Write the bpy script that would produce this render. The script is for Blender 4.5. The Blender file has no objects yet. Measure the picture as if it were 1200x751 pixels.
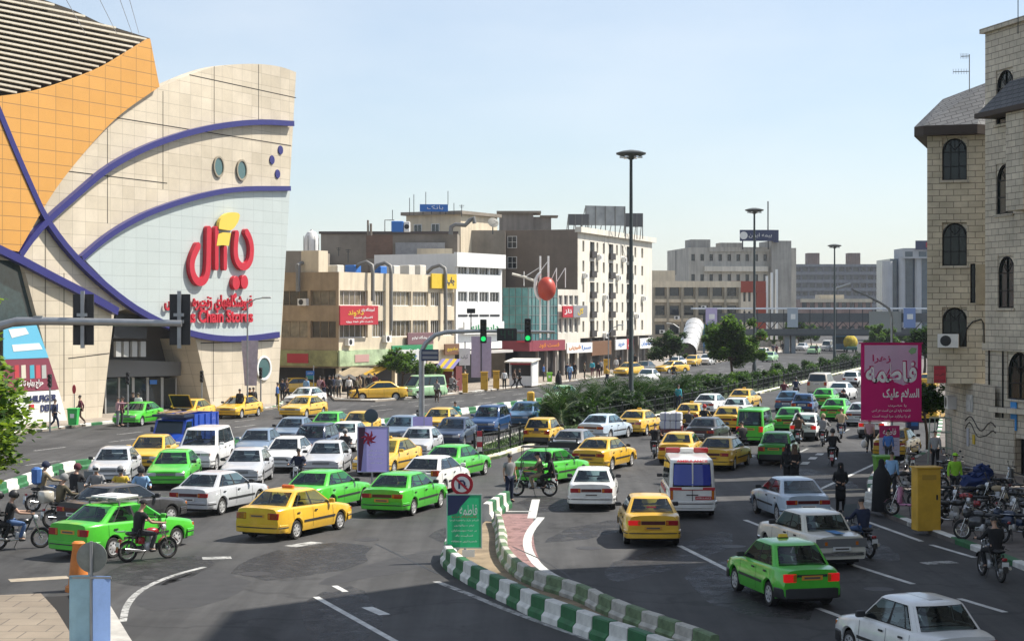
import bpy,bmesh,math,random
from mathutils import Vector,Matrix,Euler
R=math.radians
random.seed(7)
SC=bpy.context.scene
COL=SC.collection
# camera
HC,FPX,HZ=7.0,2100.0,365.0
cam_d=bpy.data.cameras.new('camera');cam=bpy.data.objects.new('camera',cam_d);COL.objects.link(cam)
cam.location=(0,0,HC);cam.rotation_euler=(R(90),0,0)
cam_d.sensor_width=36;cam_d.lens=36*FPX/1200;cam_d.shift_y=-(375.5-HZ)/1200
cam_d.clip_end=6000;cam_d.clip_start=.5
SC.camera=cam
# sky, sun, exposure
SUN_DIR=Vector((.94,.30,0)).normalized()
SUN_EL=R(51.5)
wd=bpy.data.worlds.new('World');SC.world=wd;wd.use_nodes=True
nt=wd.node_tree;nt.nodes.clear()
sky=nt.nodes.new('ShaderNodeTexSky');sky.sky_type='NISHITA';sky.sun_disc=False
sky.sun_elevation=SUN_EL;sky.sun_rotation=math.atan2(SUN_DIR.x,SUN_DIR.y)
sky.altitude=1100;sky.air_density=1.0;sky.dust_density=2;sky.ozone_density=1.0
bg=nt.nodes.new('ShaderNodeBackground');bg.inputs[1].default_value=.095
ow=nt.nodes.new('ShaderNodeOutputWorld')
veil=nt.nodes.new('ShaderNodeMix');veil.data_type='RGBA';veil.inputs[7].default_value=(6.7,6.95,7.1,1)
wtc=nt.nodes.new('ShaderNodeTexCoord');wmp=nt.nodes.new('ShaderNodeMapping');wmp.inputs['Scale'].default_value=(2.2,2.2,7);wnz=nt.nodes.new('ShaderNodeTexNoise');wnz.inputs['Scale'].default_value=1.3;wnz.inputs['Detail'].default_value=8;wnz.inputs['Roughness'].default_value=.55;wmr=nt.nodes.new('ShaderNodeMapRange');wmr.inputs[1].default_value=.35;wmr.inputs[2].default_value=.75;wmr.inputs[3].default_value=.15;wmr.inputs[4].default_value=.5
nt.links.new(wtc.outputs['Generated'],wmp.inputs[0]);nt.links.new(wmp.outputs[0],wnz.inputs['Vector']);nt.links.new(wnz.outputs['Fac'],wmr.inputs[0]);nt.links.new(wmr.outputs[0],veil.inputs[0]);nt.links.new(sky.outputs[0],veil.inputs[6])
nt.links.new(veil.outputs[2],bg.inputs[0]);nt.links.new(bg.outputs[0],ow.inputs[0])
sl=bpy.data.lights.new('sun','SUN');sl.energy=4.7;sl.angle=R(.5);sl.color=(1,.945,.86)
sun=bpy.data.objects.new('sun',sl);COL.objects.link(sun)
sd=Vector((SUN_DIR.x*math.cos(SUN_EL),SUN_DIR.y*math.cos(SUN_EL),math.sin(SUN_EL)))
sun.rotation_euler=sd.to_track_quat('Z','Y').to_euler();sun.location=(60,20,90)
SC.view_settings.view_transform='Standard';SC.view_settings.look='None'
SC.view_settings.exposure=.72;SC.view_settings.gamma=1
SC.cycles.max_bounces=6;SC.cycles.diffuse_bounces=3;SC.cycles.glossy_bounces=3;SC.cycles.transparent_max_bounces=12
SC.cycles.use_denoising=True
# helpers
def G(px,py,z=0):
 Y=(HC-z)*FPX/(py-HZ)
 return Vector(((px-600)*Y/FPX,Y,z))
def P(px,py,Y):
 return Vector(((px-600)*Y/FPX,Y,HC-(py-HZ)*Y/FPX))
def ZY(py,Y):return HC-(py-HZ)*Y/FPX
def XY(px,Y):return(px-600)*Y/FPX
def link(o,parent=None):
 COL.objects.link(o)
 if parent is not None:o.parent=parent
 return o
def tag(o,label=None,cat=None,group=None,kind=None):
 if label:o['label']=label
 if cat:o['category']=cat
 if group:o['group']=group
 if kind:o['kind']=kind
 return o
def thing(name,label,cat,loc=(0,0,0),rz=0,group=None):
 o=bpy.data.objects.new(name,None);o.empty_display_size=.2
 link(o);o.location=loc;o.rotation_euler=(0,0,rz)
 return tag(o,label,cat,group)
def copy_tree(o,parent=None):
 c=o.copy();COL.objects.link(c);c.parent=parent
 for ch in o.children:copy_tree(ch,c)
 return c
class MB:
 def __init__(s):s.v=[];s.f=[];s.m=[]
 def add(s,vs,fs,mi=0):
  b=len(s.v);s.v+=[tuple(v)for v in vs]
  for f in fs:s.f.append([i+b for i in f]);s.m.append(mi)
 def quad(s,a,b,c,d,mi=0):s.add([a,b,c,d],[(0,1,2,3)],mi)
 def poly(s,pts,mi=0):s.add(pts,[tuple(range(len(pts)))],mi)
 def box(s,x0,x1,y0,y1,z0,z1,mi=0,M=None,bev=0):
  if bev:
   b=bev;vs=[];rings=[]
   for z,i in((z0,b),(z0+b,0),(z1-b,0),(z1,b)):
    rings.append([(x0+i,y0+i,z),(x1-i,y0+i,z),(x1-i,y1-i,z),(x0+i,y1-i,z)])
# chamfer corners: octagon rings
   oc=[]
   for z,i in((z0,b),(z0+b,0),(z1-b,0),(z1,b)):
    X0,X1,Y0,Y1=x0+i,x1-i,y0+i,y1-i
    oc.append([(X0+b,Y0,z),(X1-b,Y0,z),(X1,Y0+b,z),(X1,Y1-b,z),(X1-b,Y1,z),(X0+b,Y1,z),(X0,Y1-b,z),(X0,Y0+b,z)])
   for r in oc:vs+=r
   fs=[tuple(range(7,-1,-1)),tuple(range(24,32))]
   for k in range(3):
    for i in range(8):
     j=(i+1)%8;fs.append((k*8+i,k*8+j,k*8+8+j,k*8+8+i))
  else:
   vs=[(x0,y0,z0),(x1,y0,z0),(x1,y1,z0),(x0,y1,z0),(x0,y0,z1),(x1,y0,z1),(x1,y1,z1),(x0,y1,z1)]
   fs=[(0,3,2,1),(4,5,6,7),(0,1,5,4),(1,2,6,5),(2,3,7,6),(3,0,4,7)]
  if M is not None:vs=[M@Vector(v)for v in vs]
  s.add(vs,fs,mi)
 def prism(s,pts,z0,z1,mi=0,mside=None,M=None):
  n=len(pts);a=[Vector((p[0],p[1],z0))for p in pts];b=[Vector((p[0],p[1],z1))for p in pts]
  if M is not None:a=[M@p for p in a];b=[M@p for p in b]
  ms=mi if mside is None else mside
  s.add(a+b,[tuple(range(n,2*n))],mi);base=len(s.v)-2*n
  s.f.append([base+i for i in range(n-1,-1,-1)]);s.m.append(ms)
  for i in range(n):
   j=(i+1)%n;s.f.append([base+i,base+j,base+n+j,base+n+i]);s.m.append(ms)
 def slab(s,pts,d,mi=0,mside=None):
  n=len(pts);a=[Vector(p)for p in pts];b=[p+d for p in a]
  base=len(s.v);s.add(a+b,[tuple(range(n))],mi)
  ms=mi if mside is None else mside
  s.f.append([base+n+i for i in range(n-1,-1,-1)]);s.m.append(ms)
  for i in range(n):
   j=(i+1)%n;s.f.append([base+j,base+i,base+n+i,base+n+j]);s.m.append(ms)
 def tube(s,pts,r,n=8,mi=0,cap=True):
  pts=[Vector(p)for p in pts];rs=r if isinstance(r,(list,tuple))else[r]*len(pts)
  base=len(s.v);up=Vector((0,0,1));prev=None
  for i,p in enumerate(pts):
   d=(pts[min(i+1,len(pts)-1)]-pts[max(i-1,0)])
   if d.length<1e-9:d=Vector((0,0,1))
   d.normalize()
   if prev is None:
    a=d.orthogonal().normalized()
   else:
    a=prev-d*prev.dot(d)
    a=a.normalized()if a.length>1e-6 else d.orthogonal().normalized()
   prev=a;b=d.cross(a)
   for k in range(n):
    t=2*math.pi*k/n;s.v.append(tuple(p+(a*math.cos(t)+b*math.sin(t))*rs[i]))
  for i in range(len(pts)-1):
   for k in range(n):
    j=(k+1)%n
    s.f.append([base+i*n+k,base+i*n+j,base+i*n+n+j,base+i*n+n+k]);s.m.append(mi)
  if cap:
   s.f.append([base+k for k in range(n-1,-1,-1)]);s.m.append(mi)
   e=base+(len(pts)-1)*n;s.f.append([e+k for k in range(n)]);s.m.append(mi)
 def lathe(s,prof,n=16,mi=0,M=None,cap=True):
  base=len(s.v)
  for r,z in prof:
   for k in range(n):
    t=2*math.pi*k/n;v=Vector((r*math.cos(t),r*math.sin(t),z))
    s.v.append(tuple(M@v if M is not None else v))
  for i in range(len(prof)-1):
   for k in range(n):
    j=(k+1)%n
    s.f.append([base+i*n+k,base+i*n+j,base+i*n+n+j,base+i*n+n+k]);s.m.append(mi)
  if not cap:return
  s.f.append([base+k for k in range(n-1,-1,-1)]);s.m.append(mi)
  e=base+(len(prof)-1)*n;s.f.append([e+k for k in range(n)]);s.m.append(mi)
 def ball(s,c,r,mi=0,n=10,sc=(1,1,1)):
  pr=[(max(.001,math.sin(math.pi*k/n)),-math.cos(math.pi*k/n))for k in range(n+1)]
  s.lathe([(a*r,b*r)for a,b in pr],n+2,mi,Matrix.Translation(c)@Matrix.Diagonal((sc[0],sc[1],sc[2],1)))
 def mesh(s,name,mats,smooth=None):
  me=bpy.data.meshes.new(name);me.from_pydata(s.v,[],s.f)
  for m in mats:me.materials.append(m)
  me.polygons.foreach_set('material_index',s.m)
  uvl=me.uv_layers.new(name='UVMap').data
  for p in me.polygons:
   n=p.normal
   if abs(n.z)>.75:
    for li in p.loop_indices:
     c=me.vertices[me.loops[li].vertex_index].co;uvl[li].uv=(c.x,c.y)
   else:
    t=Vector((-n.y,n.x));t=t.normalized()if t.length>1e-6 else Vector((1,0))
    for li in p.loop_indices:
     c=me.vertices[me.loops[li].vertex_index].co;uvl[li].uv=(c.x*t.x+c.y*t.y,c.z)
  if smooth:shade(me,smooth)
  me.update();return me
 def build(s,name,mats,parent=None,smooth=None):
  if not isinstance(mats,(list,tuple)):mats=[mats]
  return link(bpy.data.objects.new(name,s.mesh(name,mats,smooth)),parent)
def shade(me,ang=40):
 bm=bmesh.new();bm.from_mesh(me);bmesh.ops.remove_doubles(bm,verts=bm.verts,dist=.0004)
 for f in bm.faces:f.smooth=True
 c=math.radians(ang)
 for e in bm.edges:
  e.smooth=not(len(e.link_faces)==2 and e.calc_face_angle(0)>c)
 bm.to_mesh(me);bm.free()
# materials
MC={}
def mat(name,col,rough=.7,metal=0,noise=0,nscale=3.,bump=0,coat=0,spec=.5,noise2=0,emis=0):
 if name in MC:return MC[name]
 m=bpy.data.materials.new(name);m.use_nodes=True;MC[name]=m
 n=m.node_tree;b=n.nodes['Principled BSDF'];L=n.links.new
 b.inputs['Base Color'].default_value=(*col,1);b.inputs['Roughness'].default_value=rough
 b.inputs['Metallic'].default_value=metal;b.inputs['Coat Weight'].default_value=coat
 b.inputs['Coat Roughness'].default_value=.05;b.inputs['Specular IOR Level'].default_value=spec
 if emis:b.inputs['Emission Color'].default_value=(*col,1);b.inputs['Emission Strength'].default_value=emis
 if noise or bump:
  tc=n.nodes.new('ShaderNodeTexCoord');nz=n.nodes.new('ShaderNodeTexNoise')
  nz.inputs['Scale'].default_value=nscale;nz.inputs['Detail'].default_value=6;nz.inputs['Roughness'].default_value=.65
  L(tc.outputs['Object'],nz.inputs['Vector'])
  if noise:
   mr=n.nodes.new('ShaderNodeMapRange');mr.inputs[1].default_value=.3;mr.inputs[2].default_value=.7
   mr.inputs[3].default_value=1-noise;mr.inputs[4].default_value=1+noise*.7
   L(nz.outputs['Fac'],mr.inputs[0])
   vm=n.nodes.new('ShaderNodeVectorMath');vm.operation='SCALE';vm.inputs[0].default_value=col
   L(mr.outputs[0],vm.inputs['Scale']);L(vm.outputs[0],b.inputs['Base Color'])
  if bump:
   bp=n.nodes.new('ShaderNodeBump');bp.inputs['Strength'].default_value=bump;bp.inputs['Distance'].default_value=.05
   L(nz.outputs['Fac'],bp.inputs['Height']);L(bp.outputs[0],b.inputs['Normal'])
 return m
def vary(m,lo=.45,hi=1.7):
# every pane a little different
 n=m.node_tree;b=n.nodes['Principled BSDF'];oi=n.nodes.new('ShaderNodeObjectInfo');mr=n.nodes.new('ShaderNodeMapRange');mr.inputs[3].default_value=lo;mr.inputs[4].default_value=hi;n.links.new(oi.outputs['Random'],mr.inputs[0]);vm=n.nodes.new('ShaderNodeVectorMath');vm.operation='SCALE'
 s=b.inputs['Base Color'];src=s.links[0].from_socket if s.links else None
 if src:n.links.new(src,vm.inputs[0])
 else:vm.inputs[0].default_value=s.default_value[:3]
 n.links.new(mr.outputs[0],vm.inputs['Scale']);n.links.new(vm.outputs[0],s);return m
def worn(m,lo=.44,hi=.56,scale=3.5):
# paint rubbed through to whatever lies below
 n=m.node_tree;b=n.nodes['Principled BSDF'];tc=n.nodes.new('ShaderNodeTexCoord');nz=n.nodes.new('ShaderNodeTexNoise');nz.inputs['Scale'].default_value=scale;nz.inputs['Detail'].default_value=9;nz.inputs['Roughness'].default_value=.8;n.links.new(tc.outputs['Object'],nz.inputs['Vector']);mr=n.nodes.new('ShaderNodeMapRange');mr.inputs[1].default_value=lo-.1;mr.inputs[2].default_value=hi-.1;n.links.new(nz.outputs['Fac'],mr.inputs[0]);n.links.new(mr.outputs[0],b.inputs['Alpha']);return m
def clearglass(name,tint=(.42,.50,.50)):
# tinted car glass: see the cabin and the sky in it
 m=bpy.data.materials.new(name);m.use_nodes=True;MC[name]=m;n=m.node_tree;n.nodes.clear();t=n.nodes.new('ShaderNodeBsdfTransparent');t.inputs[0].default_value=(*tint,1);g=n.nodes.new('ShaderNodeBsdfGlossy');g.inputs['Roughness'].default_value=.02;g.inputs['Color'].default_value=(.85,.95,1,1);f=n.nodes.new('ShaderNodeFresnel');f.inputs[0].default_value=1.6;x=n.nodes.new('ShaderNodeMixShader');o=n.nodes.new('ShaderNodeOutputMaterial')
 n.links.new(f.outputs[0],x.inputs[0]);n.links.new(t.outputs[0],x.inputs[1]);n.links.new(g.outputs[0],x.inputs[2]);n.links.new(x.outputs[0],o.inputs[0]);return m
def brickmat(name,c1,c2,cm,w,h,mortar,offset=.5,rough=.75,var=.0,stain=.25,bump=.3,sscale=.35):
 """masonry, tile or panel cladding laid out in metres on the UV map"""
 if name in MC:return MC[name]
 m=bpy.data.materials.new(name);m.use_nodes=True;MC[name]=m
 n=m.node_tree;b=n.nodes['Principled BSDF'];L=n.links.new
 tc=n.nodes.new('ShaderNodeTexCoord');bt=n.nodes.new('ShaderNodeTexBrick')
 bt.offset=offset;bt.squash=1;bt.inputs['Color1'].default_value=(*c1,1);bt.inputs['Color2'].default_value=(*c2,1);bt.inputs['Mortar'].default_value=(*cm,1)
 bt.inputs['Scale'].default_value=1;bt.inputs['Brick Width'].default_value=w;bt.inputs['Row Height'].default_value=h
 bt.inputs['Mortar Size'].default_value=mortar;bt.inputs['Mortar Smooth'].default_value=.2;bt.inputs['Bias'].default_value=0
 L(tc.outputs['UV'],bt.inputs['Vector'])
 nz=n.nodes.new('ShaderNodeTexNoise');nz.inputs['Scale'].default_value=sscale;nz.inputs['Detail'].default_value=8;nz.inputs['Roughness'].default_value=.7
 L(tc.outputs['Object'],nz.inputs['Vector'])
 mr=n.nodes.new('ShaderNodeMapRange');mr.inputs[1].default_value=.3;mr.inputs[2].default_value=.7;mr.inputs[3].default_value=1-stain;mr.inputs[4].default_value=1+stain*.5
 L(nz.outputs['Fac'],mr.inputs[0])
 vm=n.nodes.new('ShaderNodeVectorMath');vm.operation='SCALE';L(bt.outputs['Color'],vm.inputs[0]);L(mr.outputs[0],vm.inputs['Scale'])
 L(vm.outputs[0],b.inputs['Base Color']);b.inputs['Roughness'].default_value=rough
 if bump:
  bp=n.nodes.new('ShaderNodeBump');bp.inputs['Strength'].default_value=bump;bp.inputs['Distance'].default_value=.03;bp.invert=True
  L(bt.outputs['Fac'],bp.inputs['Height']);L(bp.outputs[0],b.inputs['Normal'])
 return m
def plaster(name,col,rough=.85,stain=.3,scale=.4,streak=.25):
 """painted render with blotches and long vertical dirt runs"""
 if name in MC:return MC[name]
 m=bpy.data.materials.new(name);m.use_nodes=True;MC[name]=m
 n=m.node_tree;b=n.nodes['Principled BSDF'];L=n.links.new
 tc=n.nodes.new('ShaderNodeTexCoord')
 nz=n.nodes.new('ShaderNodeTexNoise');nz.inputs['Scale'].default_value=scale;nz.inputs['Detail'].default_value=8;nz.inputs['Roughness'].default_value=.7
 L(tc.outputs['Object'],nz.inputs['Vector'])
 mp=n.nodes.new('ShaderNodeMapping');mp.inputs['Scale'].default_value=(1.4,1.4,.09);L(tc.outputs['Object'],mp.inputs['Vector'])
 n2=n.nodes.new('ShaderNodeTexNoise');n2.inputs['Scale'].default_value=1.6;n2.inputs['Detail'].default_value=5;L(mp.outputs[0],n2.inputs['Vector'])
 a=n.nodes.new('ShaderNodeMapRange');a.inputs[1].default_value=.3;a.inputs[2].default_value=.7;a.inputs[3].default_value=1-stain;a.inputs[4].default_value=1+stain*.4;L(nz.outputs['Fac'],a.inputs[0])
 c=n.nodes.new('ShaderNodeMapRange');c.inputs[1].default_value=.35;c.inputs[2].default_value=.6;c.inputs[3].default_value=1-streak;c.inputs[4].default_value=1;L(n2.outputs['Fac'],c.inputs[0])
 mu=n.nodes.new('ShaderNodeMath');mu.operation='MULTIPLY';L(a.outputs[0],mu.inputs[0]);L(c.outputs[0],mu.inputs[1])
 vm=n.nodes.new('ShaderNodeVectorMath');vm.operation='SCALE';vm.inputs[0].default_value=col;L(mu.outputs[0],vm.inputs['Scale'])
 L(vm.outputs[0],b.inputs['Base Color']);b.inputs['Roughness'].default_value=rough
 return m
def paint(name,col,rough=.28,metal=0):
 """car paint: clear coat over colour, with a thin uneven film of dust"""
 if name in MC:return MC[name]
 m=mat(name,col,rough,metal,noise=.16,nscale=1.5,coat=.6)
 b=m.node_tree.nodes['Principled BSDF'];b.inputs['Coat Roughness'].default_value=.08
 return m
BLACK=mat('black_plastic',(.018,.018,.019),.5)
RUBBER=mat('tyre_rubber',(.022,.021,.02),.85,noise=.3,nscale=9)
STEEL=mat('galvanised_steel',(.36,.37,.38),.45,.7,noise=.2,nscale=2)
DKSTEEL=mat('dark_painted_steel',(.05,.055,.055),.5,.3,noise=.2,nscale=2)
CHROME=mat('chrome',(.62,.62,.62),.18,1)
GLASSD=mat('vehicle_glass',(.006,.024,.034),.03,spec=.65)
GLASSC=clearglass('car_glass_clear')
WINGLASS=mat('window_glass',(.028,.036,.042),.06,noise=.6,nscale=.6,spec=.7)
vary(WINGLASS)
WHITE=mat('white_paint',(.76,.75,.72),.55,noise=.12,nscale=1.5)
GREENP=mat('green_kerb_paint',(.022,.135,.045),.65,noise=.35,nscale=2.2)
WHITEK=mat('white_kerb_paint',(.66,.65,.60),.7,noise=.3,nscale=2.4)
CONC=plaster('bare_concrete',(.33,.31,.28))
def col3(hexs):
 h=[int(hexs[i:i+2],16)/255 for i in(0,2,4)]
 return tuple(((c+.055)/1.055)**2.4 if c>.04 else c/12.92 for c in h)
# lettering
AR={}
for ch,base,four in(('ا',0xFE8D,0),('آ',0xFE81,0),('ب',0xFE8F,1),('پ',0xFB56,1),('ت',0xFE95,1),('ج',0xFE9D,1),('چ',0xFB7A,1),('ح',0xFEA1,1),('خ',0xFEA5,1),('د',0xFEA9,0),('ذ',0xFEAB,0),('ر',0xFEAD,0),('ز',0xFEAF,0),('س',0xFEB1,1),('ش',0xFEB5,1),('ص',0xFEB9,1),('ض',0xFEBD,1),('ط',0xFEC1,1),('ظ',0xFEC5,1),('ع',0xFEC9,1),('غ',0xFECD,1),('ف',0xFED1,1),('ق',0xFED5,1),('ک',0xFB8E,1),('گ',0xFB92,1),('ل',0xFEDD,1),('م',0xFEE1,1),('ن',0xFEE5,1),('و',0xFEED,0),('ه',0xFEE9,1),('ی',0xFBFC,1)):
 AR[ch]=(base,four)
def shape_ar(s):
 out=[];n=len(s);i=0
 while i<n:
  c=s[i]
  if c not in AR:out.append(c);i+=1;continue
  pj=i>0 and s[i-1]in AR and AR[s[i-1]][1]
  if c=='ل' and i+1<n and s[i+1]=='ا':
   out.append(chr(0xFEFC if pj else 0xFEFB));i+=2;continue
  nj=AR[c][1]and i+1<n and s[i+1]in AR
  b=AR[c][0];out.append(chr(b+(3 if pj and nj else 2 if nj else 1 if pj else 0)));i+=1
 return ''.join(reversed(out))
TXT={}
def text_mesh(s,m,ext=.03,bold=0,shear=0):
 """lettering as a mesh about its centre, one unit tall letters in the XY plane"""
 k=(s,m.name,ext,bold,shear)
 if k in TXT:return TXT[k]
 if any(ch in AR for ch in s):s=shape_ar(s)
 c=bpy.data.curves.new('lettering','FONT');c.body=s;c.extrude=ext;c.offset=bold;c.shear=shear;c.resolution_u=3
 o=bpy.data.objects.new('lettering',c);COL.objects.link(o)
 dg=bpy.context.evaluated_depsgraph_get();me=bpy.data.meshes.new_from_object(o.evaluated_get(dg))
 bpy.data.objects.remove(o);bpy.data.curves.remove(c)
 xs=[v.co.x for v in me.vertices];ys=[v.co.y for v in me.vertices]
 cx,cy=(min(xs)+max(xs))/2,(min(ys)+max(ys))/2
 for v in me.vertices:v.co.x-=cx;v.co.y-=cy
 me.materials.clear();me.materials.append(m);me['w']=max(xs)-min(xs);me['h']=max(ys)-min(ys)
 TXT[k]=me;return me
def text(s,m,center,right,up,height=None,width=None,parent=None,ext=.03,bold=0,shear=0,name='lettering',stretch=None):
 """set lettering on a surface: right and up are unit vectors of that surface; world space unless parented"""
 me=text_mesh(s,m,ext,bold,shear);o=link(bpy.data.objects.new(name,me),parent)
 k=(height/me['h'])if height else width/me['w']
 kx=width/me['w']if(width and height)else k
 r=Vector(right).normalized();u=Vector(up).normalized();nn=r.cross(u)
 M=Matrix((r*kx,u*k,nn*min(k,.5))).transposed().to_4x4();M.translation=Vector(center)
 o.matrix_basis=M;return o
# ground, roads, pavements
def asphalt():
 m=bpy.data.materials.new('asphalt');m.use_nodes=True
 n=m.node_tree;b=n.nodes['Principled BSDF'];L=n.links.new
 tc=n.nodes.new('ShaderNodeTexCoord')
 def noise(sc,det,rot=None,scl=None,rough=.6):
  z=n.nodes.new('ShaderNodeTexNoise');z.inputs['Scale'].default_value=sc;z.inputs['Detail'].default_value=det;z.inputs['Roughness'].default_value=rough
  if scl:
   mp=n.nodes.new('ShaderNodeMapping');mp.inputs['Scale'].default_value=scl;mp.inputs['Rotation'].default_value=(0,0,rot);L(tc.outputs['Object'],mp.inputs['Vector']);L(mp.outputs[0],z.inputs['Vector'])
  else:L(tc.outputs['Object'],z.inputs['Vector'])
  return z.outputs['Fac']
 def rng(f,a,b_,c,d):
  r=n.nodes.new('ShaderNodeMapRange');r.inputs[1].default_value=a;r.inputs[2].default_value=b_;r.inputs[3].default_value=c;r.inputs[4].default_value=d;L(f,r.inputs[0]);return r.outputs[0]
 def mul(a,c):
  x=n.nodes.new('ShaderNodeMath');x.operation='MULTIPLY';L(a,x.inputs[0]);L(c,x.inputs[1]);return x.outputs[0]
 big=rng(noise(.09,5),.35,.65,.70,1.22)
 mid=rng(noise(.7,7,rough=.75),.3,.7,.78,1.18)
 fine=rng(noise(40,3,rough=.8),.25,.75,.78,1.22)
 streak=rng(noise(1.3,4,R(19),(1.1,.045,1)),.36,.64,.74,1.16)
 dark=rng(noise(.33,8,R(30),(1,.6,1),.8),.57,.66,1,.55)
# repaired seams
 vo=n.nodes.new('ShaderNodeTexVoronoi');vo.feature='DISTANCE_TO_EDGE';vo.inputs['Scale'].default_value=.11
 mp=n.nodes.new('ShaderNodeMapping');nz=n.nodes.new('ShaderNodeTexNoise');nz.inputs['Scale'].default_value=.5;nz.inputs['Detail'].default_value=5
 L(tc.outputs['Object'],nz.inputs['Vector']);ad=n.nodes.new('ShaderNodeVectorMath');ad.operation='MULTIPLY_ADD'
 ad.inputs[1].default_value=(3,3,0);L(nz.outputs['Color'],ad.inputs[0]);L(tc.outputs['Object'],ad.inputs[2]);L(ad.outputs[0],vo.inputs['Vector'])
 crack=rng(vo.outputs['Distance'],.004,.012,.72,1)
 f=mul(mul(mul(big,mid),mul(fine,streak)),mul(dark,crack))
 vm=n.nodes.new('ShaderNodeVectorMath');vm.operation='SCALE';vm.inputs[0].default_value=(.060,.059,.058);L(f,vm.inputs['Scale'])
 L(vm.outputs[0],b.inputs['Base Color']);b.inputs['Roughness'].default_value=.82;b.inputs['Specular IOR Level'].default_value=.35
 bp=n.nodes.new('ShaderNodeBump');bp.inputs['Strength'].default_value=.25;bp.inputs['Distance'].default_value=.01;L(noise(60,2),bp.inputs['Height']);L(bp.outputs[0],b.inputs['Normal'])
 return m
ASPH=asphalt()
g=MB();g.quad((-1500,-60,0),(1500,-60,0),(1500,4000,0),(-1500,4000,0));tag(g.build('ground',ASPH),kind='structure')
PAVE=brickmat('pavement_tiles',(.36,.31,.25),(.30,.26,.21),(.16,.14,.12),.6,.6,.012,.5,stain=.35,sscale=.5)
SOIL=mat('dry_soil',(.25,.19,.12),.95,noise=.5,nscale=1.1,bump=.6)
GRASS_SOIL=mat('planted_soil',(.055,.085,.025),.95,noise=.6,nscale=1.5,bump=.8)
rng_=random.Random(3)
def outline(pts,z,name,m,kind='structure',h=None):
 b=MB();pts=[Vector(p)for p in pts]
 a=sum(pts[i].x*pts[(i+1)%len(pts)].y-pts[(i+1)%len(pts)].x*pts[i].y for i in range(len(pts)))
 if a<0:pts=pts[::-1]
 b.prism([(p.x,p.y)for p in pts],-.05,z,0);return tag(b.build(name,m),kind=kind)
def resample(pts,step):
 out=[Vector(pts[0])];acc=0;need=step
 for a,b in zip(pts[:-1],pts[1:]):
  a,b=Vector(a),Vector(b);l=(b-a).length;pos=0
  while acc+(l-pos)>=need:
   pos+=need-acc;out.append(a.lerp(b,pos/l));acc=0;need=step
  acc+=l-pos
 return out
def smoothline(pts,k=2):
 for _ in range(k):
  q=[pts[0]]
  for a,b in zip(pts[:-1],pts[1:]):q+=[a.lerp(b,.25),a.lerp(b,.75)]
  pts=q+[pts[-1]]
 return pts
def kerb(pts,w,h,step,mats,name='kerb',side=1):
 """low kerb of alternating painted stones along a ground line; side puts its width to one hand"""
 pts=resample(smoothline([Vector(p)for p in pts]),step/2);b=MB()
 def off(i):
  d=(pts[min(i+1,len(pts)-1)]-pts[max(i-1,0)]).normalized();return Vector((d.y,-d.x,0))*w*side
 for i in range(len(pts)-1):
  mi=(i//2)%len(mats);a,c=pts[i],pts[i+1];a2,c2=a+off(i),c+off(i+1)
  r=.03;up=Vector((0,0,h));u2=Vector((0,0,h-r));ia=a.lerp(a2,.12);ic=c.lerp(c2,.12)
  b.quad(a,c,c+u2,a+u2,mi);b.quad(a+u2,c+u2,ic+up,ia+up,mi);b.quad(ia+up,ic+up,c2+up,a2+up,mi)
  b.quad(c2,a2,a2+up,c2+up,mi)
 return tag(b.build(name,mats),kind='structure')
KST=mat('kerb_stone',(.42,.40,.36),.85,noise=.3,nscale=2)
# pavement along the far side
KL=[G(*p)for p in((-120,526),(40,507),(135,495),(250,485.5),(318,480),(331,476),(337,469))]
outline(KL+[Vector((-19,190,0)),Vector((-90,190,0)),Vector((-90,90,0))],.14,'pavement',PAVE)
kerb(KL,.25,.17,1.3,[WHITEK,GREENP],side=-1)
KF=[G(*p)for p in((384,462),(392,470),(440,471),(515,464.5),(600,455.5),(640,451),(700,443.5),(760,436),(805,430),(850,423.5),(905,414),(980,403))]
outline(KF+[KF[-1]+Vector((-60,10,0)),Vector((-35,230,0)),Vector((-30,170,0))],.14,'pavement',PAVE)
kerb(KF,.25,.17,1.5,[KST,WHITEK],side=-1)
# pavement at the near right corner
KR=[G(*p)for p in((1330,725),(1200,668),(1140,645),(1100,630),(1040,607),(1019,590),(1015,568),(1024,554),(1075,539),(1097,516),(1101,490),(1094,470),(1083,448),(1063,422))]
outline(KR+[Vector((110,275,0)),Vector((90,30,0)),Vector((14.6,30,0))],.14,'pavement',mat('worn_pavement',(.15,.13,.115),.9,noise=.4,nscale=1.3,bump=.3))
kerb(KR,.25,.17,1.7,[WHITEK,GREENP],side=1)
# corner pavement in the near left
KB=[G(*p)for p in((-300,706),(0,704),(48,702),(66,722),(92,765),(112,800))]
outline(KB+[Vector((-7.2,20,0)),Vector((-30,20,0))],.15,'pavement',brickmat('corner_tiles',(.25,.205,.15),(.205,.165,.12),(.11,.09,.07),.8,.8,.018,.5,stain=.3))
outline([G(*p)for p in((84,697),(94,699),(127,713),(150,752),(180,800),(122,795),(99,722))],.16,'kerb',KST)
outline([G(*p)for p in((50,699.5),(82,697.5),(97,722),(120,792),(114,796),(94,763),(68,721))],.006,'gutter',mat('gutter_void',(.012,.011,.01),1))
for q_,r_ in((G(430,632),.38),(G(690,642),.38),(G(300,672),.4),(G(860,640),.36),(G(1030,690),.38),(G(560,600),.36)):b=MB();b.lathe([(r_,.001),(r_,.005),(r_*.9,.006),(r_*.86,.004),(.01,.004)],20,0,Matrix.Translation(q_));tag(b.build('manhole_cover',mat('cast_iron',(.035,.032,.03),.6,noise=.4,nscale=8)),kind='structure')
TARP=worn(mat('tar_patch',(.034,.033,.033),.75,noise=.3,nscale=2),.25,.42,1.2);OILP=worn(mat('oil_stain',(.026,.024,.023),.5),.5,.75,1.6)
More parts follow.
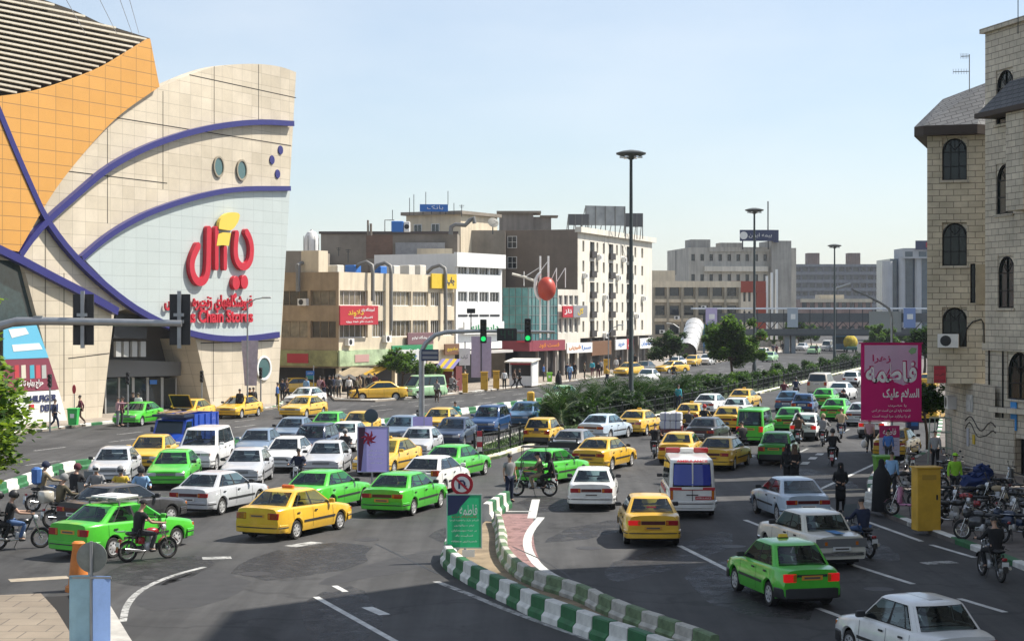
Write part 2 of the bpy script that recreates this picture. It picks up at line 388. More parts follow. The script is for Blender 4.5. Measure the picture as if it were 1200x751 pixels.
for x_,y_,a_,c_,m_ in((230,690,1.3,3.4,TARP),(470,660,.8,4,TARP),(700,620,1.,3.6,OILP),(880,690,1.5,5,OILP),(400,720,1.,4.5,OILP),(640,590,1.1,3,OILP),(1010,640,.9,4,OILP),(560,628,1.6,3,OILP),(790,650,1.2,6,OILP),(360,655,1.8,4,OILP),(180,668,1.5,3,OILP),(960,560,1.,6,OILP)):
 q_=G(x_,y_);b=MB();an=rng_.uniform(-.1,.5);b.poly([q_+Vector((math.cos(an)*u+math.sin(an)*v,-math.sin(an)*u+math.cos(an)*v,.0022))for u,v in[(a_*math.cos(t)*rng_.uniform(.75,1.1),c_*math.sin(t)*rng_.uniform(.75,1.1))for t in[2*math.pi*i/14 for i in range(14)]]]);tag(b.build('road_patch',m_),kind='structure')
# planted median
MR=[G(*p)for p in((560,541),(585,537),(611,528),(660,516),(700,506),(760,492),(820,478.5),(880,464),(917,455.5),(947,447.5),(1005,433.5),(1060,421))]
ML=[G(*p)for p in((545,537),(553,528),(600,511),(640,499),(700,483),(800,463),(900,444),(1005,425),(1055,415.5))]
outline(MR+ML[::-1],.12,'median',GRASS_SOIL)
kerb(MR,.3,.2,1.2,[WHITEK,mat('yellowed_kerb_paint',(.55,.52,.36),.75,noise=.3)],side=-1)
kerb(ML[:1]+ML,.25,.18,1.2,[KST],side=1)
gb=MB()
for i in range(2600):
 t=random.random();k=int(t*5);a=ML[k].lerp(ML[k+1],t*5-k);c=MR[k].lerp(MR[k+1],t*5-k);p=a.lerp(c,random.uniform(.05,.92))
 an=random.uniform(0,6.28);d=Vector((math.cos(an),math.sin(an),0))*.05;h=random.uniform(.06,.2)
 gb.add([p+d+Vector((0,0,.12)),p-d+Vector((0,0,.12)),p+Vector((random.uniform(-.07,.07),random.uniform(-.07,.07),.12+h))],[(0,1,2)])
tag(gb.build('grass',mat('grass_blades',(.09,.17,.035),.8,noise=.5,nscale=.9)),kind='stuff')
# dirt island between the barrier rows
NL=[G(*p)for p in((527,650),(523,661),(540,675),(567,690),(600,706),(633,723),(667,735),(700,748),(760,770),(840,800))]
NR=[G(*p)for p in((569,611),(582,613),(588,628),(587,645),(593,661),(611,679),(640,692),(680,703),(712,720),(771,742),(840,768))]
outline(NL[1:]+NR[::-1],.03,'dirt',SOIL)
# painted lines and patches, each a thin sheet above the asphalt
PAINTL=worn(mat('road_paint',(.58,.58,.55),.7,noise=.4,nscale=2.5),.34,.46)
PAINTF=worn(mat('faded_road_paint',(.40,.40,.38),.75,noise=.5,nscale=2),.46,.62)
def stripe(pts,w,m=PAINTL,z=.004):
 pts=[G(*p)for p in pts]
 if len(pts)>2:pts=smoothline(pts)
 b=MB()
 def off(i):
  d=(pts[min(i+1,len(pts)-1)]-pts[max(i-1,0)]).normalized();return Vector((d.y,-d.x,0))*w/2
 for i in range(len(pts)-1):
  a,c=pts[i],pts[i+1];u=Vector((0,0,z));b.quad(a+off(i)+u,c+off(i+1)+u,c-off(i+1)+u,a-off(i)+u)
 if b.v and MB_up(b):b.f=[f[::-1]for f in b.f]
 return tag(b.build('road_marking',m),kind='structure')
def MB_up(b):
 a,c,d=(Vector(b.v[i])for i in b.f[0][:3]);return(c-a).cross(d-a).z<0
for pts,w,m in(
 (((370,699),(470,755)),.16,PAINTL),(((392,686),(405,693)),.16,PAINTL),(((430,711),(451,720)),.28,PAINTL),
 (((511,681),(553,697),(600,717),(700,752)),.2,PAINTF),(((634,606),(619,624),(617,642),(630,663),(656,679),(700,696)),.26,PAINTL),
 (((628,585),(623,607)),.3,PAINTL),(((593,599),(622,599)),.16,PAINTL),(((796,639),(856,669)),.17,PAINTL),(((958,712),(990,724)),.17,PAINTL),
 (((873,609),(894,617)),.17,PAINTL),(((1016,611),(1080,634)),.17,PAINTL),(((1091,638),(1142,653)),.17,PAINTL),(((994,660),(1070,684)),.17,PAINTL),
 (((1124,701),(1178,717)),.17,PAINTL),(((967,591),(982,602)),.17,PAINTL),(((961,573),(1026,543)),.17,PAINTL),(((958,575),(1012,573)),.35,mat('sunlit_strip_tone',(.36,.31,.22),.9,noise=.3)),  # last stripe: sunlit gap between building shadows, painted in as a pale tone
 (((874,539),(882,533)),.3,PAINTL),(((942,544),(945,541)),.35,PAINTL),(((951,538),(954,535.5)),.35,PAINTL),(((959,533),(962,531)),.35,PAINTL),
 (((144,728),(148,708),(165,690),(201,674),(240,664)),.17,PAINTF),(((237,654),(271,653)),.5,PAINTF),(((11,680),(80,676)),.55,mat('sandy_strip',(.33,.28,.21),.9,noise=.3)),
 (((340,640),(372,635)),.5,PAINTF),(((1082,660),(1118,658)),.5,PAINTF),(((440,637),(513,672)),.05,BLACK),(((600,640),(660,667),(690,700)),.06,mat('tar_seam',(.03,.03,.03),.7))):
 stripe(pts,w,m)
stripe(((606,602),(604,618),(603,640),(611,664)),1.15,worn(mat('red_paving',(.26,.15,.14),.85,noise=.3,nscale=2),.38,.6,1.5),.003)
for(px,py),n,gap in(((40,528),26,6.5),((137,509),22,6.5),((30,545),26,6.5),((560,473),18,8),((874,539),16,8),((905,545),15,8)):
 a=G(px,py);d=Vector((.40 if py<530 or px<100 else.325,1,0)).normalized()if px<700 else Vector((.327,1,0)).normalized()
 for k in range(n):
  p=a+d*(k*gap);s=Vector((d.y,-d.x,0))*.075;u=Vector((0,0,.004));b=MB()
  b.quad(p-s+u,p+s+u,p+s+d*2.6+u,p-s+d*2.6+u);tag(b.build('road_marking',PAINTF),kind='structure')
# concrete barrier blocks, one object each
def block_proto(name,m,l,h,w0,w1):
 b=MB();pr=[(-w0/2,0),(w0/2,0),(w0/2,h*.28),(w1/2+.01,h*.45),(w1/2,h-.03),(w1/2-.03,h),(-w1/2+.03,h),(-w1/2,h-.03),(-w1/2-.01,h*.45),(-w0/2,h*.28)]
 b.slab([(x,-l/2,z)for x,z in pr],Vector((0,l,0)));return b.mesh(name,[m])
def block_row(pts,l,h,w0,w1,group,lab,mats=(GREENP,WHITEK),gap=.03,first=0,names=('green','white')):
 ms=[block_proto('kerb_block',m,l,h,w0,w1)for m in mats]
 pts=resample(smoothline([Vector(p)for p in pts]),l+gap)
 for i in range(len(pts)-1):
  a,c=pts[i],pts[i+1];k=(i+first)%len(ms);d=c-a
  o=link(bpy.data.objects.new('kerb_block',ms[k]));o.location=a.lerp(c,.5);o.rotation_euler=(random.uniform(-.02,.02),0,math.atan2(-d.x,d.y)+random.uniform(-.02,.02))
  tag(o,lab%names[k],'kerb block',group)
block_row(NL,.78,.5,.42,.24,'barrier blocks on the street side of the dirt island','%s painted concrete block in the near row round the dirt island',first=1)
block_row([G(*p)for p in((569,611),(594,594))],.7,.6,.42,.24,'barrier blocks at the tip of the dirt island','%s block slanting at the tip of the dirt island',first=1)
block_row(NR[1:],.78,.42,.36,.2,'barrier blocks on the far side of the dirt island','%s topped worn block in the far row of the dirt island',mats=(mat('worn_green_block',(.16,.23,.12),.8,noise=.6,nscale=2.5),mat('worn_white_block',(.50,.48,.42),.8,noise=.4,nscale=2.5)))
SEP=[G(*p)for p in((-40,590),(20,572),(57,556.5),(110,546),(505,490.5),(637,471.5))]
block_row(SEP,1.35,.42,.4,.26,'blocks of the divider beside the empty carriageway','%s block in the long divider beside the empty carriageway')
# buildings
def W(o,parent):
 """parent a part whose mesh is in world coordinates"""
 o.parent=parent
 o.matrix_parent_inverse=(Matrix.Translation(parent.location)@parent.rotation_euler.to_matrix().to_4x4()).inverted();return o
def wallgrid(b,p0,p1,z0,z1,holes=(),depth=.2,mi=0,mrev=None):
 """wall from p0 to p1 (outside on the right-hand side of the walk), with recessed openings (u0,u1,za,zb)"""
 p0,p1=Vector((p0[0],p0[1],0)),Vector((p1[0],p1[1],0));d=p1-p0;Lw=d.length;d.normalize();n=Vector((d.y,-d.x,0));mrev=mi if mrev is None else mrev
 us=sorted({0,Lw,*[round(h[i],4)for h in holes for i in(0,1)]});zs=sorted({z0,z1,*[round(h[i],4)for h in holes for i in(2,3)]})
 pt=lambda u,z,k=0:p0+d*u+Vector((0,0,z))-n*k
 for a,c in zip(us[:-1],us[1:]):
  for e,f in zip(zs[:-1],zs[1:]):
   um,zm=(a+c)/2,(e+f)/2
   if any(h[0]<um<h[1]and h[2]<zm<h[3]for h in holes):continue
   b.quad(pt(a,e),pt(c,e),pt(c,f),pt(a,f),mi)
 for h in holes:
  u0,u1,a,c=h[:4]
  b.quad(pt(u0,a),pt(u0,a,depth),pt(u0,c,depth),pt(u0,c),mrev);b.quad(pt(u1,a,depth),pt(u1,a),pt(u1,c),pt(u1,c,depth),mrev)
  b.quad(pt(u0,a,depth),pt(u0,a),pt(u1,a),pt(u1,a,depth),mrev);b.quad(pt(u0,c),pt(u0,c,depth),pt(u1,c,depth),pt(u1,c),mrev)
 return p0,d,n
WINM={}
def win_mesh(w,h,nx,nz,fm,gm,arch=False,fr=.06):
 k=(round(w,2),round(h,2),nx,nz,fm.name,gm.name,arch)
 if k in WINM:return WINM[k]
 g=MB();g.quad((-w/2,0,0),(w/2,0,0),(w/2,0,h),(-w/2,0,h))
 f=MB();t=.05
 f.box(-w/2,w/2,-t,.0,0,fr);f.box(-w/2,w/2,-t,0,h-fr,h)
 f.box(-w/2,-w/2+fr,-t+.003,0,fr,h-fr);f.box(w/2-fr,w/2,-t+.003,0,fr,h-fr)
 for i in range(1,nx):x=-w/2+w*i/nx;f.box(x-fr*.35,x+fr*.35,-t+.006,-.003,fr,h-fr)
 for i in range(1,nz):z=h*i/nz;f.box(-w/2+fr,w/2-fr,-t+.01,-.004,z-fr*.35,z+fr*.35)
 if arch:
  for sx in(1,-1):f.poly([(sx*w/2,-t-.01,h),(sx*.02,-t-.01,h)]+[(sx*w*.5*math.sin(a),-t-.01,h-w*.5+w*.48*math.cos(a))for a in[math.pi*i/16 for i in range(9)]],1)
  f.tube([(w*.42*math.cos(a),-.04,h-w*.5+w*.45*math.sin(a))for a in[math.pi*i/10 for i in range(11)]],.03,5)
  for a in(.25,.5,.75):f.tube([(0,-.04,h-w*.5),(w*.42*math.cos(math.pi*a),-.04,h-w*.5+w*.45*math.sin(math.pi*a))],.02,4)
 WINM[k]=(g.mesh('window',[gm]),f.mesh('frame',[fm,MC.get('pale_brick',fm)]));return WINM[k]
def put_window(parent,p0,d,n,hole,depth,nx=1,nz=1,fm=WHITE,gm=WINGLASS,arch=False,frame=True):
 u0,u1,a,c=hole[:4];g,f=win_mesh(u1-u0,c-a,nx,nz,fm,gm,arch)
 o=link(bpy.data.objects.new('window',g));M=Matrix((d,-n,Vector((0,0,1)))).transposed().to_4x4()
 M.translation=p0+d*((u0+u1)/2)+Vector((0,0,a))-n*(depth-.01)
 o.matrix_basis=M;W(o,parent)
 if frame:link(bpy.data.objects.new('frame',f),o)
 return o
def facade(parent,p0,p1,z0,z1,cols,rows,mats,depth=.22,nx=2,nz=1,fm=WHITE,gm=WINGLASS,name='wall',frame=True,skip=()):
 """a wall part with a window part in every opening; cols = (u0,u1) list, rows = (za,zb) list"""
 holes=[(a,c,e,f)for i,(a,c)in enumerate(cols)for j,(e,f)in enumerate(rows)if(i,j)not in skip]
 b=MB();P0,d,n=wallgrid(b,p0,p1,z0,z1,holes,depth);W(b.build(name,mats),parent)
 for h in holes:put_window(parent,P0,d,n,h,depth,nx,nz,fm,gm,frame=frame)
 return P0,d,n
def boxpart(parent,name,M,x0,x1,y0,y1,z0,z1,m,bev=0):
 b=MB();b.box(x0,x1,y0,y1,z0,z1,0,M,bev);return W(b.build(name,m),parent)
def walls(parent,pts,z0,z1,m,roofm=None,name='wall',roof_name='roof',open_first=0):
 """closed block behind a facade: outline clockwise or not, roof slightly below the parapet"""
 pts=[Vector((p[0],p[1],0))for p in pts]
 a=sum(pts[i].x*pts[(i+1)%len(pts)].y-pts[(i+1)%len(pts)].x*pts[i].y for i in range(len(pts)))
 n=len(pts);rng=range(n);b=MB()
 for i in rng:
  if i in((0,)if open_first==1 else(0,1)if open_first==2 else()):continue
  p,q=pts[i],pts[(i+1)%n]
  if a<0:p,q=q,p
  b.quad((p.x,p.y,z0),(q.x,q.y,z0),(q.x,q.y,z1),(p.x,p.y,z1))
 W(b.build(name,m),parent);r=MB();r.poly([(p.x,p.y,z1-.35)for p in(pts if a>0 else pts[::-1])]);W(r.build(roof_name,roofm or CONC),parent)
def rect_at(p0,d,n,u0,u1,k0,k1):
 """rectangle on plan: u along the facade, k behind it"""
 return[p0+d*u0-n*k0,p0+d*u1-n*k0,p0+d*u1-n*k1,p0+d*u0-n*k1]
def frame_M(p,d,z=0):
 d=Vector((d[0],d[1],0)).normalized();M=Matrix((d,Vector((-d.y,d.x,0)),Vector((0,0,1)))).transposed().to_4x4();M.translation=Vector((p[0],p[1],z));return M
# shopping centre with the curved stone wall
A0,A1=G(50,497),G(325,474)
Wd=(A1-A0).normalized();Wn=Vector((Wd.y,-Wd.x,0))
def onwall(px,py,off=0):
 """where the line of sight through a pixel meets the wall plane; off metres proud of it"""
 o=Vector((0,0,HC));r=Vector(((px-600)/FPX,1,-(py-HZ)/FPX));q=A0+Wn*off
 return o+r*((q-o).dot(Wn)/r.dot(Wn))
STONE=brickmat('travertine_panels',(.62,.54,.415),(.55,.475,.355),(.33,.28,.21),1.25,.85,.014,0,stain=.2,rough=.7,sscale=.25)
ORANGE=brickmat('orange_panels',(.64,.32,.07),(.60,.295,.06),(.30,.16,.05),1.6,.85,.025,0,stain=.08,rough=.5)
PALEP=brickmat('pale_panels',(.48,.53,.51),(.46,.51,.49),(.34,.38,.37),1.25,.85,.016,0,stain=.05,rough=.4)
INDIGO=mat('indigo_enamel',(.022,.02,.15),.35,noise=.1)
mall=thing('shopping_centre','shopping centre with a leaning cream stone wall, orange sail panel and indigo bands','building',(A0+A1)/2)
def wallpoly(name,pts,off,thick,m,ms=None,parent=mall):
 b=MB();q=[onwall(x,y,off)for x,y in pts]
 b.slab(q,-Wn*thick);me=b.mesh(name,[m])
 bm=bmesh.new();bm.from_mesh(me);bmesh.ops.recalc_face_normals(bm,faces=bm.faces);bm.to_mesh(me);bm.free()
 o=link(bpy.data.objects.new(name,me));W(o,parent);return o
def smooth2(pts,k=2):
 return[(v.x,v.y)for v in smoothline([Vector((x,y,0))for x,y in pts],k)]
arc_top=smooth2([(347,85),(333,79.5),(318,76.5),(300,75),(275,75.5),(250,78.5),(225,86.5),(205,95),(188,102)])
low=smooth2([(187,102),(147,129),(124,150),(90,189),(63,224),(42,260),(22,295)])
wallpoly('wall',[(325,476)]+arc_top+[(150,116),(60,150),(-60,200),(-60,300),(26,306),(76,497),(119,493),(134,366),(160,359),(229,397),(250,486)],0,.9,STONE)
wallpoly('sail_panel',[(-60,118),(0,113)]+smooth2([(0,113),(36,108.5),(75,97),(120,80),(150,61.5),(176,45.5)])+low+[(0,291),(-60,262)],.35,.3,ORANGE)
pan=smooth2([(98,303),(128,276),(165,254),(201,240),(238,229),(280,221),(340,221)])+[(329,393)]+smooth2([(329,393),(293,397),(256,397),(220,390),(183,375),(146,352),(98,303)])
wallpoly('pale_panel',pan[:-1],.14,.12,PALEP)
def band(pts,w,name='indigo_band',off=.42):
 pts=smooth2(pts,2);q=[onwall(x,y,off)for x,y in pts];b=MB()
 def nrm(i):
  d=(q[min(i+1,len(q)-1)]-q[max(i-1,0)]).normalized();return Wn.cross(d)*w/2
 for i in range(len(q)-1):
  a,c,na,nc=q[i],q[i+1],nrm(i),nrm(i+1);k=-Wn*.38
  b.quad(a-na,c-nc,c+nc,a+na);b.quad(a+na,c+nc,c+nc+k,a+na+k);b.quad(c-nc,a-na,a-na+k,c-nc+k)
 W(b.build(name,INDIGO),mall)
band([(-30,60),(0,131),(18,175),(39,223),(55,258),(91.6,305.6),(146,353),(183,375),(220,390),(256,397),(293,397),(328,392)],.42)
band([(25,299),(38,280),(55,260),(95,225),(126,198),(165,176),(210,159),(255,148),(303,142.5),(345,145)],.40,off=.425)
band([(97,303),(128,276),(165,254),(201,240),(238,229),(280,221),(341,221)],.36,off=.43)
band([(-60,262),(0,292),(25,304),(66,326),(102,344),(139,365)],.50,off=.435)
def disc(px,py,rx,ry,m,name,off=.1,dep=.1,rim=None):
 c=onwall(px,py,off);b=MB();M=Matrix((Wd,Vector((0,0,1)),Wn)).transposed().to_4x4();M.translation=c
 s=(onwall(px+rx,py,off)-c).length;t=(onwall(px,py+ry,off)-c).length
 b.lathe([(1,-dep),(1,0),(.97,.015)],28,0,M@Matrix.Diagonal((s,t,1,1)))
 o=W(b.build(name,m,smooth=30),mall)
 if rim:
  r=MB();r.lathe([(1.2,0),(1.2,.08),(1.0,.08),(.98,.0)],28,0,M@Matrix.Diagonal((s,t,1,1)),False);f=link(bpy.data.objects.new('rim',r.mesh('rim',[rim],30)),o)
  f.matrix_parent_inverse=Matrix.Identity(4)
 return o
b=MB()
for pts in(((191,107),(191,222)),((251,78),(251,146)),((303,76),(303,141)),((126,151),(126,196)),((222,88),(347,115)),((135,138),(341,171)),((80,201),(196,215)),((53,265),(53,410)),((126,205),(126,262)),((80,420),(128,414)),((235,402),(327,399)),((250,400),(250,470)),((300,400),(300,470)),((75,320),(75,470))):
 p,q=(onwall(*v,.004)for v in pts);d=(q-p).normalized();s=Wn.cross(d)*.035;b.quad(p-s,q-s,q+s,p+s)
W(b.build('joint',mat('dark_expansion_joint',(.03,.025,.02),.9)),mall)  # dark expansion joints as thin strips on the stone
TEALG=mat('porthole_glass',(.06,.13,.13),.08,spec=.7)
for x,y in((256,195.5),(283,199.5)):disc(x,y,5,10.5,TEALG,'porthole',.06,.05,mat('porthole_rim',(.30,.26,.19),.5))
disc(309,431,7,12,TEALG,'porthole',.06,.05,WHITE)
for x,y in((329,176),(319,187.5),(325.5,204)):disc(x,y,2.8,5.2,INDIGO,'wall_dot',.06)
disc(340,221,.1,.1,INDIGO,'wall_dot',.06)
# roof of horizontal louvres above and behind the sail
def lp(px,py):return onwall(px,py,-2.0)
lou=smooth2([(-60,116),(0,112),(36,108),(75,96.5),(120,79.5),(150,61),(176,45)],1)
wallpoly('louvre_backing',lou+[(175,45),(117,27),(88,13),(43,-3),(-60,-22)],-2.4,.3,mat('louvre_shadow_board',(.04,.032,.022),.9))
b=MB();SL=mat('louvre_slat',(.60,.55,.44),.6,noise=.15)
for i in range(32):
 y0=-38+i*6.2;xs=[(-60,y0-13),(180,y0+40)]
 seg=[]
 for k in range(61):
  x=-60+k*4;y=y0+(x*.20)
  yb=None
  for(xa,ya),(xb,yb_)in zip(lou[:-1],lou[1:]):
   if xa<=x<=xb:yb=ya+(yb_-ya)*(x-xa)/max(xb-xa,.01)
  top=-22+(x+60)*.19 if x<43 else-3+(x-43)*.365
  if yb is not None and y<yb-1 and y>top+1:seg.append((x,y))
 if len(seg)>1:
  a,c=lp(*seg[0]),lp(*seg[-1]);u=Vector((0,0,.062))
  b.slab([a-u,c-u,c+u,a+u],-Wn*.25)
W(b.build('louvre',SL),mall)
# the mass behind the wall
T0=A0+Wd*-16-Wn*3.2;bx=rect_at(T0,Wd,Wn,0,42.5,0,36)
walls(mall,bx,0,22.5,mat('mall_side',(.42,.36,.27),.8,noise=.2),name='block')
# entrance recess under the bands
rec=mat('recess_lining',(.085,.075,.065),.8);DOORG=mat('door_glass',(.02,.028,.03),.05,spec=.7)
FR=mat('dark_frame',(.05,.05,.052),.45)
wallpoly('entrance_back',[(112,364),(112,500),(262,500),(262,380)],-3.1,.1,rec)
b=MB();q=lambda x,y,o:onwall(x,y,o)
b.quad(q(229,397,-.05),q(250,486,-.05),q(250,486,-.05)-Wn*3.6,q(229,397,-.05)-Wn*3.6);W(b.build('entrance_jamb',STONE),mall)
wallpoly('entrance_canopy',[(126,421),(212,424),(212,440),(124,442)],-1.7,1.2,mat('grey_cladding',(.12,.12,.115),.6))
wallpoly('black_display',[(136,367),(172,370),(172,397),(133,396)],-.5,.2,BLACK)
for x in(136,145,155,165):wallpoly('vent_louvre',[(x,400),(x+6,400),(x+6,418),(x,418)],-.9,.2,mat('pale_metal',(.42,.42,.40),.5))
for i,x in enumerate((124,140,157,174,191)):
 o=wallpoly('glass_door',[(x,443),(x+15,443),(x+15,492),(x,492)],-2.4,.06,DOORG)
 for xx in(x-.6,x+15):wallpoly('door_frame',[(xx,442),(xx+1.2,442),(xx+1.2,493),(xx,493)],-2.35,.1,mat('pale_metal',(.42,.42,.40),.5))
wallpoly('door_sign',[(176,445),(184,445),(184,450),(176,450)],-2.2,.05,mat('sign_blue',(.03,.16,.5),.5))
# dark glazing and posters on the near flank
wallpoly('corner_glazing',[(-60,290),(22,306),(44,380),(-60,384)],-.3,.2,mat('mall_glazing',(.025,.05,.055),.06,noise=.4,spec=.7))
SKYB=mat('poster_sky_blue',(.12,.44,.62),.6);MARO=mat('poster_maroon',(.20,.035,.06),.6)
def wallposter(name,label,polys,grp=None):
 t=thing(name,label,'poster',onwall(40,497,.2));first=True
 for nm,pts,m,off in polys:wallpoly(nm,pts,off,.05,m,parent=t)
 return t
t=wallposter('poster','tall poster of blue sky over a maroon sale panel beside the slanted stone edge',[('picture',[(4,384),(43,381),(57,419),(4,421)],SKYB,.02),('cloud',[(10,386),(30,384),(34,391),(14,396)],WHITE,.035),('cloud',[(14,404),(46,402),(50,409),(16,412)],WHITE,.035),('panel',[(4,421.5),(57,419.5),(69,456),(4,460)],MARO,.02)]+
 [('bag',[(x,428),(x+5,427.5),(x+5.6,443),(x+.3,443.5)],mat('bag_%d'%i,c,.6),.035)for i,(x,c)in enumerate(((17,(.45,.04,.05)),(25,(.6,.55,.45)),(35,(.06,.35,.45)),(42,(.5,.06,.08)),(49,(.4,.4,.38))))])
o=text('حراج بهاره تا 50',WHITE,onwall(36,450,.06),Wd,(0,0,1),height=.55,width=2.3,bold=.02);W(o,t)
t=wallposter('poster','white clothing shop hoarding with navy lettering and a red white flag',[('board',[(4,460.5),(69,457),(79,494),(4,500)],WHITE,.03)])
NAVY=mat('navy_print',(.02,.03,.10),.6)
for s,x,y,w in(('HILFIGER',51,466.5,31),('DENIM',58,477.5,20)):
 c=onwall(x,y,.07);ww=(onwall(x+w/2,y,.07)-onwall(x-w/2,y,.07)).length
 o=text(s,NAVY,c,Wd,(0,0,1),height=.42,width=ww,bold=.03);W(o,t)
wallpoly('flag',[(34,474),(40,473.6),(40,479),(34,479.5)],.05,.02,mat('flag_red',(.5,.02,.03),.6),parent=t)
wallpoly('flag',[(40,473.6),(46,473.2),(46,478.5),(40,479)],.05,.02,mat('flag_cream',(.7,.66,.6),.6),parent=t)
# raised red logo on the pale panel
LOGO=mat('logo_red',(.50,.012,.03),.4,noise=.08);LYEL=mat('logo_yellow',(.72,.52,.07),.45)
zl=lambda x,y:(200+x/4.693,240+y/4.693)
def stroke(pts,w,name='logo_stroke'):
 q=[onwall(*zl(*p),.16)for p in smooth2(pts,2)];b=MB();hw=w/2
# flat stroke with round ends
 left,right=[],[]
 for i in range(len(q)):
  d=(q[min(i+1,len(q)-1)]-q[max(i-1,0)]).normalized();n=Wn.cross(d)*hw;left.append(q[i]+n);right.append(q[i]-n)
 def cap(c,d,n):return[c+n*math.cos(a)+d*math.sin(a)*hw for a in[math.pi*k/6 for k in range(1,6)]]
 d0=(q[0]-q[1]).normalized();d1=(q[-1]-q[-2]).normalized()
 ring=left+cap(q[-1],d1,Wn.cross(d1)*hw)+right[::-1]+cap(q[0],d0,Wn.cross(d0)*hw)
 k=Wn*.32;n=len(ring)
 for i in range(len(q)-1):b.quad(left[i]+k,left[i+1]+k,right[i+1]+k,right[i]+k)
 m_=len(left);b.poly([left[-1]+k]+[p+k for p in ring[m_:m_+5]]+[right[-1]+k]);b.poly([right[0]+k]+[p+k for p in ring[-5:]]+[left[0]+k])
 for i in range(n):b.quad(ring[i],ring[(i+1)%n],ring[(i+1)%n]+k,ring[i]+k)
 me=b.mesh(name,[LOGO]);bm=bmesh.new();bm.from_mesh(me);bmesh.ops.remove_doubles(bm,verts=bm.verts,dist=.001);bmesh.ops.recalc_face_normals(bm,faces=bm.faces);bm.to_mesh(me);bm.free()
 return link(bpy.data.objects.new(name,me))
logo=thing('logo_sign','huge red raised shop logo with a yellow leaf on the pale wall panel','sign',onwall(258,345,.3))
for pts,w in(([(192,138),(190,250),(188,370),(165,425),(125,425),(98,370),(98,300),(132,228)],.56),([(234,135),(234,250),(234,345)],.42),([(281,240),(281,300),(281,346)],.42),([(345,160),(336,250),(346,318),(385,350),(422,315),(430,240),(418,185),(400,152)],.52)):
 W(stroke(pts,w),logo)
for x,y in((360,430),(406,425)):
 o=disc(*zl(x,y),4.3,8.2,LOGO,'logo_dot',.45,.3);W(o,logo)
wallpoly('logo_leaf',[zl(*p)for p in smooth2([(265,132),(270,85),(300,50),(345,40),(383,48),(375,90),(350,128),(330,142),(300,138),(265,132)],1)],.55,.25,LYEL,parent=logo)
wallpoly('logo_leaf',[zl(*p)for p in((253,226),(262,165),(292,152),(332,155),(320,226),(285,222))],.5,.25,LYEL,parent=logo)
t=thing('wall_lettering','red raised two line lettering below the logo on the pale panel','sign',onwall(255,372,.3))
wsp=lambda px,py,w:(onwall(px+w/2,py,.2)-onwall(px-w/2,py,.2)).length
o=text('فروشگاههای زنجیره ای یاس',LOGO,onwall(246,353.5,.32),Wd,(onwall(246,343,.2)-onwall(246,363,.2)),height=1.25,width=wsp(246,352,102),bold=.018,ext=.14);W(o,t)
o=text('Yas Chain Stores',LOGO,onwall(254,370.5,.32),Wd,(0,0,1),height=.92,width=wsp(254,371,86),bold=.025,ext=.14);W(o,t)
# the row of buildings along the far pavement
def uat(p0,d,px):s=(px-600)/FPX;return(s*p0.y-p0.x)/(d.x-s*d.y)
def onfac(p0,d,px,py):
 u=uat(p0,d,px);Y=p0.y+d.y*u;return u,ZY(py,Y)
def hole_px(p0,d,x0,x1,y0,y1):
 u0,u1=uat(p0,d,x0),uat(p0,d,x1);zt,zb=onfac(p0,d,x0,y0)[1],onfac(p0,d,x0,y1)[1];return(u0,u1,zb,zt)
def front_board(parent,p0,d,n,x0,x1,y0,y1,m,name='sign_board',off=.15,thick=.15):
 """board fixed to a facade, given by its extent as seen"""
 u0,zt=onfac(p0,d,x0,y0);u1=uat(p0,d,x1);zb=onfac(p0,d,x0,y1)[1];M=frame_M(p0,d)
 b=MB();b.box(u0,u1,-off,-off+thick,zb,zt,0,M);return W(b.build(name,m),parent),(u0+u1)/2,(zb+zt)/2,u1-u0,zt-zb
def fac_text(parent,s,m,p0,d,n,u,z,w,h,off=.2,bold=.02):
 o=text(s,m,p0+d*u+n*off+Vector((0,0,z)),d,(0,0,1),height=h,width=w,bold=bold,ext=.02);W(o,parent);return o
CREAM=plaster('cream_panel',(.70,.60,.44),stain=.18,streak=.15);CREAM_SHADE=plaster('cream_shade_render',(.40,.30,.19),stain=.3,streak=.12)  # the tan copy of the cream holds the left side's shade
BROWN=plaster('brown_render',(.29,.25,.20),stain=.35,scale=.3,streak=.08);DKBROWN=plaster('dark_brick_wall',(.21,.17,.135),stain=.25,streak=.06)
WHT=plaster('white_cladding',(.78,.78,.76),stain=.06,streak=.06,rough=.5);OFFW=plaster('offwhite_render',(.70,.66,.57),stain=.12,streak=.15)
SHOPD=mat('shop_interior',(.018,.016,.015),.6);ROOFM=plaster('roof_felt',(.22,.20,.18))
CURT=vary(mat('curtained_glass',(.13,.11,.075),.15,noise=.7,nscale=.8,spec=.6),.25,2.2)
DUCT=mat('duct_metal',(.22,.215,.20),.55,.3,noise=.15)
SR={k:mat('sign_'+k,c,.5,noise=.08)for k,c in dict(red=(.42,.02,.035),yellow=(.66,.46,.03),green=(.03,.24,.10),blue=(.03,.10,.36),maroon=(.24,.04,.06),lilac=(.42,.36,.56),white=(.72,.72,.70),navy=(.02,.03,.09),orange=(.6,.2,.03),teal=(.03,.22,.22),grey=(.25,.25,.26),brown=(.16,.08,.04)).items()}
A=G(397,462);B0=G(535,452);d1=(B0-A).normalized();n1=Vector((d1.y,-d1.x,0));UB=uat(A,d1,533);LD=Vector((-d1.y,d1.x,0))
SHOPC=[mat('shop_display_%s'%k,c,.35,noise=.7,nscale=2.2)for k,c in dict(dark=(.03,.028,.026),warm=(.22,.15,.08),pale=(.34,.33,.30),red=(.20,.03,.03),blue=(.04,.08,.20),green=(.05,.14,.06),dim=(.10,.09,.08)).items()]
rs_=random.Random(11)
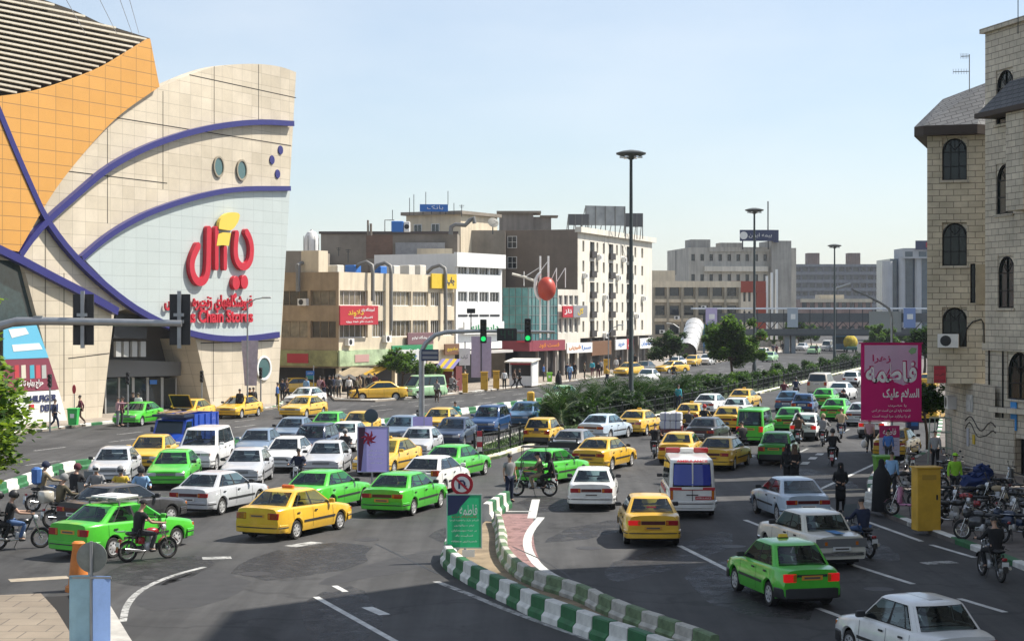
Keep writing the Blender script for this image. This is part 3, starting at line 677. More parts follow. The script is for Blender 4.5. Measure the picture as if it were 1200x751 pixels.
def shopfill(parent,M,u0,u1,k,z1):
# glazed bays, shutters and goods of the shops
 u=u0
 while u<u1-.5:
  w=min(rs_.uniform(.7,1.9),u1-u);zt=z1*rs_.uniform(.72,.95);b=MB();b.box(u+.04,u+w-.04,k-.12,k-.01,.16,zt);W(b.build('shop_window',rs_.choice(SHOPC)),parent)
  if rs_.random()<.6:b=MB();b.box(u,u+w,k-rs_.uniform(.3,.9),k-.005,zt+.02,zt+.3);W(b.build('shop_awning',rs_.choice(SHOPC)),parent)
  u+=w
def aircon(parent,p,d,n):
 M=frame_M(p+n*.2,d,p.z);b=MB();b.box(-.45,.45,-.2,.2,0,.6,0,M);a=W(b.build('air_conditioner',WHITE),parent)
 f=MB();Mf=M@Matrix.Translation((-.1,-.205,.3))@Matrix.Rotation(R(90),4,'X');f.lathe([(.24,-.02),(.24,0),(.02,.01)],16,0,Mf);link(bpy.data.objects.new('fan_grille',f.mesh('fan_grille',[BLACK])),a);return a
t3=thing('corner_block','cream three storey corner block with striped window bands, ducts and shop fascia','building',A)
top1=10.35
cols=[(uat(A,d1,a),uat(A,d1,c))for a,c in((398.2,431),(436,451),(456,482),(483.5,502),(504.5,516),(519.5,532))]
facade(t3,A,A+d1*UB,2.2,top1,cols,[(7.5,8.8),(4.75,6.2)],CREAM,.25,5,1,gm=CURT)
Lk=9.;PL=A+LD*Lk
facade(t3,PL,A,2.2,top1,[(Lk-6.2,Lk-3.2),(Lk-2.9,Lk-.3)],[(7.5,8.8),(4.75,6.2)],CREAM_SHADE,.25,3,1,fm=mat('tan_frame',(.32,.25,.17),.6),gm=CURT)  # wall and frames toned darker for the shade on this side
walls(t3,[PL,A,A+d1*UB,A+d1*UB+LD*Lk],2.2,top1-.02,CREAM_SHADE,ROOFM,open_first=2)
# overhanging fascia and dark shop fronts behind
M=frame_M(A,d1)
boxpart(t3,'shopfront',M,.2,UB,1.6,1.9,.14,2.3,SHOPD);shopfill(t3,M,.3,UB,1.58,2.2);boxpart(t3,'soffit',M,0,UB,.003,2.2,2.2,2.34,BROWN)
ML_=frame_M(A,LD);boxpart(t3,'shopfront',ML_,.2,Lk,-1.9,-1.6,.14,2.3,SHOPD)
for u in(.15,4.5,9.,13.5,UB-.4):boxpart(t3,'pillar',M,u,u+.35,.05,.4,.14,2.2,CREAM)
fm=mat('fascia_green_print',(.40,.50,.30),.55,noise=.5,nscale=.8)
boxpart(t3,'fascia',M,-.1,uat(A,d1,455),-.16,-.02,2.35,3.7,fm);boxpart(t3,'fascia',ML_,.06,Lk,.02,.16,2.35,3.7,mat('fascia_olive_print',(.30,.30,.13),.55,noise=.5,nscale=.8))
boxpart(t3,'fascia_picture',M,2.2,4.4,-.2,-.16,2.65,3.3,mat('fascia_pink',(.5,.3,.27),.6));boxpart(t3,'fascia_picture',ML_,3.,5.2,.16,.2,2.6,3.4,SR['red'])
for px in(432,453.5,517.5):
 u=uat(A,d1,px);q=lambda k,z:A+d1*u+n1*k+Vector((0,0,z));zb=5.3 if px>440 else 7.9
 b=MB();b.tube([q(-1.6,10.6),q(-1.0,11.1),q(-.2,11.3),q(.35,11.0),q(.42,10.4),q(.42,zb)],.17,12);W(b.build('duct',DUCT,smooth=50),t3)
q=A+LD*3.9-d1*.4;b=MB();b.tube([q+Vector((0,0,8.7)),q+Vector((0,0,11)),q+d1*.8+Vector((0,0,11.2))],.2,10);W(b.build('duct',DUCT,smooth=50),t3)
aircon(t3,A+d1*1.3+n1*.02+Vector((0,0,4.1)),d1,n1);aircon(t3,A+d1*uat(A,d1,451)+n1*.02+Vector((0,0,4.3)),d1,n1);aircon(t3,A+LD*3.5-d1*.02+Vector((0,0,7.5)),-LD,-d1)
for u,k,c in((4.2,1.2,'blue'),(8.1,1.0,'blue'),(10.8,1.3,'grey'),(2.0,1.5,'grey'),(13.2,1.2,'grey'),(15.5,1.4,'grey')):
 boxpart(t3,'roof_cooler',M,u,u+1.1,k,k+1,10.3,11.0+(u%2)*.2,SR[c]if c=='blue' else OFFW,.05)
boxpart(t3,'stair_head',M,-.1+.3,1.6,2.2,4,10.0,12.2,CREAM)
def shop_sign(label,p0,d,n,x0,x1,y0,y1,m,words=(),off=.3,grp=None):
 b=MB();u0,zt=onfac(p0,d,x0,y0);u1=uat(p0,d,x1);zb=onfac(p0,d,x0,y1)[1];u0+=.001
 t=thing('shop_sign',label,'sign',p0+d*((u0+u1)/2)+n*off+Vector((0,0,zb)))
 M=frame_M(p0+n*off,d);b.box(u0,u1,-.07,.07,zb,zt,0,M,.02);W(b.build('board',m),t)
 for s,cm,fx,fy,fw,fh in words:
  fac_text(t,s,SR[cm],p0,d,n,u0+(u1-u0)*fx,zb+(zt-zb)*fy,(u1-u0)*fw,(zt-zb)*fh,off+.085)
 return t
shop_sign('large red sign with yellow and white lettering on the cream corner block',A,d1,n1,389,434,358,381,SR['red'],(('دلاوند','yellow',.4,.62,.4,.36),('آموزشگاه زبان','white',.72,.78,.36,.2),('کلاسهای فشرده','white',.6,.38,.5,.14),('ثبت نام همه روزه','white',.5,.16,.7,.16)),.75)
shop_sign('yellow sign under the parapet next to the white clad building',A,d1,n1,503,532.5,320.5,338,SR['yellow'],(('چاپ','navy',.75,.5,.3,.6),),.2)
shop_sign('dull maroon sign over a shop below the middle window band',A,d1,n1,474,504,390,404,mat('sign_dull_maroon',(.17,.09,.10),.6),(('فروشگاه لوازم','white',.5,.55,.7,.35),),.3)
shop_sign('long green sign over the shops beside the tree',A,d1,n1,455,503,405,420,SR['green'],(('پوشاک و کفش','white',.5,.5,.6,.4),),.35)
shop_sign('brown and yellow shop sign above the small awning kiosk',A,d1,n1,517,534,403,416,SR['brown'],(('ساندویچ','yellow',.5,.5,.7,.4),),.35)
# white clad building
t=thing('white_office','narrow white clad office building with two bands of windows','building',A+d1*UB)
UC=uat(A,d1,587);Pw=A+d1*UB
hw=[(uat(A,d1,a)-UB,uat(A,d1,a+11)-UB)for a in(535.5,548,560.5,573)]
zt_=onfac(A,d1,533,297)[1];rows=[(onfac(A,d1,560,322)[1],onfac(A,d1,560,310.5)[1]),(onfac(A,d1,560,354)[1],onfac(A,d1,560,342)[1])]
facade(t,Pw+n1*.12,A+d1*UC+n1*.12,3.4,zt_,hw,rows,WHT,.16,3,1)
walls(t,[Pw+n1*.1,A+d1*UC+n1*.1,A+d1*UC+LD*9,Pw+LD*9],3.4,zt_-.01,WHT,ROOFM,open_first=1)
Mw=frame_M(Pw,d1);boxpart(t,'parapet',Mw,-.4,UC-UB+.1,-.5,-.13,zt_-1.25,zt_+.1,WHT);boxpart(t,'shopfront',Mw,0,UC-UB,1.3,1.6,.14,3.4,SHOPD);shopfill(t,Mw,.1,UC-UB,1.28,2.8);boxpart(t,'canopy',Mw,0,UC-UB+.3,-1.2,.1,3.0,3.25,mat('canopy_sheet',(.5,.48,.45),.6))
for k in range(4):boxpart(t,'wall_vent',Mw,hw[k][0],hw[k][1],-.15,-.12,onfac(A,d1,560,371)[1],onfac(A,d1,560,368.5)[1],BLACK)
shop_sign('white shop sign with green lettering above the pedestrian crossing lights',A,d1,n1,538,585,377,392,SR['white'],(('داروخانه','green',.5,.5,.7,.5),),.5)
# brown walls and rooftop clutter behind the row
def sideblock(name,label,pxL,pxR,Yr,ytop,m,deep=14,front=None,d=d1):
 pr=Vector((XY(pxR,Yr),Yr,0));s=(pxL-600)/FPX;l=Vector((-d.y,d.x,0));k=(pr.x-s*pr.y)/(s*l.y-l.x);pl=pr+l*k
 h=ZY(ytop,Yr);t=thing(name,label,'building',pr);b=MB();b.quad((pl.x,pl.y,0),(pr.x,pr.y,0),(pr.x,pr.y,h),(pl.x,pl.y,h));W(b.build('side_wall',m),t)
 walls(t,[pl,pr,pr+d*deep,pl+d*deep],0,h,front or m,ROOFM,open_first=1);return t,pr,pl,h,l,k
sideblock('brown_house','low brown rendered house showing its blank flank beside the shopping centre',322,375,172,294,BROWN,d=Vector((0,1,0)))
t,pr,pl,h,l,k=sideblock('brown_building','wide dark brown rendered building behind the cream corner block',376,536,182,273,BROWN,12,d=Vector((0,1,0)))
Mb=frame_M(pr,-l);
boxpart(t,'parapet',Mb,-k-.2,.1,-.15,.15,h-.1,h+.15,mat('parapet_cap',(.10,.08,.07),.8));boxpart(t,'brick_patch',Mb,-k+4.6,-k+7.3,-.03,.3,h-2.6,h-.2,brickmat('raw_brick',(.25,.13,.08),(.20,.10,.06),(.25,.21,.17),.25,.08,.012))
boxpart(t,'roof_shed',Mb,-k+7.6,-k+12.6,-.5,3,h-3.4,h-1.0,mat('grey_sheet',(.33,.33,.33),.5,noise=.2));boxpart(t,'lower_wall',Mb,-k+5,.3,-3.2,-2.9,0,h-3.3,DKBROWN);boxpart(t,'white_patch',Mb,-k+9.8,-.5,-.6,-.51,h-3.0,h-1.6,CREAM)
t,pr,pl,h,l,k=sideblock('roof_house','beige rooftop penthouse carrying a blue sign board',476,540,190,250.5,CREAM,8);Mb=frame_M(pr,-l);boxpart(t,'eave',Mb,-k-.4,.4,-.5,8.3,h-.05,h+.3,BROWN)
for u in(-k+1.0,-k+3.2):b=MB();Pp,dd,nn=(pl,-l,Vector((-l.y,l.x,0)));put_window(t,pl,-l,Vector(((-l).y,-(-l).x,0)),(u+k,u+k+1.0,h-2.1,h-1.0),-.02,2,1)
Yb=189;q0=Vector((XY(492,Yb),Yb,0));t=thing('roof_billboard','blue bank sign board on the beige penthouse roof','billboard',(q0.x,q0.y,ZY(250,Yb)))
Mq=frame_M(q0,(1,.1));b=MB();b.box(0,XY(525,Yb)-q0.x,-.1,.1,ZY(248,Yb),ZY(239.5,Yb),0,Mq);W(b.build('board',SR['blue']),t)
b=MB();[b.box(x,x+.08,-.05,.05,ZY(251,Yb),ZY(240,Yb),0,Mq@Matrix.Translation((0,.2,0)))for x in(.3,1.2,2.1,2.7)];W(b.build('support',DKSTEEL),t)
o=text('بانک',SR['white'],q0+Vector((1.6,-.0,ZY(243.7,Yb))),(1,.1,0),(0,0,1),height=.5,width=1.7,ext=.01);o.location+=Vector((.02,-.25,0));W(o,t)
t,pr,pl,h,l,k=sideblock('brown_building','brown blank walled building between the penthouse and the tall white hotel',530,592,192,270,BROWN,10,d=Vector((0,1,0)))
Yt=176;t=thing('water_tank','blue roof water tank beside a round white vent fan','water tank',(XY(465,Yt),Yt,ZY(272,Yt)));b=MB();b.box(XY(459,Yt),XY(473,Yt),Yt-.6,Yt+.6,ZY(272,Yt),ZY(259.5,Yt),bev=.05);W(b.build('tank',SR['blue']),t);b=MB();x=XY(451,Yt);b.tube([(x,Yt,ZY(272,Yt)),(x,Yt,ZY(258,Yt)),(XY(462,Yt),Yt,ZY(258,Yt))],.05,6);W(b.build('pipe',DUCT),t)
t=thing('roof_cooler','white rooftop cooler with a round black fan next to the blue tank','cooler',(XY(476,Yt),Yt,ZY(272,Yt)));b=MB();b.box(XY(473.5,Yt),XY(480.5,Yt),Yt-.5,Yt+.5,ZY(272,Yt),ZY(260,Yt),bev=.04);W(b.build('case',WHITE),t);b=MB();b.lathe([(.24,0),(.22,.02)],16,0,Matrix.Translation((XY(477,Yt),Yt-.51,ZY(266,Yt)))@Matrix.Rotation(R(90),4,'X'));W(b.build('fan',BLACK),t)
Yt=168;t=thing('water_tank','white round water tank on the low brown house roof','water tank',(XY(364,Yt),Yt,ZY(294,Yt)));b=MB();c=Matrix.Translation((XY(365,Yt),Yt,ZY(294,Yt)));b.lathe([(.7,0),(.72,.9),(.66,1.3),(.4,1.75),(.12,1.85),(.1,2.0)],18,0,c);W(b.build('tank',WHITE,smooth=40),t);b=MB();[b.tube([(c.translation.x+.74*math.cos(a),Yt-.74*abs(math.sin(a)),c.translation.z),(c.translation.x+.74*math.cos(a),Yt-.74*abs(math.sin(a)),c.translation.z+1.4)],.03,5)for a in(.3,1.0,1.9,2.8)];W(b.build('cage',DUCT),t)
Yt=170;t=thing('chimney','brick chimney stack on the brown building roof','chimney',(XY(433,Yt),Yt,ZY(274,Yt)));b=MB();b.box(XY(430,Yt),XY(432,Yt),Yt,Yt+.5,ZY(276,Yt),ZY(258,Yt));b.box(XY(433.2,Yt),XY(435.6,Yt),Yt,Yt+.5,ZY(276,Yt),ZY(262,Yt));W(b.build('stack',BROWN),t)
def dish(px,py,Y,r,label,az=-.6):
 c=P(px,py,Y);t=thing('satellite_dish',label,'satellite dish',c-Vector((0,0,r+.5)));M=Matrix.Translation(c)@Euler((R(60),0,az)).to_matrix().to_4x4()
 b=MB();pr=[(r*i/8,.35*r*(i/8)**2)for i in range(1,9)];b.lathe([(.02,0)]+pr+[(r*.97,.36*r)],22,0,M);W(b.build('reflector',mat('dish_grey',(.24,.23,.20),.6),smooth=40),t)
 b=MB();b.tube([c,c-Vector((0,0,r+.5))],.06,6);b.tube([M@Vector((r*.9,0,.3*r)),M@Vector((0,0,r*.9))],.025,5);W(b.build('mount',DKSTEEL),t)
dish(577.5,262,176,.55,'grey satellite dish on the brown roof beside bent ducts',.3)
b=MB();Yt=178;b.tube([P(528,275,Yt),P(529,266,Yt),P(534,263,Yt),P(545,264,Yt),P(551,258,Yt),P(555,255,Yt),P(556,262,Yt)],.22,10);o=b.build('roof_duct',DUCT,smooth=50);tag(o,'bent grey rooftop duct beside the satellite dish','duct')
for px,y0,y1,Y,s in((408,308,292,156,1),(480,252,232,180,0),(485,252,228,183,0),(532,252,238,185,0),(541,254,240,186,2),(499,240,225,186,0),(525,240,224,186,0),(460,258,246,178,0),(397,300,290,156,1)):
 b=MB();b.tube([P(px,y0,Y),P(px,y1,Y)],.035,5)
 if s:b.tube([P(px-3,y1+1,Y),P(px+3,y1+1,Y)],.03,4);b.tube([P(px-2,y1+3,Y),P(px+2,y1+3,Y)],.03,4)
 o=b.build('roof_aerial',DKSTEEL);tag(o,('thin aerial mast on the rooftops of the far row','television aerial with cross bars on the cream corner block roof','aerial mast with a drum on the penthouse roof')[s],'aerial','rooftop aerials %d'%s)
# glass corner with a red ball
Cg=Vector((XY(619,186),186,0));dg_=d1;lg=Vector((-dg_.y,dg_.x,0));zg=ZY(337,186)
tg=thing('glass_showroom','teal glass corner showroom with a red sign band','building',Cg)
TEAL=mat('teal_curtain_glass',(.05,.17,.175),.07,noise=.55,nscale=.45,spec=.75);Lg=3.0;Rg=uat(Cg,dg_,653)
b=MB();b.quad(*(Cg+lg*Lg+Vector((0,0,3.8)),Cg+Vector((0,0,3.8)),Cg+Vector((0,0,zg)),Cg+lg*Lg+Vector((0,0,zg))));W(b.build('glazing',mat('teal_backlit_glass',(.13,.36,.36),.08,noise=.5,nscale=.4)),tg)  # light from behind the left face is put in as a paler tint
b=MB();b.quad(*(Cg+Vector((0,0,3.8)),Cg+dg_*Rg+Vector((0,0,3.8)),Cg+dg_*Rg+Vector((0,0,zg)),Cg+Vector((0,0,zg))));W(b.build('glazing',TEAL),tg)
b=MB();Mg=frame_M(Cg,dg_);Ml=frame_M(Cg,lg)
for i in range(9):u=Rg*i/8;b.box(u-.03,u+.03,-.06,-.005,3.8,zg,0,Mg)
for i in range(5):u=Lg*i/4;b.box(u-.03,u+.03,.005,.06,3.8,zg,0,Ml)
for i in range(7):z=3.8+(zg-3.8)*i/6;b.box(0,Rg,-.05,-.004,z-.03,z+.03,0,Mg);b.box(0,Lg,.004,.05,z-.03,z+.03,0,Ml)
W(b.build('mullion',mat('mullion_metal',(.22,.27,.27),.4,.5)),tg)
walls(tg,[Cg+lg*Lg,Cg,Cg+dg_*Rg,Cg+dg_*Rg+lg*Lg],3.8,zg-.02,TEAL,mat('teal_roof',(.10,.20,.2),.5),open_first=2)
boxpart(tg,'shopfront',Mg,-.5,Rg,.6,.9,.14,3.8,SHOPD);shopfill(tg,Mg,.1,Rg,.58,3);boxpart(tg,'sign_band',Mg,-1.4,Rg+.1,-.9,-.7,2.9,4.0,SR['maroon']);boxpart(tg,'sign_band',Ml,-.9,Lg,.7,.9,2.9,4.0,SR['maroon']);boxpart(tg,'band_roof',Mg,-1.4,Rg,-.7,.6,3.8,3.95,SR['red'])
fac_text(tg,'فست فود',SR['orange'],Cg,dg_,Vector((dg_.y,-dg_.x,0)),Rg*.45,3.45,Rg*.7,.6,.92)
for u in(1.2,3.2,5.2,7.2):boxpart(tg,'pillar',Mg,u,u+.25,-.5,-.25,.14,3.0,mat('pillar_dim',(.22,.20,.18),.8))
Yr=184;tb=thing('red_ball_sign','big red ball held by a white ring on poles above the glass showroom','sign',P(640,395,Yr))
b=MB();b.ball(P(640.5,338.5,Yr),1.0,0,20,(.95,1,1.22));W(b.build('ball',mat('ball_red',(.42,.045,.02),.45),smooth=60),tb)
b=MB();c=P(636,336,Yr);b.tube([c+Vector((-.55*1.25*math.cos(a)-.1,.1,1.35*math.sin(a)+.05))for a in[R(-80)+R(165)*i/14 for i in range(15)]],.16,8);W(b.build('ring',WHITE,smooth=50),tb)
for px,y0 in((633,300),(642.5,300)):b=MB();b.tube([P(px,y0,Yr+.6),P(px,396,Yr+.6)],.1,8);W(b.build('pole',WHITE),tb)
for a,c in(((614,325),(633,313)),((624,330),(643,305)),((645,330),(652,315)),((652,331),(662.5,314)),((662.5,314),(662.5,337)),((652,314),(652,337)),((614,318),(614,335))):b=MB();b.tube([P(*a,Yr+1),P(*c,Yr+1)],.05,5);W(b.build('strut',WHITE),tb)
b=MB();b.tube([P(600,321,Yr+1),P(616,325,Yr+1),P(637,334,Yr+.5)],.14,6);W(b.build('beam',OFFW),tb)
# small white block
Cs=Cg+dg_*Rg;Ls=uat(Cs,dg_,680);zs_=onfac(Cs,dg_,655,339)[1]
ts=thing('white_shop_block','small white four bay block squeezed between glass showroom and hotel','building',Cs)
facade(ts,Cs,Cs+dg_*Ls,2.9,zs_,[(Ls*(i+.25)/4.4,Ls*(i+1)/4.4)for i in range(4)],[(onfac(Cs,dg_,656,357.5)[1],onfac(Cs,dg_,656,346)[1]),(onfac(Cs,dg_,656,390)[1],onfac(Cs,dg_,656,373)[1])],OFFW,.2,2,1)
walls(ts,[Cs,Cs+dg_*Ls,Cs+dg_*Ls+lg*9,Cs+lg*9],2.9,zs_-.02,OFFW,ROOFM,open_first=1);Ms=frame_M(Cs,dg_);boxpart(ts,'shopfront',Ms,0,Ls,.8,1.1,.14,2.9,SHOPD);shopfill(ts,Ms,.1,Ls,.78,2.6)
for u in(.2,Ls*.5,Ls-.5):boxpart(ts,'pillar',Ms,u,u+.3,.1,.4,.14,2.9,OFFW)
ng=Vector((dg_.y,-dg_.x,0))
shop_sign('red sign with white script beside a grey sign on the small white block',Cs,dg_,ng,655,667,358.5,372,SR['red'],(('ناز','white',.5,.5,.7,.5),),.4);shop_sign('grey sign with a yellow emblem next to the red sign',Cs,dg_,ng,667.5,684,358,372,SR['grey'],(('گل','yellow',.5,.5,.4,.6),),.4)
shop_sign('wide colourful shop sign edged in violet under the small white block',Cs,dg_,ng,655,685,402,414,SR['white'],(('شیرینی','orange',.3,.55,.45,.5),('سرا','blue',.75,.5,.35,.5)),.9)
# tall white hotel with a dark flank
Ch=Vector((XY(677,197),197,0));dh=(Vector((XY(764,227),227,0))-Ch);Lh=dh.length;dh.normalize();lh=Vector((-dh.y,dh.x,0));nh=-lh
zh=ZY(268.5,197);th=thing('hotel','tall white balconied hotel with a dark brown blind flank','building',Ch)
ux=lambda px:uat(Ch,dh,px)
cols=[(ux(x),ux(x)+w)for x,w in((682.5,.75),(691.5,1.75),(699,.75),(706.5,.75),(713.5,1.9),(722,.75),(728.5,.75),(734.5,2.0),(743.5,.8),(751.5,.9))]
zr=[ZY(y,197)for y in(292,315.5,340.5,364,387)]
holes=[(c[0],c[1],z-(.75 if c[1]-c[0]>1 else.2),z+(1.0))for c in cols for z in zr]
b=MB();Ph,_,_=wallgrid(b,Ch,Ch+dh*Lh,4.2,zh,holes,.3);W(b.build('wall',OFFW),th)
GRL=mat('balcony_grille',(.035,.03,.028),.6)
for h_ in holes:
 if h_[1]-h_[0]>1:
  put_window(th,Ph,dh,nh,h_,.3,2,1,frame=False);Mh=frame_M(Ph,dh);bb=boxpart(th,'balcony',Mh,h_[0]-.05,h_[1]+.1,-.28,.1,h_[2]-.05,h_[2]+.68,GRL)
 else:put_window(th,Ph,dh,nh,h_,.3,1,2,frame=False)
walls(th,[Ch,Ch+dh*Lh,Ch+dh*Lh+lh*10,Ch+lh*10],4.2,zh-.02,OFFW,ROOFM,open_first=1);Mh=frame_M(Ch,dh)
for w_ in[o for o in th.children if o.name.startswith('wall')][-1:]:pass
b=MB();q=lambda k,z:Ch+lh*k+Vector((0,0,z))-dh*.03;b.quad(q(10,0),q(0,0),q(0,zh-.03),q(10,zh-.03));W(b.build('side_wall',DKBROWN),th)
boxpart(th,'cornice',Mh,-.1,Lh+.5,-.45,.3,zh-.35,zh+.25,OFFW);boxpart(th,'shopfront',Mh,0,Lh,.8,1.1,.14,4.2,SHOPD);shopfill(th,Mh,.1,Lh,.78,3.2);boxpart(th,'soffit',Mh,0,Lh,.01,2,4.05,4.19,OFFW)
for i in range(7):boxpart(th,'pillar',Mh,.2+i*Lh/6.3,.7+i*Lh/6.3,.1,.5,.14,4.1,mat('pillar_dim',(.22,.20,.18),.8))
for x,z in((590.5,0),):pass
for(a,c)in(((598,277),(609,291)),((598,301),(609,315))):
 s0=Ch+lh*10;put_window(th,s0,-lh,-dh,(1.85,2.95,ZY(c[1],200),ZY(a[1],200)),-.05,2,2)
for x0,x1,m,ws,lb in((716,729,'white',(('خرید','blue',.5,.5,.6,.5),),'white and blue sign under the hotel'),(729.5,737,'red',(('کفش','white',.5,.5,.7,.5),),'red sign with white lettering under the hotel'),(745,760,'white',(('رستوران','blue',.5,.5,.8,.5),),'pale blue restaurant sign at the far end of the hotel')):shop_sign(lb,Ch,dh,nh,x0,x1,398-(x0-716)*.05,410-(x0-716)*.05,SR[m],ws,.5)
shop_sign('grey concrete fascia panel between signs under the hotel',Ch,dh,nh,690,713,400,417,SR['brown'],(),.3)
for c_,z_ in((0,1),(3,2),(2,0),(8,3),(5,1),(3,4),(9,2),(6,0)):aircon(th,Ch+dh*(cols[c_][0]+.4)+nh*.03+Vector((0,0,zr[z_]-1.0)),dh,nh)
# hotel roof structures
Yp=203;tp=thing('roof_house','grey flat roofed lift house on the hotel roof','building',(XY(600,Yp),Yp,zh-.3));b=MB();b.box(XY(585,Yp),XY(625,Yp),Yp,Yp+4,zh-3.5,ZY(250,Yp));b.box(XY(625,Yp),XY(646,Yp),Yp+.3,Yp+3,zh-3.5,ZY(254,Yp));W(b.build('wall',plaster('grey_render',(.28,.25,.22))),tp);b=MB();b.box(XY(582,Yp),XY(634,Yp),Yp-.5,Yp+4.5,ZY(250,Yp),ZY(247.5,Yp));b.box(XY(633,Yp),XY(654,Yp),Yp-.3,Yp+3.4,ZY(254,Yp),ZY(252.5,Yp));W(b.build('roof',BROWN),tp)
def billboard(label,x0,x1,y0,y1,Y,m,yaw):
 q0=Vector((XY(x0,Y),Y,0));M=frame_M(q0,(math.cos(yaw),math.sin(yaw)));w=(XY(x1,Y)-q0.x)/math.cos(yaw);t=thing('billboard',label,'billboard',(q0.x,q0.y,zh))
 b=MB();b.box(0,w,-.08,.08,ZY(y1,Y),ZY(y0,Y),0,M);W(b.build('panel',m),t);b=MB();n_=max(3,int(w/1.2))
 for i in range(n_+1):u=w*i/n_;b.box(u-.05,u+.05,-.14,-.08,zh-.4,ZY(y0,Y),0,M);b.tube([M@Vector((u,.1,ZY(y0+3,Y))),M@Vector((u,1.8,zh-.4))],.05,5)
 W(b.build('frame',DUCT),t)
gsheet=mat('billboard_back',(.36,.37,.36),.5,noise=.25,nscale=.8)
billboard('bare grey billboard back, wider of two on the hotel roof',686,733,241,264,206,gsheet,.35);billboard('smaller dark billboard on the hotel roof edge',666,690,251,264,201,mat('billboard_dark',(.12,.12,.12),.6),.1);billboard('narrow dark billboard behind the lamp mast on the hotel roof',733,753,250,266,214,mat('billboard_dark',(.12,.12,.12),.6),.1)
# further buildings down the street
def slabblock(name,label,x0,x1,Y,ytop,m,rows,cols,nx=2,deep=18,yaw=.12,wm=WINGLASS,zlow=0,fw=.62,fh=.55,top=.0):
 p0=Vector((XY(x0,Y),Y,0));d=Vector((math.cos(yaw),math.sin(yaw),0));w=uat(p0,d,x1);h=ZY(ytop,Y);n=Vector((d.y,-d.x,0));t=thing(name,label,'building',p0)
 st=(h-zlow-top)/rows;cs=[(w*(i+.5-fw/2)/cols,w*(i+.5+fw/2)/cols)for i in range(cols)];rs=[(zlow+st*(j+.5-fh/2),zlow+st*(j+.5+fh/2))for j in range(rows)]
 hs=[(a,c,e,f)for a,c in cs for e,f in rs];b=MB();wallgrid(b,p0,p0+d*w,0,h,hs,.35);W(b.build('wall',m),t)
 for h_ in hs[:100]:put_window(t,p0,d,n,h_,.35,frame=False,gm=wm)
 if len(hs)>100:
  g=MB()
  for h_ in hs[100:]:q=p0-n*.34;g.quad(q+d*h_[0]+Vector((0,0,h_[2])),q+d*h_[1]+Vector((0,0,h_[2])),q+d*h_[1]+Vector((0,0,h_[3])),q+d*h_[0]+Vector((0,0,h_[3])))
  tag(W(g.build('window',wm),t),kind='stuff')
 walls(t,[p0,p0+d*w,p0+d*w-n*deep,p0-n*deep],0,h-.01,m,ROOFM,open_first=1);return t,p0,d,n,w,h
BEIGE=plaster('beige_concrete',(.42,.37,.28),stain=.3);GREYC=plaster('grey_concrete',(.40,.385,.35),stain=.22);CONCW=plaster('pale_concrete',(.50,.475,.42),stain=.2)
t,p0,d,n,w,h=slabblock('office_block','beige concrete office block with open bays beyond the hotel',765,866,312,330,BEIGE,3,6,fw=.66,fh=.5,zlow=2.2)
M=frame_M(p0,d);boxpart(t,'parapet',M,-.1,w+.2,-.5,0,h-1.0,h+.1,CREAM);[boxpart(t,'ledge',M,-.05,w,-.35,0,2.2+(h-2.2)/3*i-.3,2.2+(h-2.2)/3*i+.3,CREAM)for i in(1,2)];[boxpart(t,'rib',M,w*i/6-.18,w*i/6+.18,-.52,-.02,2,h-1.01,BEIGE)for i in range(7)];boxpart(t,'roof_room',M,.5,4.6,3,7,h-.4,ZY(317,315),CREAM);boxpart(t,'blue_sign',M,w*.62,w*.62+1.6,-.6,-.55,4.6,5.6,SR['blue'])
for f_,z_ in((.1,3.2),(.27,5.6),(.42,2.9),(.58,7.4),(.76,5.2),(.9,3.1)):aircon(t,p0+d*w*f_+n*.38+Vector((0,0,z_)),d,n)
t,p0,d,n,w,h=slabblock('red_clad_shop','low building with a red clad band and white columns beside the beige block',858,887,318,330,OFFW,2,5,zlow=3.5,fw=.5,fh=.6,deep=10);M=frame_M(p0,d);boxpart(t,'red_band',M,-.2,w+1.5,-.4,-.02,h-1.9,h+.1,mat('red_cladding',(.30,.05,.025),.6));boxpart(t,'red_band',M,w-.2,w+1.5,-.6,0,2,h-1.91,mat('red_cladding',(.30,.05,.025),.6));[boxpart(t,'column',M,w+1.55+i*.9,w+1.9+i*.9,-.5,-.1,2,h+1+i*.6,WHT)for i in range(3)]
t,p0,d,n,w,h=slabblock('concrete_tower','grey concrete tower block carrying a dark blue rooftop sign',807,902,345,290,CONCW,5,9,fw=.4,fh=.34,deep=20)
M=frame_M(p0,d);boxpart(t,'plant_room',M,.6,4.4,.5,6,h-.4,ZY(281,347),GREYC);boxpart(t,'parapet',M,4,w,-.3,.2,h-.8,h+.1,CONCW);boxpart(t,'corner_shaft',M,w-.02,w+3.9,-1.4,8,0,ZY(282,345),GREYC);boxpart(t,'corner_shaft',M,w+2.6,w+5.4,.5,9,0,ZY(290,345),CONCW);boxpart(t,'roof_room',M,6.5,11,1,5,h-.4,ZY(284.5,347),GREYC);boxpart(t,'long_balcony',M,3,w-.5,-.8,-.02,ZY(318,345),ZY(312,345),OFFW)
Yq=344;t=thing('roof_sign','dark blue rooftop sign with pale lettering on the concrete tower','sign',P(889,283,Yq));b=MB();b.box(XY(867,Yq),XY(907,Yq),Yq-.2,Yq+.2,ZY(282.5,Yq),ZY(269.5,Yq));W(b.build('board',SR['navy']),t);b=MB();b.box(XY(907.3,Yq),XY(912.5,Yq),Yq,Yq+2,ZY(284,Yq),ZY(269.5,Yq));W(b.build('end_board',SR['navy']),t);b=MB();[b.box(XY(x,Yq),XY(x,Yq)+.2,Yq+.3,Yq+.6,ZY(286,Yq)-1,ZY(275,Yq))for x in(870,885,900)];W(b.build('support',DKSTEEL),t)
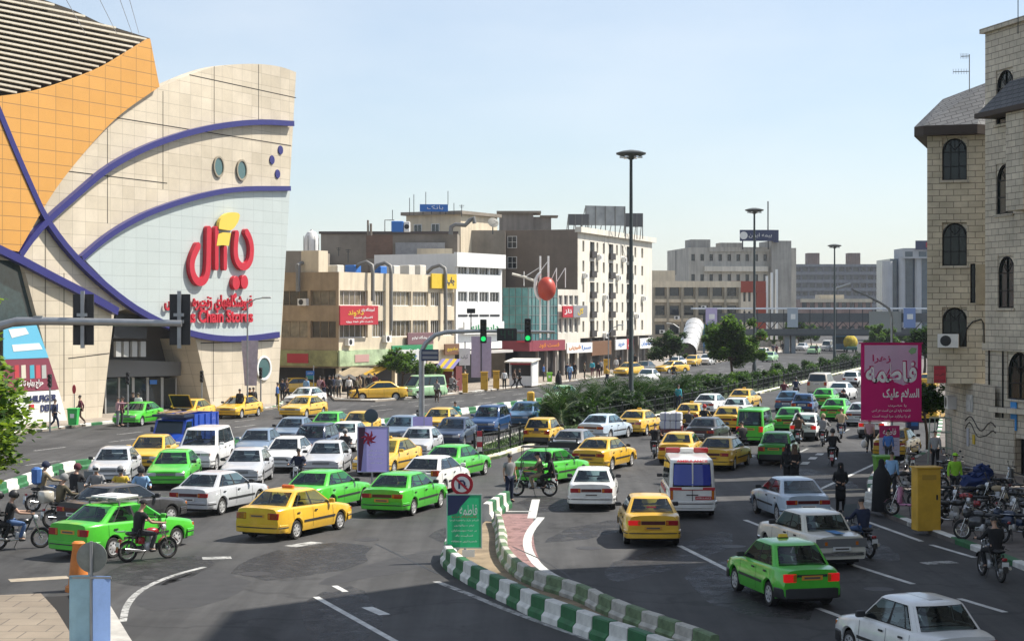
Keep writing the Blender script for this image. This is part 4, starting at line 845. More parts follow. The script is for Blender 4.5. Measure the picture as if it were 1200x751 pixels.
o=text('بیمه ایران',SR['white'],P(891,276,Yq-.25),(1,0,0),(0,0,1),height=.95,width=4.4,ext=.02);W(o,t);b=MB();b.lathe([(.75,-.02),(.75,.03)],18,0,Matrix.Translation(P(871.5,276,Yq-.23))@Matrix.Rotation(R(90),4,'X'));W(b.build('emblem',SR['white']),t)
b=MB();b.tube([P(900,283,350),P(900,236,350)],.13,5);tag(b.build('roof_aerial',DKSTEEL),'tall thin aerial rising from the concrete tower','aerial')
b=MB();b.tube([P(792,322,275),P(792,294,275)],.05,5);tag(b.build('roof_aerial',DKSTEEL),'thin aerial on the beige office block roof','aerial')
HAZB=plaster('slate_brick',(.20,.19,.20),stain=.15)
t,p0,d,n,w,h=slabblock('apartment_slab','very long slate grey apartment slab with two rooftop towers far behind the bridge',905,1050,690,311,HAZB,8,17,fw=.72,fh=.5,deep=20,yaw=.0);M=frame_M(p0,d)
[boxpart(t,'roof_tower',M,XY(x,690)-p0.x,XY(x+14,690)-p0.x,3,9,h-.4,ZY(296.5,693),plaster('tower_brick',(.24,.17,.14)))for x in(948,996)];[boxpart(t,'balcony_band',M,0,w,-.6,-.01,h/8*j-.55,h/8*j+.45,plaster('band_concrete',(.27,.27,.28)))for j in range(1,9)]
t,p0,d,n,w,h=slabblock('terrace_house','low terracotta terrace with pale roof edges beyond the bridge',938,1022,520,351,plaster('terracotta_wall',(.34,.22,.18)),3,9,yaw=.05,fh=.6);M=frame_M(p0,d);boxpart(t,'parapet',M,0,w,-.5,.2,h-.8,h+.2,CREAM);boxpart(t,'upper_storey',M,w*.28,w*.62,1,7,h-.3,h+1.4,CREAM)
slabblock('stone_house','narrow beige house stepping up beside the concrete tower',918,932,420,330,CREAM,5,2,yaw=.1,deep=12)
# blue glass office with rounded shafts
t=thing('glass_office','blue glass office building with rounded pale shafts next to the brick corner house','building',P(1036,400,430));Yo=430;GB=mat('blue_glass',(.05,.09,.13),.1,noise=.5,nscale=.25,spec=.7);PAL=plaster('pale_shaft',(.48,.49,.50),stain=.1,streak=.1)
b=MB();b.box(XY(1045,Yo),XY(1110,Yo),Yo+2,Yo+18,0,ZY(303,Yo));W(b.build('glazing',GB),t)
for x0,x1,yt in((1035,1047,306),(1054,1062,301),(1073,1081,300)):
 c=Vector((XY((x0+x1)/2,Yo),Yo+1,0));r=(XY(x1,Yo)-XY(x0,Yo))/2;b=MB();b.lathe([(r,0),(r,ZY(yt,Yo))],20,0,Matrix.Translation(c));W(b.build('shaft',PAL,smooth=40),t)
b=MB();b.box(XY(1058,Yo),XY(1110,Yo),Yo-.6,Yo+10,ZY(303,Yo),ZY(291,Yo));W(b.build('upper_storey',PAL),t)
for x in(1060,1076):b=MB();b.box(XY(x,Yo),XY(x+9,Yo),Yo-.65,Yo-.61,ZY(301,Yo),ZY(295,Yo));W(b.build('strip_window',GB),t)
t=thing('roof_sign','small dark red and navy board above the blue glass office','sign',P(1080,291,428));b=MB();b.box(XY(1073,428),XY(1100,428),428,428.3,ZY(292.5,428),ZY(282,428));W(b.build('board',SR['navy']),t);b=MB();b.box(XY(1085,428),XY(1089,428),427.95,427.99,ZY(290,428),ZY(284,428));W(b.build('mark',SR['red']),t)
# covered footbridge
Yf=300;br=thing('footbridge','covered grey steel footbridge with a pale roof crossing the avenue','footbridge',P(925,425,Yf));x0,x1=XY(826,Yf),XY(1120,Yf);zb,zt=ZY(393.5,Yf),ZY(362.5,Yf)
bp=lambda nm,a,c,y0,y1,z0,z1,m:boxpart(br,nm,Matrix.Identity(4),a,c,y0,y1,z0,z1,m)
BG=mat('bridge_grey',(.085,.095,.10),.6,noise=.2);BG2=mat('bridge_dark',(.04,.045,.05),.6)
bp('deck',x0,x1,Yf,Yf+3.2,zb,zb+1.15,BG);bp('roof',XY(812,Yf),x1,Yf-.4,Yf+3.6,zt,zt+.28,mat('bridge_roof',(.55,.62,.70),.35));bp('roof_edge',XY(812,Yf),x1,Yf-.45,Yf-.4,zt+.03,zt+.2,mat('roof_edge_white',(.7,.72,.74),.4))
bp('parapet',x0,x1,Yf-.02,Yf+.1,ZY(377.5,Yf),ZY(367,Yf),BG);bp('back_parapet',x0,x1,Yf+3.1,Yf+3.2,ZY(377.5,Yf),ZY(367,Yf),BG2)
b=MB();k=0;x=x0
while x<x1:b.tube([(x,Yf-.08,zb+1.1),(x+1.1,Yf-.08,ZY(377,Yf))],.09,5);b.tube([(x+2.2,Yf-.08,zb+1.1),(x+1.1,Yf-.08,ZY(377,Yf))],.05,5);b.box(x-.06,x+.06,Yf-.1,Yf+.05,zb+1.1,zt,0);x+=2.2
W(b.build('truss',BG2),br);bp('beam',x0,x1,Yf-.1,Yf+.05,zb,zb+.3,BG2)
for a,c in((920,926),(928,933)):bp('pier',XY(a,Yf),XY(c,Yf),Yf+.6,Yf+2.2,0,zb,mat('pier_grey',(.22,.24,.25),.7))
bp('pier',XY(1075,Yf),XY(1086,Yf),Yf+.6,Yf+2.2,0,zb,BG);bp('panel',XY(1018,Yf),XY(1056,Yf),Yf-.16,Yf-.11,ZY(389,Yf),ZY(365,Yf),mat('bridge_panel',(.24,.25,.23),.6))
for a,c,y1,m,lb in((826.5,840,379.5,'lilac','lilac poster at the end of the footbridge by the escalator tube'),(922,934.5,383.5,'grey','grey blue poster on the footbridge above its pier'),(1058,1072,384,'blue','blue poster on the footbridge next to the brick corner house')):
 t=thing('bridge_poster',lb,'poster',P((a+c)/2,y1,Yf-.4));b=MB();b.box(XY(a,Yf),XY(c,Yf),Yf-.6,Yf-.5,ZY(y1,Yf),ZY(361,Yf));W(b.build('panel',{'grey':mat('poster_greyblue',(.32,.37,.42),.5),'lilac':SR['lilac'],'blue':mat('poster_blue',(.16,.24,.46),.5)}[m]),t);b=MB();b.box(XY(a+4,Yf),XY(c-3,Yf),Yf-.63,Yf-.605,ZY(374,Yf),ZY(368,Yf));W(b.build('picture',SR['white']),t)
te=thing('bridge_stairs','blue steel stair frame at the escalator end of the footbridge','stairs',P(828,420,Yf-6));b=MB()
for x,y in((824,294),(831,294),(824,299),(831,299)):b.box(XY(x,y),XY(x,y)+.3,y,y+.3,0,ZY(380,y))
W(b.build('post',mat('stair_blue',(.05,.16,.30),.5)),te);b=MB()
for i in range(12):b.box(XY(822,296)-i*.05,XY(833,296),299-i*.7,299.6-i*.7,zb+.3-i*.27,zb+.42-i*.27)
W(b.build('tread',BG),te)
b=MB();p,q=P(805,412,252),P(814,382,260);dv=(q-p).normalized();rr=1.35
tt=thing('escalator_tube','slanting silver half round escalator cover below the footbridge','escalator',(p.x,p.y,0));b.tube([p,p.lerp(q,.5),q,q+dv*.5,q+dv*.9],[rr,rr,rr,rr*.8,rr*.3],20,cap=False);W(b.build('cover',mat('tube_silver',(.62,.61,.58),.3,.35,noise=.08),smooth=60),tt)
b=MB();[b.tube([p.lerp(q,f)+(dv.orthogonal().normalized()*math.cos(a)+dv.cross(dv.orthogonal().normalized())*math.sin(a))*(rr+.01)for a in[2*math.pi*i/18 for i in range(19)]],.025,4)for f in(0,.2,.4,.6,.8,1)];W(b.build('rib',DUCT),tt)
b=MB();b.ball(p+dv*.4,rr*.97,0,10,(1,.3,1));W(b.build('mouth',mat('tube_dark',(.04,.035,.03),.8)),tt);b=MB();b.box(p.x-1,p.x-.7,p.y,p.y+.3,0,p.z);b.box(p.x+.7,p.x+1,p.y,p.y+.3,0,p.z);b.box(q.x-.3,q.x+.3,q.y,q.y+.5,0,q.z-1);W(b.build('support',BG2),tt)
# brick corner house at the near right
PB=brickmat('pale_brick',(.62,.555,.44),(.52,.465,.37),(.24,.21,.17),.62,.27,.016,.5,stain=.35,sscale=.6,bump=.6)
PB2=brickmat('pale_brick_warm',(.62,.54,.40),(.53,.46,.335),(.25,.21,.16),.62,.27,.016,.5,stain=.35,sscale=.6,bump=.6)
IRON=mat('window_iron',(.004,.005,.005),.6);DGL=mat('dark_window',(.014,.022,.020),.2,spec=.4)
Yb1=80.;C0=Vector((XY(1086.5,Yb1),Yb1,0));C1=Vector((XY(1156,79.2),79.2,0));C2=Vector((21.7,72.4,0));db=(C1-C0).normalized();nb=Vector((db.y,-db.x,0))
C1b=Vector((XY(1154.5,77.6),77.6,0));d2=(C2-C1b).normalized();n2=Vector((d2.y,-d2.x,0))
house=thing('corner_house','tall pale brick corner house with arched windows and a hipped turret','building',C0)
zlo=onfac(C0,db,1090,449)[1];ztop=onfac(C0,db,1090,152)[1]
def bw(px0,px1,y0,y1):return hole_px(C0,db,px0,px1,y0,y1)
wins=[bw(1104,1133,162,211.5),bw(1104,1133,261,311.5),bw(1104,1133,360,406)]
slit=bw(1137,1143,309,355)
b=MB();wallgrid(b,C0,C1,zlo,ztop,wins+[slit],.22);W(b.build('wall',PB2),house)
for h_ in wins:put_window(house,C0,db,nb,h_,.22,3,3,fm=IRON,gm=DGL,arch=True)
put_window(house,C0,db,nb,slit,.22,1,1,fm=IRON,gm=DGL)
Mb=frame_M(C0,db);Lb=(C1-C0).length
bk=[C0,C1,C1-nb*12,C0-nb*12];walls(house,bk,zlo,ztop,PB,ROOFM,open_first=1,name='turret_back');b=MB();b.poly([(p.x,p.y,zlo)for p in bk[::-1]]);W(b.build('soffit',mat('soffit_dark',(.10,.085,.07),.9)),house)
for h_ in wins:boxpart(house,'sill',Mb,h_[0]-.12,h_[1]+.12,-.07,-.001,h_[2]-.1,h_[2],PB)
# turret roof: hipped, dark tiles, boxed eave
ROOFT=brickmat('roof_tiles',(.14,.145,.15),(.11,.115,.12),(.04,.04,.045),.5,.2,.02,.5,stain=.25,bump=.6);EAVE=mat('eave_brown',(.045,.032,.024),.7)
e=.62;ov=[C0-db*e*.9+nb*.1,C0-db*.1+nb*e,C1-db*.35+nb*e,C1+db*.1+nb*.05]
zE0,zE1,zR=ZY(170,80),ZY(143,80),ZY(103,80)
b=MB();lo=[Vector((p.x,p.y,zE0+.38))for p in ov]+[Vector((p.x,p.y,0))-nb*6+Vector((0,0,zE0+.38))for p in(C1+db*.1,C0-db*e*.9)]
hi=[p+Vector((0,0,.42))for p in lo];nn=len(lo);b.add(lo+hi,[tuple(range(nn-1,-1,-1)),tuple(range(nn,2*nn))]+[(i,(i+1)%nn,nn+(i+1)%nn,nn+i)for i in range(nn)]);W(b.build('eave',EAVE),house)
zb0=zE0+.8;up=lambda p,z:Vector((p.x,p.y,z));r0=up(C0+db*.55-nb*1.6,zR-.35);r1=up(C1+db*.1-nb*2.0,zR+.45)
b=MB();f=[up(p,zb0)for p in ov]
b.poly([f[0],f[1],r0]);b.poly([f[1],f[2],r1,r0]);b.poly([f[2],f[3],r1]);g0=up(C0-db*e*.9-nb*6,zb0);b.poly([g0,f[0],r0,up(C0+db*.55-nb*6,zR-.35)]);W(b.build('roof',ROOFT),house)
# main wall facing the avenue, coming toward the viewer
zt2=ZY(41,78);u2=lambda px:uat(C1b,d2,px)
def w2(px0,px1,y0,y1):
 u0,u1=u2(px0),u2(px1);Y=C1b.y+d2.y*u0;return(u0,u1,ZY(y1,Y),ZY(y0,Y))
ws=[w2(1167,1187,84,147),w2(1167,1187,193,252),w2(1169,1188,300,361),w2(1180,1207,411,467)]
L2=(C2-C1b).length
more=[(u,u+1.3,z,z+2.1)for u in(7,10.5,14,17.5)for z in(3.2,7.4,11.4,15.4)if u+1.4<L2]
low2=ZY(513,75);b=MB();wallgrid(b,C1b,C2,low2,zt2,ws+more,.12);W(b.build('wall',PB),house)
for h_ in ws+more:put_window(house,C1b,d2,n2,h_,.12,2,3,fm=IRON,gm=DGL,arch=True)
M2=frame_M(C1b,d2)
for h_ in ws:boxpart(house,'sill',M2,h_[0]-.1,h_[1]+.1,-.08,-.001,h_[2]-.1,h_[2],PB)
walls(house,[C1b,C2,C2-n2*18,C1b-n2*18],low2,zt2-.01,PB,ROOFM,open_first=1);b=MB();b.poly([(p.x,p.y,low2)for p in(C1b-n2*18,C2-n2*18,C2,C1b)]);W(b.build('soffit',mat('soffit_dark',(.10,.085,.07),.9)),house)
boxpart(house,'coping',M2,-.15,L2+.2,-.2,.35,zt2-.02,zt2+.18,PB);boxpart(house,'ledge',M2,0,L2,-.16,-.002,ZY(405,77)-.2,ZY(405,77)+.1,PB)
b=MB();ee=[u2(1168),L2-.2];pa=[(ee[0],-.9,ZY(132,76)),(ee[1],-.9,ZY(132,76)),(ee[1],-.02,ZY(97,76)),(ee[0]+1.2,-.02,ZY(97,76))];b.poly([M2@Vector(v)for v in pa]);b.poly([M2@Vector(v)for v in(pa[0],pa[3],(ee[0]+0,-.02,ZY(132,76)))]);W(b.build('bay_roof',ROOFT),house);boxpart(house,'bay_eave',M2,ee[0]-.1,ee[1],-1.0,-.004,ZY(138,76),ZY(132.2,76),EAVE);boxpart(house,'bay',M2,u2(1198),ee[1]-.5,-.75,-.003,ZY(250,76),ZY(138.2,76),PB)
boxpart(house,'wall_panel',Mb,uat(C0,db,1143.5),uat(C0,db,1155),-.06,-.003,onfac(C0,db,1150,356)[1],onfac(C0,db,1150,310)[1],mat('beige_patch',(.40,.33,.22),.8,noise=.15))
# ground floor set back
GA=Vector((XY(1131,80.6),80.6,0));GB_=Vector((XY(1166,76.2),76.2,0));GC=Vector((22.4,71.6,0));GD=C0-nb*6+db*.3
for a,c,nm in((GA,GB_,'base_wall'),(GB_,GC,'base_wall'),(GD,GA,'base_wall')):
 b=MB();ll=(c-a).length;dd_=(c-a).normalized();hs=[(ll*.60,ll*.60+1.4,.15,2.6)]if a==GB_ else[]
 if a==GB_:hs=[(1.3,3.2,.15,2.5)]
 wallgrid(b,a,c,.1,zlo+.05 if a!=GB_ else low2+.02,hs,.4);W(b.build(nm,PB),house)
 for h_ in hs:
  o=put_window(house,Vector((a.x,a.y,0)),dd_,Vector((dd_.y,-dd_.x,0)),h_,.4,2,1,fm=IRON,gm=SHOPD);o.name='shop_door'
boxpart(house,'ledge',frame_M(GB_,(GC-GB_)),0,(GC-GB_).length,-.35,0,2.75,2.95,PB)
o=aircon(house,C0+db*uat(C0,db,1101)+db*.4+nb*.03+Vector((0,0,onfac(C0,db,1110,407)[1])),db,nb);o2=aircon(house,GD+(GA-GD)*.5+Vector((0,0,2.5)),(GA-GD).normalized(),Vector(((GA-GD).normalized().y,-(GA-GD).normalized().x,0)))
b=MB();q=lambda px,py:C0+db*uat(C0,db,px)+nb*.05+Vector((0,0,onfac(C0,db,px,py)[1]));b.tube([q(1128,405),q(1133,385),q(1140,377),q(1150,374),q(1153,380),q(1153.5,410)],.03,5);W(b.build('pipe',IRON),house)
for px in(1160,1176):b=MB();qq=lambda py:C1b+d2*u2(px)+n2*.04+Vector((0,0,ZY(py,76)));b.tube([qq(405),qq(515)],.035,5);W(b.build('pipe',IRON),house)
b=MB();pts=[GA+(GB_-GA)*f+Vector((0,-.06,2.1+.25*math.sin(f*9)-.1*f))for f in[i/14 for i in range(15)]];b.tube(pts,.03,5);b.tube([p+Vector((0,-.02,-.35+.1*math.sin(i)))for i,p in enumerate(pts)],.025,5);W(b.build('cable',BLACK),house)
def flat_sign(name,label,cat,p,d,w,h,m,words=(),thick=.03):
 d=Vector(d).normalized();n=Vector((d.y,-d.x,0));t=thing(name,label,cat,p);M=frame_M(p,d,p[2]);b=MB();b.box(-w/2,w/2,-thick,0,0,h,0,M);W(b.build('board',m),t)
 for s,mm,fx,fy,fw,fh in words:o=text(s,mm,Vector(p)+d*w*(fx-.5)+n*(thick+.008)+Vector((0,0,h*fy)),d,(0,0,1),height=h*fh,width=w*fw,ext=.004,bold=.012);W(o,t)
 return t
pq=lambda px,py,k=.03:C0+db*uat(C0,db,px)+nb*k+Vector((0,0,onfac(C0,db,px,py)[1]))
flat_sign('wall_notice','red wall notice with black and white lines on the brick corner house','notice',pq(1101.5,448.5),db,.52,.75,SR['red'],(('خدمات اداری',BLACK,.5,.85,.8,.12),('کافی نت',BLACK,.5,.5,.86,.2),('ترجمه فوری',BLACK,.5,.15,.8,.14)))
pg=GA+(GB_-GA)*.25;dgv=(GB_-GA).normalized();pg2=lambda f,z:GA+(GB_-GA)*f+Vector((dgv.y,-dgv.x,0))*.02+Vector((0,0,z))
t=flat_sign('wall_notice','patch of torn white paper bills on the brick corner','notice',pg2(.18,2.55),dgv,.95,.75,mat('torn_paper',(.55,.54,.50),.9,noise=.35,nscale=3))
flat_sign('wall_notice','bright blue upright notice on the ledge wall by the barred window','notice',C1b+d2*(u2(1189))+n2*.03+Vector((0,0,ZY(505,74.6))),d2,.5,1.3,mat('notice_blue',(.03,.24,.58),.6),(('اجاره',SR['white'],.5,.7,.6,.15),))
flat_sign('wall_notice','small yellow notice low on the brick corner','notice',pg2(.32,1.15),dgv,.3,.42,SR['yellow']);flat_sign('wall_notice','pale slip of paper beside the small yellow notice','notice',pg2(.12,1.0),dgv,.28,.8,mat('pale_paper',(.5,.5,.52),.9))
t=thing('roof_aerial','television aerial above the hipped turret roof','aerial',P(1136,106,79.));b=MB();b.tube([P(1136,108,79.5),P(1136,64,79.5)],.022,5);W(b.build('mast',DUCT),t)
for y,l in((66,10),(84,19)):b=MB();b.tube([P(1136,y,79.5),P(1136-l,y+.5,79.5)],.02,4);[b.tube([P(1136-l*k/6,y-3,79.5-.25),P(1136-l*k/6,y+3,79.5+.25)],.01,4)for k in range(1,7)];W(b.build('boom',DUCT),t)
b=MB();b.tube([P(1193,40,74),P(1193,-30,74)],.02,5);tag(b.build('roof_aerial',DKSTEEL),'bare thin rod on the flat roof of the corner house','aerial')
wing=thing('unseen_shade_block','unseen pale brick block added to shade the near road','building',(20.8,70.4,0));W0,W1=Vector((20.8,70.4,0)),Vector((17.7,55.2,0));dw=(W1-W0).normalized()  # unseen block added beyond the view to extend the road shadow
facade(wing,W0,W1,0,19.2,[(u,u+1.3)for u in(2,5.5,9,12.5)],[(z,z+2)for z in(3.2,7.4,11.4,15.4)],PB,.2,2,3,fm=IRON,gm=DGL);nw=Vector((dw.y,-dw.x,0));walls(wing,[W0,W1,W1-nw*10,W0-nw*10],0,19.18,PB,ROOFM,open_first=1)
# unseen taller block, placed and roof sloped to cast the near road shadow
tw=thing('unseen_shade_tower','unseen brick tower added for its road shadow, with a roof sloped to fit','building',(18.4,50,0))
b=MB();f=[(17.1,53.8),(18.4,49.8),(18.4,18),(40,18),(40,53.8)];hz_=[22.3,33,33,33,22.3]
vs=[Vector((x,y,0))for x,y in f]+[Vector((x,y,z))for(x,y),z in zip(f,hz_)];b.add(vs,[(i+5,(i+1)%5+5,(i+1)%5,i)for i in range(5)]+[(5,9,6),(6,9,8),(6,8,7)]);W(b.build('wall',PB),tw)
for z in range(4,30,4):
 for y in range(20,48,5):put_window(tw,Vector((18.38,y+2,0)),Vector((0,-1,0)),Vector((-1,0,0)),(0,1.6,z,z+2),.03,2,2,fm=IRON,gm=DGL,frame=False)
# vehicles
PAINTS={k:paint('paint_'+k,c)for k,c in dict(
 green=(.075,.50,.035),dkgreen=(.055,.36,.035),yellow=(.74,.44,.035),amber=(.70,.42,.03),white=(.74,.74,.72),silver=(.50,.51,.53),paleblue=(.46,.55,.64),
 greyblue=(.16,.22,.30),navy=(.015,.03,.07),blue=(.012,.055,.16),ltblue=(.05,.13,.23),darkgrey=(.045,.045,.047),grey=(.22,.22,.225),cream=(.66,.63,.54),truckblue=(.015,.07,.42),mint=(.34,.55,.30),teal=(.02,.14,.13),beige=(.52,.48,.40)).items()}
TRIM=mat('bumper_plastic',(.028,.028,.03),.55,noise=.15);SEAM=mat('door_gap',(.01,.01,.01),.8)
LAMPR=mat('tail_lamp_red',(.30,.008,.012),.15,coat=.6);LAMPO=mat('indicator_orange',(.5,.14,.01),.2,coat=.5);BRK=mat('brake_lamp_lit',(.62,.012,.012),.25,emis=.28);LAMPC=mat('head_lamp',(.56,.58,.60),.1,metal=.25,coat=1)
PLW=mat('plate_white',(.7,.7,.68),.5);PLY=mat('plate_taxi',(.62,.30,.03),.5);RIMM=mat('wheel_silver',(.52,.52,.52),.4,.25);HOLE=mat('wheel_gap',(.012,.012,.012),.8)
SIGNY=mat('roof_sign_yellow',(.80,.52,.05),.45);SIGNO=mat('roof_sign_orange',(.62,.12,.02),.45);INTER=mat('cabin_dark',(.02,.02,.022),.9)
CT={
 'p405':dict(L=4.41,W=1.71,fo=.84,wb=2.67,top=[(-2.205,.93),(-1.6,.975),(-1.3,.985),(.95,.92),(1.6,.83),(2.12,.76),(2.205,.71)],yc=.98,yf=.20,yr=-1.02,yb=-1.66,zf=.92,zr=.97,zt=1.40,wr=.56,tl=(.66,.81,.54),split=-.33),
 'samand':dict(L=4.5,W=1.72,fo=.86,wb=2.67,top=[(-2.25,1.00),(-1.7,1.03),(-1.3,1.02),(1.0,.94),(1.7,.84),(2.16,.76),(2.25,.70)],yc=1.05,yf=.20,yr=-.98,yb=-1.70,zf=.93,zr=1.0,zt=1.46,wr=.58,tl=(.68,.88,.55),split=-.33,bodybump=1),
 'pride':dict(L=3.93,W=1.60,fo=.75,wb=2.345,top=[(-1.965,.93),(-1.5,.965),(-1.2,.975),(.85,.93),(1.4,.85),(1.88,.77),(1.965,.71)],yc=.92,yf=.25,yr=-.95,yb=-1.42,zf=.93,zr=.96,zt=1.455,wr=.56,tl=(.66,.86,.60),split=-.32,blackbump=1),
 'hatch':dict(L=3.56,W=1.60,fo=.75,wb=2.345,top=[(-1.78,.90),(-1.3,.965),(.7,.93),(1.25,.85),(1.70,.77),(1.78,.71)],yc=.78,yf=.12,yr=-1.22,yb=-1.66,zf=.93,zr=.95,zt=1.455,wr=.56,tl=(.66,.86,.62),split=-.42,blackbump=1),
 'round':dict(L=3.84,W=1.66,fo=.80,wb=2.44,top=[(-1.92,.86),(-1.5,.99),(.8,.95),(1.35,.86),(1.82,.76),(1.92,.70)],yc=.98,yf=.15,yr=-1.15,yb=-1.78,zf=.95,zr=1.0,zt=1.435,wr=.54,tl=(.78,1.0,.66),split=-.38,bodybump=1),
 'saloon':dict(L=4.30,W=1.62,fo=.78,wb=2.50,top=[(-2.15,.90),(-1.6,.95),(-1.15,.96),(.95,.95),(1.6,.92),(2.12,.86),(2.15,.80)],yc=1.0,yf=.42,yr=-.92,yb=-1.32,zf=.94,zr=.95,zt=1.43,wr=.60,tl=(.66,.80,.62),split=-.28,chrome=1),
 'suv':dict(L=4.76,W=1.88,fo=.88,wb=2.79,top=[(-2.38,1.12),(-1.9,1.16),(1.1,1.12),(1.8,1.08),(2.3,.98),(2.38,.84)],yc=1.15,yf=.55,yr=-1.98,yb=-2.28,zf=1.12,zr=1.15,zt=1.86,wr=.70,tl=(.85,1.15,.74),split=-.25,wr_=.37,bodybump=1,extra=1),
 'wagon':dict(L=4.2,W=1.72,fo=.80,wb=2.6,top=[(-2.1,.95),(-1.6,1.02),(.95,.96),(1.55,.90),(2.02,.78),(2.1,.66)],yc=1.0,yf=.30,yr=-1.6,yb=-2.0,zf=.97,zr=1.0,zt=1.60,wr=.60,tl=(.8,1.05,.68),split=-.33,bodybump=1,extra=1),
 'van':dict(L=3.9,W=1.62,fo=.55,wb=2.3,top=[(-1.95,.94),(-1.7,1.0),(1.0,1.0),(1.55,.94),(1.88,.82),(1.95,.66)],yc=1.62,yf=.95,yr=-1.74,yb=-1.92,zf=1.0,zr=1.0,zt=1.86,wr=.66,tl=(.70,.98,.70),split=.15,bodybump=1,extra=1,wr_=.28),
 'ambulance':dict(L=4.75,W=1.72,fo=.75,wb=2.65,top=[(-2.375,1.02),(-2.0,1.06),(1.2,1.06),(1.8,1.0),(2.28,.86),(2.375,.70)],yc=1.85,yf=1.0,yr=-2.2,yb=-2.35,zf=1.06,zr=1.06,zt=2.0,wr=.72,tl=(.66,.98,.89),split=.3,extra=1,wr_=.31),
}
def lerp(a,b,t):return a+(b-a)*t
def prof(top,y):
 if y<=top[0][0]:return top[0][1]
 for(a,za),(c,zc)in zip(top[:-1],top[1:]):
  if y<=c:return lerp(za,zc,(y-a)/(c-a))
 return top[-1][1]
WHEELS={}
def wheel_meshes(r,lod):
 k=(r,lod)
 if k in WHEELS:return WHEELS[k]
 Mx=Matrix.Rotation(R(90),4,'Y');t=MB();n=22 if not lod else 14
 t.lathe([(r*.66,-.085),(r*.93,-.092),(r,-.06),(r,.06),(r*.93,.092),(r*.66,.085)],n,0,Mx,False);hub=MB();hub.lathe([(r*.66,-.07),(r*.66,.05)],n,0,Mx)
 rim=MB()
 for sgn in(1,):
  rim.lathe([(r*.70,.05),(r*.70,.088),(r*.62,.080),(r*.60,.07),(r*.58,.066)],n,0,Mx)
  rim.lathe([(r*.60,.074),(r*.52,.080),(r*.34,.070),(r*.26,.082),(.01,.088)],n,0,Mx)
  for i in range(7):M=Matrix.Rotation(i*2*math.pi/7,4,'X');rim.add([M@Vector(v)for v in((.083,-.014,r*.36),(.083,.014,r*.36),(.086,.024,r*.54),(.086,-.024,r*.54))],[(0,1,2,3)],1)
 WHEELS[k]=(hub.mesh('wheel',[HOLE]),t.mesh('tyre',[RUBBER],40),rim.mesh('rim',[RIMM,HOLE],40));return WHEELS[k]
def glass_patch(S,u0,u1,v0,v1,nu,nv,tilt=(0,0,0,0),r=.12):
 """patch of a ruled surface with its corners cut round; tilt moves the four corners in u"""
 b=MB();g=[]
 for j in range(nv+1):
  v=lerp(v0,v1,j/nv);e=min(j,nv-j)/nv;sh=r*(1-min(1,e*5))*.25
  a=lerp(u0+tilt[0],u0+tilt[2],j/nv)+sh*(u1-u0);c=lerp(u1+tilt[1],u1+tilt[3],j/nv)-sh*(u1-u0)
  g.append([S(lerp(a,c,i/nu),v)for i in range(nu+1)])
 vs=[p for row in g for p in row];b.add(vs,[(j*(nu+1)+i,j*(nu+1)+i+1,(j+1)*(nu+1)+i+1,(j+1)*(nu+1)+i)for j in range(nv)for i in range(nu)]);return b
def slot_paint(o):
 if o.material_slots:o.material_slots[0].link='OBJECT'
PROTO={}
